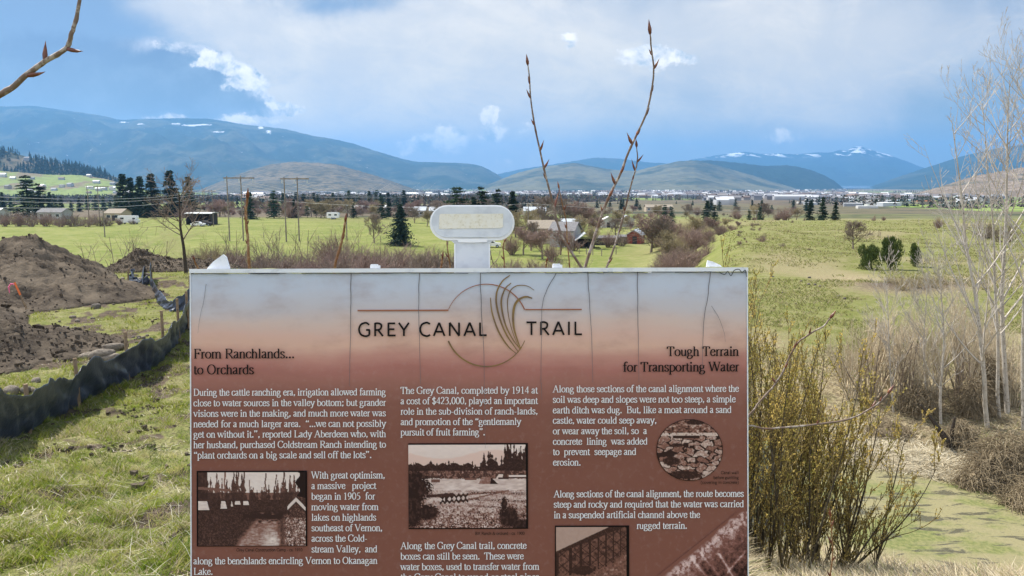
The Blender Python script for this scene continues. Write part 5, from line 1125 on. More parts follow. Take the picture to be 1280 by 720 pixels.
# ------------------------------------------------------------ cottonwood shoots with sticky buds round the sign
SHB = mat('cottonwood_bark', (.175, .125, .095), .55, .35, noise=[(60, (.36, .31, .26), .50, .60), (18, (.12, .06, .035), .5, .7)])
BUD = mat('bud_scale', (.135, .040, .020), .35, .5, noise=[(90, (.26, .10, .03), .5, .65)])
SHO = mat('orange_shoot_bark', (.20, .095, .035), .5, .4, noise=[(70, (.33, .22, .11), .5, .62)])
def bud_mesh(name, base, d, L, r, parent, m=None):
    d = unit(d); P = np.array([base+d*L*t for t in (0, .12, .35, .6, .82, 1.0)]); P += np.outer(np.array([0, 0, 0, .0, .1, .25]), np.array([0, 0, L*.25]))
    v, f, _ = tube_arrays(P, np.array([.35, .8, 1.0, .72, .34, .04])*r, 6); return mesh_np(name, v, f, m or BUD, parent, smooth=True)
def shoot(name, pts, Y, r0, r1, label, cat, buds, root_ext=True, bark=None, tip=(.028, .0042), rad_knob=.22):
    """pts: photo points from the base up (placed at depth Y); buds: (index along 0..1, dpx, dpy, length, radius)"""
    e_ = np.array(pts[0], float)-np.array(pts[1], float); e_ = e_/np.linalg.norm(e_)
    pts = [tuple(np.array(pts[0])+e_*70+np.array([0, 60])), tuple(np.array(pts[0])+e_*30)]+list(pts) if root_ext else pts
    W = np.array([at(a_, b_, Y) for a_, b_ in pts]); base = W[0].copy()
    if root_ext:
        gz = float(terrain(W[0][0], Y)); W = np.concatenate([[np.array([W[0][0]-.01, Y, gz-.06])], W])
    C3 = []
    P3 = W; Q = np.concatenate([[2*P3[0]-P3[1]], P3, [2*P3[-1]-P3[-2]]]); tt = np.linspace(0, 1, 6, endpoint=False)[:, None]
    for i in range(1, len(Q)-2):
        p0, p1, p2, p3 = Q[i-1:i+3]; C3.append(.5*((2*p1)+(-p0+p2)*tt+(2*p0-5*p1+4*p2-p3)*tt**2+(-p0+3*p1-3*p2+p3)*tt**3))
    C3 = np.concatenate(C3+[P3[-1:]]); n = len(C3); rng = np.random.default_rng(int(abs(pts[0][0])*7+pts[0][1])); C3[:, 1] += np.cumsum(rng.normal(0, .0012, n))
    rr_ = np.linspace(r0, r1, n)*SK; kn = np.ones(n); kn[rng.integers(3, n-2, max(3, n//7))] += rad_knob; rr_ = rr_*kn
    root = empty(name, C3[0], label, cat); o = C3[0]
    v, f, _ = tube_arrays(C3-o, rr_, 7); mesh_np('stem', v, f, bark or SHB, root, smooth=True)
    nb = len(W)-len(pts)+2; start = nb*6
    for (t, dx_, dy_, L, r) in buds:
        i = min(int(start+t*(n-1-start)), n-1); bud_mesh('bud', C3[i]-o, np.array([dx_, rng.normal(0, .2), -dy_]), L*.8, r*.8, root)
    if tip: bud_mesh('bud', C3[-1]-o, C3[-1]-C3[-3]+np.array([0, 0, 1e-4]), tip[0]*.85, tip[1]*.8, root)
SC_ = 'cottonwood shoot'; SK = .64
shoot('cottonwood_shoot', [(728, 336), (716, 318), (703, 297), (695, 272), (690, 250), (683, 225), (676, 195), (668, 158), (663, 125), (661.5, 100), (659.5, 84)], 1.75, .0056, .0020, 'tall budded twig rising right of the marker and leaning left', SC_, ((.18, -1.0, -.9, .016, .003), (.36, .3, -1, .055, .0036), (.42, -.3, -1, .030, .0036), (.50, -.55, -1, .022, .003), (.56, .6, -1, .028, .0036), (.62, .35, -1, .030, .0034), (.70, -.6, -1, .020, .003), (.80, -.5, -1, .026, .0034), (.88, -.25, -1, .022, .003)), tip=(.026, .0048))
shoot('cottonwood_shoot', [(731, 336), (739, 312), (748, 285), (756, 262), (764, 243), (777, 217), (788, 188), (799, 165), (810, 140), (817, 110), (819, 85), (816, 60), (814, 42)], 1.75, .0064, .0024, 'tallest budded twig reaching high into the sky right of the marker', SC_, ((.24, -.35, -1, .02, .003), (.33, .55, -1, .030, .004), (.38, -.4, -1, .034, .0042), (.43, .5, -1, .028, .0036), (.53, -.5, -1, .034, .0046), (.58, .55, -1, .030, .0044), (.66, .5, -1, .026, .0036), (.74, .35, -1, .022, .0032), (.84, .55, -1, .030, .0040), (.89, -.5, -1, .020, .003)), tip=(.036, .0056))
shoot('cottonwood_shoot', [(757, 336), (765, 316), (773, 292), (780, 268), (786, 243), (792, 222), (796, 207), (797, 195), (795.5, 184)], 1.75, .0046, .0018, 'shorter thin budded twig beside the tallest twig', SC_, ((.06, .8, -1, .022, .003), (.25, .4, -1, .018, .0026), (.40, -.35, -1, .016, .0026), (.62, .3, -1, .018, .0026), (.70, -.35, -1, .034, .0030), (.80, .85, -1, .026, .0032)), tip=(.022, .0040))
shoot('cottonwood_shoot', [(712, 336), (710.5, 315), (709, 300), (708, 278), (703, 255), (699, 236)], 1.78, .0032, .0016, 'thin straight yellowish twig left of the leaning tall twig', SC_, ((.35, .9, -.5, .010, .003), (.55, -.5, -1, .016, .003), (.75, .5, -1, .018, .003)), bark=SHO, tip=(.02, .003))
shoot('cottonwood_shoot', [(312.5, 338), (311, 310), (309, 285), (308.5, 262), (310.5, 248)], 1.75, .0058, .0042, 'thick orange brown shoot with a pointed bud behind the sign left part', SC_, ((.30, -.5, -1, .016, .003), (.55, .6, -1, .016, .003), (.75, -.6, -1, .014, .003)), bark=SHO, tip=(.028, .0052))
shoot('cottonwood_shoot', [(419, 338), (421, 325), (427, 305), (431, 288), (433.5, 276)], 1.75, .0058, .0036, 'short reddish leaning shoot behind the sign between two bolts', SC_, ((.25, .6, -1, .014, .003), (.6, .7, -1, .014, .003)), bark=SHO, tip=(.022, .0044))
shoot('cottonwood_shoot', [(563, 338), (561, 322), (559, 308), (558, 298)], 1.75, .0030, .0018, 'small twig just left of the marker stem', SC_, ((.35, -.8, -.9, .016, .0026),), bark=SHO, tip=(.016, .0026))
shoot('cottonwood_shoot', [(551, 338), (552, 330), (553, 322)], 1.72, .0036, .0032, 'stubby yellow tipped bud left of the marker stem', SC_, (), bark=SHO, tip=(.018, .0034))
shoot('cottonwood_shoot', [(631, 338), (630, 322), (629, 308), (632, 297)], 1.75, .0030, .0020, 'small twig just right of the marker stem under the oval head', SC_, ((.3, -.8, -.9, .016, .0026), (.85, .6, -1, .012, .003)), bark=SHO, tip=(.014, .003))
shoot('cottonwood_shoot', [(256, 345), (248, 333), (245.5, 324)], 1.75, .004, .003, 'little orange bud tip poking above the sign left corner', SC_, (), bark=SHO, tip=(.014, .0034))
shoot('cottonwood_shoot', [(682, 338), (683, 330), (683.5, 327)], 1.75, .0034, .003, 'stubby bud tip above the sign beside the right bolt', SC_, (), bark=SHO, tip=(.012, .0034))
shoot('cottonwood_shoot', [(905, 552), (922, 540), (935, 522), (950, 503), (968, 483), (980, 464), (988, 446), (997, 430), (1012, 418), (1029, 407), (1037, 398)], 1.62, .0042, .0026, 'bare budded twig angling up to the right from behind the sign right edge', SC_, ((.42, -.5, -1, .020, .0030), (.52, .4, -1, .020, .0028), (.66, .35, -1, .026, .0026), (.80, .15, -1, .022, .0024)), tip=(.024, .0044))
shoot('cottonwood_shoot', [(912, 560), (922, 545), (936, 532), (955, 535), (978, 533), (1005, 531), (1035, 527), (1062, 521), (1085, 510), (1098, 501), (1108, 491)], 1.62, .0040, .0026, 'nearly level reddish twig reaching right from behind the sign over the willow', SC_, ((.55, .3, -1, .012, .0026), (.83, .7, -1, .024, .0030), (.90, .35, -1, .016, .0026)), bark=SHB, tip=(.028, .0046))
shoot('cottonwood_shoot', [(1036, 760), (1037, 720), (1040, 690), (1038, 660), (1037, 645)], 3.4, .0062, .0040, 'upright orange shoot in front of the willow at the bottom right', SC_, ((.25, -.6, -1, .05, .006), (.45, .5, -1, .04, .006), (.62, -.5, -1, .06, .006), (.8, .4, -1, .04, .006)), bark=SHO, tip=(.05, .008))
# overhanging branch top left, on its own small tree just outside the view
shoot('cottonwood_sapling', [(-330, 620), (-300, 420), (-180, 230), (-60, 150), (0, 117), (25, 98), (53, 76), (79, 60), (88, 40), (93, 22), (98, -8), (104, -60)], 1.5, .0135, .0042, 'pale bare branch with pointed buds hanging into the top left corner', 'cottonwood branch', ((.475, .95, -.12, .050, .0058), (.555, .0, -1, .046, .0056), (.64, 1.0, .22, .050, .0056)), tip=(.03, .004), rad_knob=.12)

# ------------------------------------------------------------ soil heaps beside the silt fence
SOIL = bpy.data.materials.new('excavated_soil'); SOIL.use_nodes = True; t = SOIL.node_tree; q = G(t); b = t.nodes['Principled BSDF']
b.inputs['Roughness'].default_value = 1.0; b.inputs['Specular IOR Level'].default_value = .08
vec = t.nodes.new('ShaderNodeTexCoord').outputs['Object']
n1 = q.noise(vec, 5.0, 7, .7); n2 = q.noise(q.vscale(vec, 1, 1, .6), .55, 5, .6); n3 = q.noise(vec, 18.0, 5, .7)
c = q.mix(q.sstep(n1, .38, .62), (.060, .048, .038), (.112, .090, .068))
c = q.mix(q.sstep(n2, .44, .62, 0, .75), c, (.18, .145, .108)); c = q.mix(q.sstep(n3, .60, .68, 0, .6), c, (.26, .225, .185))
t.links.new(c, b.inputs['Base Color']); bn = t.nodes.new('ShaderNodeBump'); bn.inputs['Strength'].default_value = 1.0; bn.inputs['Distance'].default_value = .07
t.links.new(q.add(n1, q.mul(n3, .5)), bn.inputs['Height']); t.links.new(bn.outputs[0], b.inputs['Normal'])
def heap(name, x0, x1, y0, y1, hfun, label, step=.085):
    xs = np.arange(x0, x1, step); ys = np.arange(y0, y1, step*1.15); XX, YY = np.meshgrid(xs, ys)
    H = hfun(XX, YY); lump = fbm(XX*1.4, YY*1.4, 51, 5, .62); cl = np.maximum(fbm(XX*4.5, YY*4.5, 57, 4, .6), -.1)
    H = H+(lump*.60+cl*.34+np.maximum(fbm(XX*9, YY*9, 59, 3, .6), 0)*.16)*sst(H, 0, .5)
    Z = terrain(XX, YY)+np.where(H > .015, H, -.25); n0, n1_ = XX.shape
    i = np.arange(n0-1)[:, None]*n1_; j = np.arange(n1_-1)[None]; f = np.stack([i+j, i+j+1, i+n1_+j+1, i+n1_+j], -1).reshape(-1, 4)
    k_ = (H.reshape(-1) > -.05+0*H.reshape(-1)); keep = (H.reshape(-1)[f] > .0).any(1); f = f[keep]
    used, inv = np.unique(f.ravel(), return_inverse=True); P = np.stack([XX, YY, Z], -1).reshape(-1, 3)[used]
    o0 = P.mean(0); o = mesh_np(name, P-o0, inv.reshape(-1, 4), SOIL, loc=o0, smooth=True); tag(o, label, 'soil heap'); return o
def seg_heap(pts, slope):
    """ridge polyline of (x, y, height): cone-like falloff"""
    def f(X, Y):
        H = np.full(X.shape, -1.0)
        for (xa, ya, ha), (xb, yb, hb) in zip(pts[:-1], pts[1:]):
            dx, dy_ = xb-xa, yb-ya; t_ = np.clip(((X-xa)*dx+(Y-ya)*dy_)/(dx*dx+dy_*dy_), 0, 1)
            d = np.hypot(X-xa-t_*dx, Y-ya-t_*dy_); H = np.maximum(H, ha+(hb-ha)*t_-slope*np.sqrt(d*d+.25)+slope*.5)
        w = fbm(X*.45, Y*.45, 63, 3)*.5
        return H+w*np.clip(H+.4, 0, 1)
    return f
big = seg_heap([(-30, 25, 1.75), (-17.0, 24.6, 1.5), (-15.2, 24.4, 1.35), (-13.7, 24.8, .8), (-12.6, 25.6, .1)], .38)
peak = seg_heap([(-17.1, 27.3, 1.95), (-16.5, 27.1, 1.8)], .70)
conn = seg_heap([(-17.5, 22.5, 1.1), (-15.0, 18.5, .75), (-12.5, 16.0, .55)], .30)
heap('soil_heap', -30, -10.3, 15.2, 31, lambda X, Y: np.maximum(np.maximum(big(X, Y), peak(X, Y)), conn(X, Y)), 'large dark heap of excavated soil at the far left with a small peak behind')
heap('soil_heap', -18.5, -6.8, 10.6, 19.5, seg_heap([(-15.5, 13.6, 1.05), (-11.2, 14.2, .78), (-9.5, 15.4, .42), (-8.9, 16.3, .02)], .32), 'low lobe of dark crumbly soil in front of the large heap, behind the silt fence')
heap('soil_heap', -20, -11.5, 33.4, 39.5, seg_heap([(-18.6, 36.5, .3), (-17.0, 36.2, .75), (-15.6, 36.4, .6), (-13.6, 36.8, .35)], .5), 'small dark soil berm at the end of the bank beside the bare tree')

# stones lying along the heap
STONE = mat('field_stone', (.24, .205, .165), .95, .15, noise=[(6, (.15, .125, .10), .42, .62), (22, (.36, .32, .27), .56, .66)], bump=(9, .6, .03), obj_rand=.3)
DARKST = mat('dark_stone', (.115, .10, .088), .95, .15, noise=[(6, (.19, .17, .145), .45, .62)], bump=(9, .6, .03))
def rock_mesh(seed, m, flat=.62):
    rng = np.random.default_rng(seed); me = MB(); nu, nv = 16, 10; v = []
    for i in range(nv+1):
        for j in range(nu):
            a = 2*math.pi*j/nu; p_ = math.pi*i/nv; d = np.array([math.sin(p_)*math.cos(a), math.sin(p_)*math.sin(a), math.cos(p_)])
            r_ = 1+.55*float(fbm(d[0]*1.5+seed, d[1]*1.5+d[2]*1.1, seed, 3)); q_ = d*r_; q_ = np.sign(q_)*np.abs(q_)**.86; v.append(q_*np.array([1, .78, flat]))
    f = [[i*nu+j, i*nu+(j+1) % nu, (i+1)*nu+(j+1) % nu, (i+1)*nu+j] for i in range(nv) for j in range(nu)]
    return np.array(v)*.5, np.array(f)
_rk = {}
def rock(px, py, wpx, label, group=None, dark=False, stretch=1.0, flat=.62, rz=None):
    p = ground(px, py); k_ = (RNG.randrange(5), dark, flat)
    if k_ not in _rk:
        v, f = rock_mesh(3+k_[0], None, flat); o = mesh_np('rock', v, f, DARKST if dark else STONE, smooth=True); _rk[k_] = o
    else:
        o = _rk[k_].copy(); COL.objects.link(o)
        if 'group' in o: del o['group']
    s = wpx/F*p[1]; o.location = p+np.array([0, 0, s*.16]); o.scale = (s*stretch, s, s); o.rotation_euler = (RNG.uniform(-.2, .2), RNG.uniform(-.2, .2), RNG.uniform(0, 6.28) if rz is None else rz)
    tag(o, label, 'rock', group); return o
for a_ in ((126, 373, 17, 'largest grey boulder on the grass behind the silt fence'), (120, 386, 15, 'dark boulder half sunk just in front of the largest boulder'), (155, 367, 11, 'dark block shaped boulder right of the largest boulder'), (105, 379, 12, 'flat brown stone left of the largest boulder')):
    rock(*a_, dark='dark' in a_[3])
for px, py, w, st_, rz, lb in ((112, 448, 18, 1.5, .3, 'rounded pale stone left in the row lying behind the silt fence'), (127, 446, 20, 1.6, .5, 'long pale stone in the middle of the row behind the silt fence'), (140, 437, 17, 2.0, .4, 'long thin pale stone furthest back in the row behind the fence'), (136, 450, 15, 1.8, .5, 'long pale stone at the right end of the row behind the fence'), (121, 458, 15, 1.0, 0, 'angular dark stone leaning against the silt fence top')):
    rock(px, py, w, lb, dark='dark' in lb, stretch=st_, rz=rz)
for px, py, w, lb in ((14, 492, 22, 'large grey brown boulder by the left edge behind the silt fence'), (33, 490, 16, 'dark stone right of the large boulder by the left edge'), (45, 478, 13, 'pale flat stone above the silt fence near the left edge'), (5, 500, 16, 'brown stone cut by the left edge of the view'), (40, 489, 11, 'pale round stone wedged behind the leftmost fence stake'), (22, 500, 13, 'small brown stone between the boulder and the fence'), (62, 445, 9, 'pale flat stone at the foot of the near soil lobe')):
    rock(px, py, w, lb, dark='dark' in lb)
for k_ in range(34):
    t_ = RNG.random(); px = 60+100*t_+RNG.uniform(-12, 20); py = 420-70*t_+RNG.uniform(-12, 14)
    rock(px, py, RNG.uniform(3, 8), 'small pale stone scattered at the foot of the soil heap', 'small stones at the heap foot', flat=.6)
for k_ in range(14):
    rock(RNG.uniform(140, 185), RNG.uniform(335, 352), RNG.uniform(4, 9), 'pale rubble stone between the far heap and the collapsed silt fence', 'rubble stones by the collapsed fence', flat=.6)
for k_ in range(16):
    rock(RNG.uniform(165, 185), RNG.uniform(418, 445), RNG.uniform(3, 7), 'small stone on bare earth just behind the silt fence bend', 'stones behind the fence bend', dark=RNG.random() < .5)
for k_ in range(12):
    px = RNG.uniform(955, 1060); rock(px, RNG.uniform(345, 380), RNG.uniform(2, 5), 'small dark stone lying in the right meadow', 'stones in the right meadow', dark=True)

# ------------------------------------------------------------ silt fence
FAB = mat('silt_fabric', (.060, .074, .108), .34, .5, noise=[(3, (.095, .110, .145), .45, .65), (40, (.13, .13, .13), .58, .72)], bump=(14, .5, .03), trans=.18)
WOODS = mat('stake_wood', (.27, .195, .125), .9, .15, noise=[(14, (.19, .135, .085), .45, .62)])
def fence(name, base, label, hgt, sag, lean, stakes, stake_h, seed, n_per=30):
    """base: photo points on the ground; fabric between stakes with folds"""
    B = np.array([ground(*p) for p in base]); root = empty(name, B[0], label, 'silt fence'); o0 = B[0]
    P = catmull(B[:, :2], n_per); s = np.linspace(0, len(base)-1, len(P)); nv = 18; rng = np.random.default_rng(seed)
    L = np.concatenate([[0], np.cumsum(np.linalg.norm(np.diff(P, axis=0), axis=1))]); tn = np.gradient(P, axis=0); tn /= np.linalg.norm(tn, axis=1)[:, None]; nr = np.stack([-tn[:, 1], tn[:, 0]], -1)
    fr = s-np.floor(s); hh = np.interp(s, range(len(base)), hgt)*(1-np.interp(s, range(len(base)), sag)*np.sin(math.pi*fr)**1.0)
    V_ = []
    for k in range(nv+1):
        t = k/nv; fold = fbm(L*1.5+t*1.6, t*1.3+L*.25, seed, 4, .6)*.40*(.09+1.6*t*(1-t)) + fbm(L*5.0+t*3.5, t*1.2-L*.4, seed+4, 3)*.16*(1-.8*t) + fbm(L*13+t*4, t*1.0, seed+6, 2)*.06*(1-.7*t)
        off = fold-np.interp(s, range(len(base)), lean)*t; Q2 = P+nr*off[:, None]
        V_.append(np.concatenate([Q2, (terrain(P[:, 0], P[:, 1])-.03+hh*t+.012*fbm(L*2.2, L*0+k*.12, seed+2, 3)*(t > 0))[:, None]], 1))
    V_ = np.array(V_); m0, m1 = V_.shape[:2]; i = np.arange(m0-1)[:, None]*m1; j = np.arange(m1-1)[None]
    f = np.stack([i+j, i+j+1, i+m1+j+1, i+m1+j], -1).reshape(-1, 4)
    fo = mesh_np('fabric', V_.reshape(-1, 3)-o0, f, FAB, root, smooth=True)
    md = fo.modifiers.new('thickness', 'SOLIDIFY'); md.thickness = .004
    for px, py, hs, tilt in stakes:
        g0 = ground(px, py); m_ = MB(); sz = .042
        m_.tube([g0-o0+np.array([0, 0, -.1]), g0-o0+np.array([tilt*hs*.5, 0, hs*.5]), g0-o0+np.array([tilt*hs, 0, hs])], [sz*.72]*3, 4); m_.build('stake', WOODS, root)
    return root
fence('silt_fence', [(-95, 590), (-40, 565), (37, 537), (99, 508), (160, 477), (205, 446), (228, 421), (244, 398)], 'long sagging blue black silt fence on wooden stakes, left of the sign', [.74, .72, .66, .74, .70, .70, .74, .7], [.22, .22, .20, .22, .18, .14, .08, .1], [.30, .30, .26, .22, .24, .2, .1, .1],
      [(-40, 566, .72, .02), (37, 541, .60, .0), (99.5, 511, .74, -.02), (160.5, 475, .82, .0), (205, 444, .88, .0), (224, 424, .90, .0), (236, 410, .86, -.02)], .75, 7)
fence('silt_fence', [(240, 386), (226, 388), (212, 388), (200, 382), (193, 371), (189, 360), (190, 349)], 'loose curling end of the silt fence with a deep sag beside the sign corner', [.62, .42, .26, .36, .50, .66, .85], [.1, .15, .1, .1, .1, .1, .05], [.05, .1, .1, .1, 0, 0, 0],
      [(238, 384, .9, .03), (190, 350, .9, .0)], .75, 17)
fence('silt_fence', [(188, 354), (178, 357), (166, 355), (158, 351), (166, 344), (178, 341), (188, 337)], 'collapsed crumpled silt fence lying in folds at the far end of the bank', [.34, .30, .30, .24, .30, .34, .30], [.2, .2, .2, .2, .2, .2, .1], [.15, .1, .15, .1, .1, .1, .1],
      [(160, 352, .5, .1)], .6, 27)
# orange survey stake with pink ribbon
def heap_ground(px, py):
    d = ray(px, py); ys = np.linspace(14, 32, 2400); p = EYE[None]+d[None]*ys[:, None]
    h = np.maximum(np.maximum(np.maximum(big(p[:, 0], p[:, 1]), peak(p[:, 0], p[:, 1])), conn(p[:, 0], p[:, 1])), 0)
    i = int(np.argmax(p[:, 2] < terrain(p[:, 0], p[:, 1])+h)); return p[i]
g0 = heap_ground(36, 386)+np.array([0, -.15, .12]); st = empty('survey_stake', g0, 'leaning orange tipped survey stake with pink ribbon stuck in the soil', 'survey stake')
ORG = mat('orange_paint', (.72, .17, .045), .6, .3); PNK = mat('pink_ribbon', (.78, .16, .30), .5, .3)
tp = at(18, 353, g0[1])-g0; m_ = MB(); m_.tube([tp*-.15, tp*.45], [.030, .030], 4); m_.build('stake', WOODS, st); m_ = MB(); m_.tube([tp*.45, tp], [.031, .031], 4); m_.build('painted_top', ORG, st)
m_ = MB(); a_ = tp*.90; m_.tube([a_, a_+np.array([-.10, -.03, .03]), a_+np.array([-.17, -.03, -.06]), a_+np.array([-.16, -.03, -.22])], [.018, .022, .022, .012], 4); m_.build('ribbon', PNK, st)

# ------------------------------------------------------------ power lines
PW = mat('pole_wood', (.24, .205, .175), .9, .15, noise=[(1.5, (.16, .135, .115), .45, .65)], obj_rand=.1); INS = mat('insulator_glass', (.55, .60, .62), .3, .5); WIRE = mat('wire_metal', (.52, .52, .52), .4, .4)
def hframe(pxa, pxb, top, arm, cross_py, Y, label, r=.17):
    a0, b0 = atz(pxa, Y), atz(pxb, Y+.5); root = empty('power_pole_frame', (a0+b0)/2, label, 'power pole'); o = (a0+b0)/2
    zt = at(pxa, top, Y)[2]; zc = at(pxa, cross_py, Y)[2]
    for p in (a0, b0):
        m_ = MB(); m_.tube([p-o+np.array([0, 0, -.5]), np.array([p[0]-o[0], p[1]-o[1], zt-o[2]])], [r, r*.72], 8); m_.build('pole', PW, root)
    x0, x1 = at(arm[0], cross_py, Y)[0], at(arm[1], cross_py, Y)[0]; m_ = MB(); m_.box(((x0+x1)/2-o[0], -.22, zc-o[2]), (x1-x0, .16, .28)); m_.build('crossarm', PW, root)
    at_ = []
    for f in (.06, .5, .94):
        x = x0+(x1-x0)*f; m_ = MB(); m_.tube([(x-o[0], -.22, zc-o[2]-.1), (x-o[0], -.22, zc-o[2]-1.0)], [.06, .06], 6)
        for k in range(4): m_.tube([(x-o[0], -.22, zc-o[2]-.3-.2*k), (x-o[0], -.22, zc-o[2]-.36-.2*k)], [.13, .13], 8)
        m_.build('insulator', INS, root); at_.append(np.array([x, Y-.22, zc-1.0]))
    return at_
H1 = hframe(291, 308, 220, (279, 318), 222.5, 186, 'left of two tall wooden H shaped power pole frames in the green field'); H2 = hframe(361, 377, 221, (350, 386), 223.5, 184, 'right of two tall wooden H shaped power pole frames in the green field'); H3 = hframe(119, 132, 232, (110, 141), 233.5, 262, 'smaller wooden power pole frame above the hedgerow at far left')
def wire(a, b, sag, label, group, r=.030):
    tt = np.linspace(0, 1, 28)[:, None]; P = a+(b-a)*tt; P[:, 2] -= sag*4*(tt*(1-tt))[:, 0]
    v, f, _ = tube_arrays(P-P[0], np.full(len(P), r), 5); o = mesh_np('power_line', v, f, WIRE, loc=P[0], smooth=True); tag(o, label, 'power line', group)
def woodpole(px, top, Y, label, arm=2.4, r=.15):
    p = atz(px, Y); zt = at(px, top, Y)[2]; root = empty('utility_pole', p, label, 'utility pole'); h = zt-p[2]
    m_ = MB(); m_.tube([(0, 0, -.5), (0, 0, h)], [r, r*.7], 8); m_.build('pole', PW, root)
    m_ = MB(); m_.box((0, -.16, h-.5), (arm, .12, .16)); m_.build('crossarm', PW, root); res = []
    for f in (-.46, .12, .46):
        m_ = MB(); m_.tube([(arm*f, -.16, h-.42), (arm*f, -.16, h-.18)], [.05, .04], 6); m_.build('insulator', INS, root); res.append(p+np.array([arm*f, -.16, h-.2]))
    return res
Wa = woodpole(-150, 232, 88, 'utility pole standing out of view at the left holding the field lines'); Wb = woodpole(272, 237, 250, 'slim utility pole behind the bare tree crown where three bright wires end'); Wc = woodpole(137, 261, 200, 'short slim utility pole at the edge of the green field', arm=1.2)
for k_, (dz0, dz1) in enumerate(((0, 0), (-.75, -.35), (-1.7, -1.4))):
    a = Wa[k_]+np.array([0, 0, dz0]); b_ = Wb[k_]+np.array([0, 0, dz1]); wire(a, b_, 2.0, 'bright sagging wire crossing the view left of the bare tree', 'wires left of the bare tree', .034)
for H, nm in ((H1, 'left'), (H2, 'right')):
    for k_, a in enumerate(H):
        wire(a, np.array([a[0]*2.1+40, 620, a[2]-1]), 7, 'thin power line running away over the field from the %s pole frame' % nm, 'far spans of the %s pole frame' % nm, .022)
Wd = woodpole(436, 255, 190, 'low utility pole left of the lawn behind the sign', arm=1.0); We = woodpole(660, 253, 205, 'low utility pole near the grey house', arm=1.0); Wf = woodpole(941, 262, 215, 'low utility pole rising over the meadow thicket', arm=1.0)
wire(Wd[1], We[1], .9, 'thin wire crossing behind the oval marker', None, .024); wire(We[1], Wf[1], .9, 'thin wire running right from the grey house to the thicket', None, .024); wire(Wb[1], Wd[1], .8, 'thin wire between the bare tree and the lawn pole', None, .024)
far1 = [at(900, 214, 150), at(1330, 232.5, 150)]

# field posts
for px, py in ((398, 302), (330, 297), (345, 299), (385, 304), (420, 305), (476, 303), (560, 306), (716, 317), (724, 317), (733, 318), (741, 319), (752, 320), (700, 318), (770, 318)):
    p = ground(px, py); o = bpy.data.objects.get('fence_post')
    if o is None:
        m_ = MB(); m_.tube([(0, 0, -.2), (0, 0, 1.25), (.01, 0, 1.42)], [.09, .085, .05], 7); o = m_.build('fence_post', PW)
    else: o = o.copy(); COL.objects.link(o)
    o.location = p; tag(o, 'weathered wooden fence post in the pasture behind the sign', 'fence post', 'pasture fence posts')

# ------------------------------------------------------------ houses, sheds and vehicles of the middle distance
def M3(name, col, **k): return mat(name, col, **k)
W_GREY = mat('grey_siding', (.40, .40, .40), .85, .2, noise=[(2, (.36, .36, .37), .4, .6)]); W_WHITE = mat('white_siding', (.50, .50, .48), .8, .2); W_TAN = mat('tan_siding', (.45, .37, .27), .85, .2); W_RED = mat('red_barn_boards', (.27, .075, .050), .85, .2, noise=[(5, (.20, .06, .045), .4, .6)]); W_DARK = mat('dark_boards', (.055, .050, .050), .9, .15)
R_GREY = mat('grey_shingles', (.21, .205, .205), .9, .2, noise=[(3, (.16, .155, .16), .4, .6)]); R_TAN = mat('tan_shingles', (.30, .255, .20), .9, .2, noise=[(3, (.25, .215, .17), .4, .6)]); R_METAL = mat('pale_metal_roof', (.44, .47, .50), .4, .5); R_WHITE = mat('white_roof', (.62, .62, .61), .5, .4)
GLASSD = mat('dark_window_glass', (.035, .045, .055), .12, .5); TRIM = mat('white_trim', (.72, .72, .70), .7, .3); TYRE = mat('tyre_rubber', (.02, .02, .02), .9, .2); PAINT = mat('white_vehicle_paint', (.78, .78, .78), .3, .5, coat=.4)
def house(name, px, Y, w, d, hw, rise, walls, roofm, label, cat='house', rz=0.0, ridge='x', wins=(), door=None, open_front=False, base_dz=0.0, over=.35):
    p = atz(px, Y)+np.array([0, 0, base_dz]); root = empty(name, p, label, cat, rz=rz)
    wl = MB()
    if ridge == 'x':
        wl.prism([(-d/2, -.6), (d/2, -.6), (d/2, hw), (0, hw+rise), (-d/2, hw)], -w/2, w/2, tf=lambda a: a[:, [1, 0, 2]]) if not open_front else None
    else: wl.prism([(-w/2, -.6), (w/2, -.6), (w/2, hw), (0, hw+rise), (-w/2, hw)], -d/2, d/2) if not open_front else None
    if open_front:
        wl.box((0, d/2-.08, hw/2-.3), (w, .16, hw+.6)); wl.box((-w/2+.08, 0, hw/2-.3), (.16, d, hw+.6)); wl.box((w/2-.08, 0, hw/2-.3), (.16, d, hw+.6))
        for k in (-.17, .17): wl.box((w*k, -d/2+.1, hw/2-.3), (.2, .2, hw+.6))
    wl.build('wall', walls, root); rf = MB(); th = .16
    if ridge == 'x':
        e = d/2+over; sl = rise/(d/2)
        rf.prism([(-e, hw-over*sl+.03), (0, hw+rise+.03), (e, hw-over*sl+.03), (e, hw-over*sl+.03+th), (0, hw+rise+.03+th), (-e, hw-over*sl+.03+th)], -w/2-over, w/2+over, tf=lambda a: a[:, [1, 0, 2]])
    else:
        e = w/2+over; sl = rise/(w/2)
        rf.prism([(-e, hw-over*sl+.03), (0, hw+rise+.03), (e, hw-over*sl+.03), (e, hw-over*sl+.03+th), (0, hw+rise+.03+th), (-e, hw-over*sl+.03+th)], -d/2-over, d/2+over)
    rf.build('roof', roofm, root)
    for (x, z, ww, wh) in wins:
        m_ = MB(); m_.box((x, -d/2-.03, z), (ww+.24, .06, wh+.24)); wo = m_.build('window', TRIM, root); m_ = MB(); m_.box((x, -d/2-.07, z), (ww, .03, wh)); m_.build('pane', GLASSD, wo)
    if door: m_ = MB(); m_.box((door[0], -d/2-.04, door[2]/2), (door[1], .07, door[2])); m_.build('door', W_DARK, root)
    return root
house('grey_house', 706, 172, 5.2, 7.0, 3.5, 1.6, W_GREY, R_GREY, 'grey two storey house with a dark basement window beside the tall twigs', rz=-.30, wins=((-.8, 2.6, .6, .9), (1.3, .6, 1.1, 1.1)))
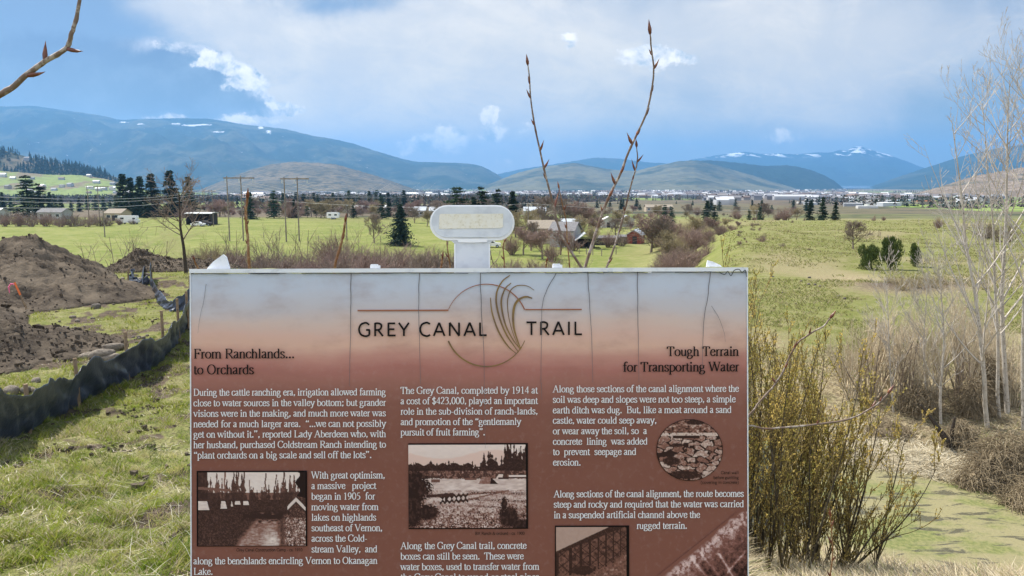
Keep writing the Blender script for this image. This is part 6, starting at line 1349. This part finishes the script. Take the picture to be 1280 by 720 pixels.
house('tan_roofed_house', 676, 182, 5.6, 7, 3.4, 1.6, W_TAN, R_TAN, 'tan roofed wing just left of the grey house behind fruit trees', ridge='x', wins=((-1.5, 2.5, .9, 1.1),))
house('white_topped_house', 712, 200, 4.6, 6, 3.7, .8, W_GREY, R_METAL, 'building with a pale metal roof behind the grey house', ridge='x', wins=((1.4, 2.5, .8, .8),))
house('dark_shed', 730, 168, 3.8, 4.5, 1.7, 1.3, W_DARK, R_METAL, 'dark open shed with a pale roof edge right of the grey house', 'shed', ridge='y', open_front=True)
house('low_shed', 755, 176, 5.6, 3.0, 1.5, .35, W_DARK, R_GREY, 'long low dark shed between the two tall right twigs', 'shed')
house('red_shed', 793, 180, 3.2, 4.6, 2.0, 1.05, W_RED, R_METAL, 'small red barn with a white metal roof right of the tallest twig', 'shed', ridge='y', rz=-.35, door=(0.2, 1.0, 1.7))
house('white_shed', 758, 245, 4.4, 4, 2.0, 1.2, W_WHITE, R_WHITE, 'small white roofed shed seen left of the shortest tall twig', 'shed', ridge='y', door=(0, 1, 1.6)); house('cream_shed', 781, 182, 3.4, 3.5, 1.35, .3, W_TAN, R_GREY, 'low cream coloured outbuilding at the left of the red barn', 'shed'); house('white_cottage', 781, 250, 4.2, 4, 2.2, 1.2, W_WHITE, R_METAL, 'small white gabled cottage above the cream outbuilding', ridge='y', wins=((0, 1.4, .8, .9),))
house('field_shelter', 258, 262, 8.2, 6, 3.6, .25, W_DARK, R_WHITE, 'dark open fronted field shelter with a flat pale roof right of the bare tree', 'shelter', open_front=True)
for px, Y, w, d, h, lb in ((398, 470, 24, 9, 2.0, 'left long white farm building beyond the shelter field'), (432, 480, 24, 9, 2.0, 'middle long white farm building beyond the shelter field'), (466, 490, 20, 9, 2.2, 'right long white farm building near the blue spruce'), (380, 520, 12, 9, 2.2, 'small grey farm building left of the long white ones')):
    house('farm_building', px, Y, w, d, h, 1.2, W_WHITE, R_WHITE if 'white' in lb[:26] else R_METAL, lb, 'farm building', wins=tuple((x, 1.4, 1.4, .9) for x in np.arange(-w/2+3, w/2-2, 5.0)), door=(0, 2.2, 2.2))
for px, Y, w, r_, c_, lb in ((78, 300, 9, R_GREY, W_GREY, 'long low pale roofed farmhouse right of the far left dark conifers'), (62, 310, 3.5, R_METAL, W_WHITE, 'small white outbuilding left of the long low farmhouse'), (155, 290, 6, R_TAN, W_TAN, 'low cream building left of the dark conifer row foot'), (5, 300, 5, R_METAL, W_WHITE, 'white building at the far left edge behind the hedgerow'), (520, 340, 10, R_METAL, W_WHITE, 'white roofed house right above the blue spruce'), (553, 330, 9, R_METAL, W_GREY, 'grey house just left of the marker head'), (668, 330, 9, R_METAL, W_WHITE, 'pale roofed house left behind the leaning tall twig'), (820, 480, 16, R_TAN, W_TAN, 'long tan roofed building beyond the red barn trees')):
    house('farmhouse', px, Y, w, 8, 2.7, 1.4, c_, r_, lb, 'house', wins=tuple((x, 1.6, 1.3, 1.0) for x in np.linspace(-w/2+1.5, w/2-1.5, max(2, int(w/4)))), door=(.3, 1.1, 2.0))
# vehicles
def wheel(root, x, y, r, w=.24):
    m_ = MB(); m_.tube([(x, y-w/2, r), (x, y+w/2, r)], [r, r], 12); wo = m_.build('wheel', TYRE, root); m_ = MB(); m_.tube([(x, y-w/2-.012, r), (x, y-w/2+.03, r)], [r*.55, r*.55], 10); m_.build('rim', R_METAL, wo)
def vehicle(name, px, Y, prof, wid, wheels, r, glass, label, cat, rz=0.0, m=None):
    p = atz(px, Y); root = empty(name, p, label, cat, rz=rz); m_ = MB(); m_.prism(prof, -wid/2, wid/2); m_.build('body', m or PAINT, root)
    for x in wheels:
        for y in (-wid/2+.05, wid/2-.05): wheel(root, x, y, r)
    for g_ in glass: m_ = MB(); m_.prism(g_, -wid/2-.012, wid/2+.012); m_.build('window', GLASSD, root)
CARP = [(-2.1, .35), (2.1, .35), (2.15, .75), (1.95, .95), (1.1, 1.02), (.5, 1.45), (-1.0, 1.5), (-1.75, 1.05), (-2.15, .95)]; CARG = [[(-.95, 1.03), (.85, 1.03), (.42, 1.38), (-.9, 1.42)]]
vehicle('motorhome', 168, 265, [(-3.2, .5), (3.2, .5), (3.3, 1.3), (2.6, 1.5), (2.9, 2.1), (2.7, 2.8), (-3.2, 2.8)], 2.3, (-2.0, 2.1), .42, [[(-2.4, 1.6), (-1.2, 1.6), (-1.2, 2.2), (-2.4, 2.2)], [(1.7, 1.6), (2.5, 1.6), (2.7, 2.1), (1.7, 2.1)]], 'white motorhome parked at the far edge of the green field', 'motorhome')
vehicle('travel_trailer', 420, 300, [(-2.2, .5), (2.2, .5), (2.35, 1.6), (2.1, 2.5), (-2.2, 2.6), (-2.35, 1.6)], 2.2, (-.3, .5), .34, [[(-1.6, 1.4), (-.6, 1.4), (-.6, 2.0), (-1.6, 2.0)], [(.6, 1.4), (1.6, 1.4), (1.6, 2.0), (.6, 2.0)]], 'small white travel trailer by the row of round evergreens', 'trailer')
vehicle('parked_car', 253, 250, CARP, 1.75, (-1.35, 1.35), .33, CARG, 'white car parked before the dark field shelter', 'car'); vehicle('parked_car', 614, 168, CARP, 1.75, (-1.35, 1.35), .33, CARG, 'white car parked under the oval marker head', 'car'); vehicle('parked_car', 262, 253, [(x*.95, z*1.15) for x, z in CARP], 1.75, (-1.3, 1.3), .35, [[(x*.95, z*1.15) for x, z in CARG[0]]], 'dark car parked at the right of the white car by the field shelter', 'car', m=W_DARK)

# ------------------------------------------------------------ far houses, town and woods
TW = [mat('town_wall_pale', (.50, .49, .46), .8, .2, obj_rand=.25), mat('town_wall_tan', (.40, .34, .27), .8, .2, obj_rand=.25), mat('town_wall_grey', (.36, .38, .40), .8, .2, obj_rand=.25)]
TR = [mat('town_roof_grey', (.27, .27, .28), .8, .2, obj_rand=.3), mat('town_roof_brown', (.23, .17, .14), .8, .2, obj_rand=.3), mat('town_roof_white', (.78, .79, .80), .6, .3, obj_rand=.15), mat('town_roof_blue', (.16, .32, .50), .6, .3), mat('town_roof_orange', (.72, .24, .10), .7, .3)]
def mini(w, d, h, rise, mw, mr):
    m_ = MB(); m_.box((0, 0, h/2-2), (w, d, h+4), mi=0)
    m_.prism([(-d/2-.4, h), (d/2+.4, h), (0, h+rise)], -w/2-.4, w/2+.4, mi=1, tf=lambda a: a[:, [1, 0, 2]]) if rise > .5 else m_.box((0, 0, h+.3), (w+.4, d+.4, .6), mi=1)
    return m_.build('town_house', [mw, mr])
MP = []
for k_ in range(9):
    o = mini(RNG.uniform(11, 17), RNG.uniform(9, 12), RNG.uniform(4, 6.5), RNG.uniform(2, 3), TW[k_ % 3], TR[(0, 1, 0, 2, 1, 0, 2, 0, 1)[k_]]); MP.append(o)
first = set(o.name for o in MP)
def far_spot(px, Y): return atz(px, Y)
def mini_put(px, Y, name, label, cat, group, s=1.0, o=None, p=None):
    src = o or RNG.choice(MP)
    if src.name in first: first.discard(src.name); c = src
    else: c = src.copy(); COL.objects.link(c)
    c.location = far_spot(px, Y) if p is None else p; c.rotation_euler = (0, 0, RNG.uniform(-.5, .5)); c.scale = (s, s, s); c.name = name; tag(c, label, cat, group)
for o in list(MP): mini_put(RNG.uniform(760, 1100), RNG.uniform(3200, 5200), 'town_house', 'small house in the distant town on the valley floor', 'house', 'houses of the distant town', 1.2, o)
for k_ in range(240):
    px = min(max(RNG.gauss(930, 150), 560), 1240); mini_put(px, RNG.triangular(1900, 6000, 3600) if px < 1050 else RNG.uniform(1500, 2300), 'town_house', 'small house in the distant town on the valley floor', 'house', 'houses of the distant town', 1.15)
WHS = [mini(70, 34, 9, .2, TW[0], TR[2]), mini(46, 30, 8, .2, TW[2], TR[2]), mini(60, 30, 10, .2, TW[0], TR[3]), mini(58, 30, 9, .2, TW[1], TR[4])]
for o in WHS: first.add(o.name)
for k_, (px, Y) in enumerate([(RNG.uniform(985, 1180), RNG.uniform(620, 2200)) for _ in range(60)]):
    mini_put(px, Y, 'town_warehouse', 'long pale flat roofed warehouse at the near edge of the distant town', 'warehouse', 'pale warehouses of the town', RNG.uniform(.22, .40)*(.6+Y/2500), WHS[k_ % 2])
mini_put(1122, 900, 'town_warehouse', 'long blue roofed store in the town right of the conifer trio', 'warehouse', None, .36, WHS[2]); mini_put(1146, 820, 'town_warehouse', 'orange roofed store in the town nearest to the birches', 'warehouse', None, .36, WHS[3])
# houses on the left hillside
P_, T_ = o_pts['pasture_hill']; P2_, T2_ = o_pts['forest_hill']
def hill_pt(P, T, px, t):
    i = int(np.argmin(np.abs(T[:, 0]-t))); row = P[i]; j = int(np.argmin(np.abs(row[:, 0]/row[:, 1]*F/1.012+640-px))); return row[j]
for k_ in range(34):
    px = RNG.uniform(-20, 175); mini_put(0, 0, 'hillside_house', 'house on the pasture below the forested hill at far left', 'house', 'houses on the left hillside', RNG.uniform(.7, 1.1), p=hill_pt(P_, T_, px, RNG.uniform(-.6, -.02)))
mini_put(0, 0, 'hilltop_house', 'pale house alone on the shoulder of the forested hill at far left', 'house', None, 1.5, p=hill_pt(P2_, T2_, 50, -.08))
for k_ in range(44):
    px = RNG.uniform(300, 560); mini_put(px, RNG.uniform(1100, 2900), 'valley_house', 'small house on the valley floor below the tan hill', 'house', 'houses below the tan hill', 1.2)
rngt = np.random.default_rng(77); V_, F_, Cc = [], [], []; nb_ = 0
for k_ in range(4200):
    px = rngt.normal(960, 170) if rngt.random() < .75 else rngt.uniform(280, 700); Y = math.exp(rngt.uniform(math.log(1700 if px < 880 else 800), math.log(6800)))
    if px > 1230 or (px > 1060 and Y > 2000) or px < 260 or (Y < 1500 and rngt.random() < .5): continue
    x = (px-640)/F*Y*1.012
    if float(fbm(x*.003, Y*.002, 37, 3)) < -.08: continue
    z = float(terrain(x, Y)); w = rngt.uniform(5, 10)*(1.0+2.0*(rngt.random() < .06)); d = rngt.uniform(4, 7); h = rngt.uniform(4, 7)
    V_ += [(x-w, Y-d, z-2), (x+w, Y-d, z-2), (x+w, Y-d, z+h), (x-w, Y-d, z+h), (x-w, Y+d, z-2), (x+w, Y+d, z-2), (x+w, Y+d, z+h), (x-w, Y+d, z+h), (x-w, Y, z+h+2.5), (x+w, Y, z+h+2.5)]
    F_ += [(nb_, nb_+1, nb_+2, nb_+3), (nb_+1, nb_+5, nb_+6, nb_+2), (nb_+4, nb_, nb_+3, nb_+7), (nb_+3, nb_+2, nb_+9, nb_+8), (nb_+8, nb_+9, nb_+6, nb_+7)]; nb_ += 10
    wc = [(.34, .33, .31), (.25, .21, .17), (.22, .23, .25), (.45, .45, .44)][rngt.integers(4)]; rc = [(.16, .16, .18), (.15, .115, .10), (.50, .51, .53), (.22, .21, .21)][rngt.integers(4)]
    Cc += [wc]*2+[rc]*2+[wc]*2+[rc]*4
o = mesh_np('town_buildings', np.array(V_), np.array(F_), mat('town_mass', (1, 1, 1), .8, .2, attr=True), colors=np.array(Cc)); tag(o, kind='stuff')
# clods strewn over the soil heaps
rngt = np.random.default_rng(78); V_, F_ = [], []; nb_ = 0; cube_ = np.array([[x, y, z] for x in (-1, 1) for y in (-1, 1) for z in (-1, 1)], float)*.5; cf_ = np.array([[0, 1, 3, 2], [4, 6, 7, 5], [0, 4, 5, 1], [2, 3, 7, 6], [0, 2, 6, 4], [1, 5, 7, 3]])
for ob in [o for o in bpy.data.objects if o.name.startswith('soil_heap')]:
    n_ = len(ob.data.vertices); co = np.empty(n_*3, np.float32); ob.data.vertices.foreach_get('co', co); co = co.reshape(-1, 3)+np.array(ob.location)
    for i_ in rngt.choice(n_, min(n_, 3200), replace=False):
        s_ = rngt.lognormal(-3.5, .5); s_ = min(s_, .16); v = (cube_*rngt.uniform(.6, 1.3, 3)+rngt.normal(0, .18, (8, 3)))*s_; a_ = rngt.uniform(0, 6.28)
        v = v @ np.array([[math.cos(a_), math.sin(a_), 0], [-math.sin(a_), math.cos(a_), 0], [0, 0, 1]])+co[i_]+np.array([0, 0, s_*.15]); V_.append(v); F_.append(cf_+nb_); nb_ += 8
o = mesh_np('soil_clods', np.concatenate(V_), np.concatenate(F_), SOIL); tag(o, kind='stuff')
# woods that read as one mass
def wood(name, pts, hts, m, seed, k=9):
    rng = np.random.default_rng(seed); V_, F_ = [], []; n = 0
    for (x, y, z), h in zip(pts, hts):
        r = h*rng.uniform(.16, .26)
        for c in range(k):
            t = c/k; a = rng.uniform(0, 6.28); rr_ = r*(1-t)**.8+.03*h; z0 = z+h*(.04+.9*t)
            for q_ in range(2):
                a2 = a+q_*math.pi+rng.uniform(-.5, .5); V_ += [(x+rr_*math.cos(a2), y+rr_*math.sin(a2), z0-h*.03), (x+rr_*.9*math.cos(a2+1.9), y+rr_*.9*math.sin(a2+1.9), z0-h*.05*rng.random()), (x-rr_*.15*math.cos(a2), y, z0+h*.20)]; F_.append((n, n+1, n+2)); n += 3
    o = mesh_np(name, np.array(V_), np.array(F_), m); tag(o, kind='stuff'); return o
rng = np.random.default_rng(91); sel = []
for k_ in range(5200):
    i = rng.integers(4, T2_.shape[0]); j = rng.integers(T2_.shape[1]); p = P2_[i, j]; t = T2_[i, 0]
    if t > .25: continue
    px = p[0]/p[1]*F/1.012+640
    bare = math.exp(-((px-45-(t*60))/14)**2)*(t > -.75)
    if t < -.55+.25*float(vnoise(px*.05, 0, 5)) and rng.random() > .22: continue
    if float(fbm(p[0]*.006, p[1]*.006, 17, 3)) < -.10 or rng.random() < bare*.92: continue
    sel.append(p+np.array([rng.normal(0, 6), rng.normal(0, 6), 0]))
wood('conifer_forest', sel, rng.uniform(12, 25, len(sel)), NEEDLE, 92, 6)
FARW = mat('far_wood', (.034, .046, .028), .95, .1, noise=[(.02, (.125, .100, .080), .42, .54)])
pts = []
for k_ in range(60000):
    if len(pts) > 16000: break
    Y = math.exp(rng.uniform(math.log(560), math.log(6500))); px = rng.uniform(-60, 1340); x = (px-640)/F*Y
    if px > 960 and Y < 2200 and rng.random() < .82: continue
    if float(fbm(x*.004+3, Y*.0025, 27, 4))*1.0+.10*(Y < 1500) < .0+.12*rng.random(): continue
    pts.append((x, Y, 0))
pts = np.array(pts); pts[:, 2] = terrain(pts[:, 0], pts[:, 1]); wood('valley_woods', pts, rng.uniform(7, 15, len(pts))*np.where(pts[:, 1] > 2500, 1.1, .85), FARW, 93, 3)

# ------------------------------------------------------------ grass and straw
def blades(name, X, Y, L, W, bend, cols, m, seed, flat=0.0, lift=0.0):
    rng = np.random.default_rng(seed); n = len(X); Z = terrain(X, Y)-.012+lift
    a = rng.uniform(0, 2*math.pi, n); s = np.stack([np.cos(a), np.sin(a), np.zeros(n)], -1); b_ = rng.uniform(0, 2*math.pi, n)
    up = np.stack([np.cos(b_)*bend, np.sin(b_)*bend, np.full(n, 1.0)], -1); up[:, 2] *= rng.uniform(1-flat, 1, n) if flat else 1.0
    up /= np.linalg.norm(up, axis=1)[:, None]; d2 = up*1.0; d2[:, :2] *= 1.7; d2[:, 2] *= .7; d2 /= np.linalg.norm(d2, axis=1)[:, None]
    b0 = np.stack([X, Y, Z], -1); mid = b0+up*(L*.55)[:, None]; tip = mid+d2*(L*.5)[:, None]; w = W[:, None]*.5
    V_ = np.stack([b0-s*w, b0+s*w, mid+s*w*.75, mid-s*w*.75, tip], 1).reshape(-1, 3); i = np.arange(n)*5
    c = np.repeat(cols, 5, 0)
    o = mesh_np(name, V_, [np.stack([i, i+1, i+2, i+3], -1), np.stack([i+3, i+2, i+4], -1)], m, colors=c); tag(o, kind='stuff'); return o
GRM = mat('grass_blades', (1, 1, 1), .8, .2, attr=True, trans=.40); STM = mat('straw_blades', (1, 1, 1), .8, .2, attr=True, trans=.15)
def pick(rng, n, pal, wts): return np.array(pal)[rng.choice(len(pal), n, p=np.array(wts)/sum(wts))]*rng.uniform(.75, 1.2, (n, 1))
rng = np.random.default_rng(101); n = 560000
Y = np.exp(rng.uniform(math.log(2.6), math.log(36), n)); U_ = rng.uniform(-.95, .28, n); X = U_*Y
ok = (conn(X, Y) < .02)&(np.hypot(X, Y) > 2.4)&~((Y < 2.2)); hp = np.maximum(big(X, Y), peak(X, Y)); lobe = seg_heap([(-15.5, 13.6, 1.05), (-11.2, 14.2, .78), (-9.5, 15.4, .42), (-8.9, 16.3, .02)], .32)(X, Y)
tuft = fbm(X*3.6, Y*3.6, 61, 4); bare = fbm(X*.8, Y*.8, 67, 4)
ok &= (hp < .02)&(lobe < .02)&(tuft+.22*rng.random(n) > .02)&(bare+.14*rng.random(n) > -.05); X, Y, tuft = X[ok], Y[ok], tuft[ok]; n = len(X)
dry = sst(fbm(X*.55, Y*.55, 71, 4), -.08, .14); m1 = rng.random(n) < .18+.45*dry
cols = np.where(m1[:, None], pick(rng, n, [(.50, .44, .26), (.40, .33, .19), (.37, .36, .16)], [3, 2, 2]), pick(rng, n, [(.235, .285, .035), (.300, .325, .050), (.165, .215, .030), (.37, .355, .09)], [4, 4, 2, 2]))
blades('grass', X, Y, rng.uniform(.018, .055, n)*(.7+2.0*sst(tuft, .0, .25))*(1+.015*Y), rng.uniform(.004, .008, n)*(1+.05*Y), .55, cols, GRM, 102)
nt_ = 2600; rng = np.random.default_rng(107); TY = np.exp(rng.uniform(math.log(3.2), math.log(17), nt_)); TX = TY*rng.uniform(-.9, -.02, nt_); kb = 34
X = np.repeat(TX, kb)+rng.normal(0, .045, nt_*kb); Y = np.repeat(TY, kb)+rng.normal(0, .045, nt_*kb); ok = (big(X, Y) < .02)&(seg_heap([(-15.5, 13.6, 1.05), (-11.2, 14.2, .78), (-9.5, 15.4, .42), (-8.9, 16.3, .02)], .32)(X, Y) < .02)
tcol = np.repeat(pick(rng, nt_, [(.21, .275, .03), (.29, .33, .045), (.13, .19, .025), (.43, .39, .15), (.48, .42, .26)], [4, 4, 3, 2, 2]), kb, 0)*rng.uniform(.8, 1.2, (nt_*kb, 1)); tl_ = np.repeat(rng.uniform(.04, .13, nt_), kb)*rng.uniform(.6, 1.1, nt_*kb)
blades('grass_tufts', X[ok], Y[ok], tl_[ok], rng.uniform(.004, .007, int(ok.sum())), .7, tcol[ok], GRM, 108)
# dark crumbs of soil and dead litter lying in the grass
rng = np.random.default_rng(109); n = 60000; Y = np.exp(rng.uniform(math.log(3.2), math.log(24), n)); X = Y*rng.uniform(-.9, -.02, n); k_ = fbm(X*1.9, Y*1.9, 111, 4)
ok = (k_ > .10)&(big(X, Y) < .02)&(conn(X, Y) < .02); X, Y = X[ok][:5000], Y[ok][:5000]; n = len(X); s_ = rng.lognormal(-3.9, .42, n); v = (np.tile(cube_, (n, 1, 1))*rng.uniform(.6, 1.3, (n, 1, 3))+rng.normal(0, .17, (n, 8, 3)))*s_[:, None, None]; a_ = rng.uniform(0, 6.28, n); ca, sa = np.cos(a_)[:, None], np.sin(a_)[:, None]
v = np.stack([v[..., 0]*ca-v[..., 1]*sa+X[:, None], v[..., 0]*sa+v[..., 1]*ca+Y[:, None], v[..., 2]*.8+(terrain(X, Y)+s_*.3)[:, None]], -1)
o = mesh_np('soil_crumbs', v.reshape(-1, 3), (cf_[None]+np.arange(n)[:, None, None]*8).reshape(-1, 4), SOIL); tag(o, kind='stuff')
n = 42000; Y = np.exp(rng.uniform(math.log(3.2), math.log(22), n)); X = Y*rng.uniform(-.9, -.02, n); ok = (fbm(X*1.4, Y*1.4, 115, 4)+.3*rng.random(n) > .16)&(big(X, Y) < .02)&(conn(X, Y) < .02); X, Y = X[ok], Y[ok]; n = len(X)
blades('dead_grass', X, Y, rng.uniform(.03, .10, n), rng.uniform(.004, .008, n), 2.4, pick(rng, n, [(.55, .49, .34), (.44, .37, .24), (.62, .58, .45), (.24, .185, .12)], [3, 3, 2, 2]), STM, 110, flat=.85, lift=.025)
# pale dead stalks, most of them fallen, thicker near the sign
n = 5200; Y = np.exp(rng.uniform(math.log(3.4), math.log(20), n)); U_ = rng.uniform(-.8, .0, n); X = U_*Y; cl = fbm(X*1.1, Y*1.1, 81, 3)+.35*np.exp(-((U_+.45)/.10)**2)*(Y < 6.5)
ok = (cl > .17)&(big(X, Y) < .02); X, Y = X[ok], Y[ok]; n = len(X)
blades('dead_stalks', X, Y, rng.uniform(.07, .26, n), rng.uniform(.0022, .0042, n), 1.3, pick(rng, n, [(.58, .53, .40), (.47, .41, .29), (.66, .62, .50)], [3, 2, 2]), STM, 103, flat=.8, lift=.03)
# dry straw on the slope and banks of the gully
n = 260000; Y = np.exp(rng.uniform(math.log(2.6), math.log(31), n)); U_ = rng.uniform(.22, .95, n); X = U_*Y
zz = terrain(X, Y); ok = (zz > PZ+.02); X, Y = X[ok], Y[ok]; n = len(X)
k_ = fbm(X*.7, Y*.7, 91, 4); ok = (k_ > -.20)&~((Y > 24)&(rng.random(n) < .4)); X, Y, k_ = X[ok], Y[ok], k_[ok]; n = len(X)
gm_ = (rng.random(n) < .10+.3*sst(k_, .12, .25))
cols = np.where(gm_[:, None], pick(rng, n, [(.20, .22, .06), (.26, .25, .09)], [1, 1]), pick(rng, n, [(.47, .39, .25), (.37, .295, .18), (.56, .49, .34), (.25, .195, .12)], [4, 3, 2, 2]))
blades('dry_grass', X, Y, rng.uniform(.12, .42, n), rng.uniform(.007, .014, n)*(1+.02*Y), 1.2, cols, STM, 104, flat=.6)
# flattened reeds on the far shore
n = 16000; U_ = rng.uniform(.40, .85, n); Y = 20.9-8.6*(np.clip(U_, .3, .8)-.5)+np.abs(rng.normal(0, .9, n)); X = U_*Y
blades('reeds', X, Y, rng.uniform(.25, .7, n), rng.uniform(.014, .026, n), 2.6, pick(rng, n, [(.60, .53, .38), (.50, .42, .28), (.68, .62, .48)], [3, 2, 2]), STM, 105, flat=.8, lift=.05)
# meadow tussocks
n = 60000; Y = np.exp(rng.uniform(math.log(28), math.log(150), n)); U_ = rng.uniform(.27, .80, n); X = U_*Y; k_ = fbm(X*.25, Y*.25, 95, 4); ok = k_ > -.02; X, Y = X[ok], Y[ok]; n = len(X)
blades('meadow_grass', X, Y, rng.uniform(.10, .28, n), .02+.0007*Y, .8, pick(rng, n, [(.26, .25, .09), (.35, .30, .17), (.17, .19, .05)], [3, 2, 2]), GRM, 106)
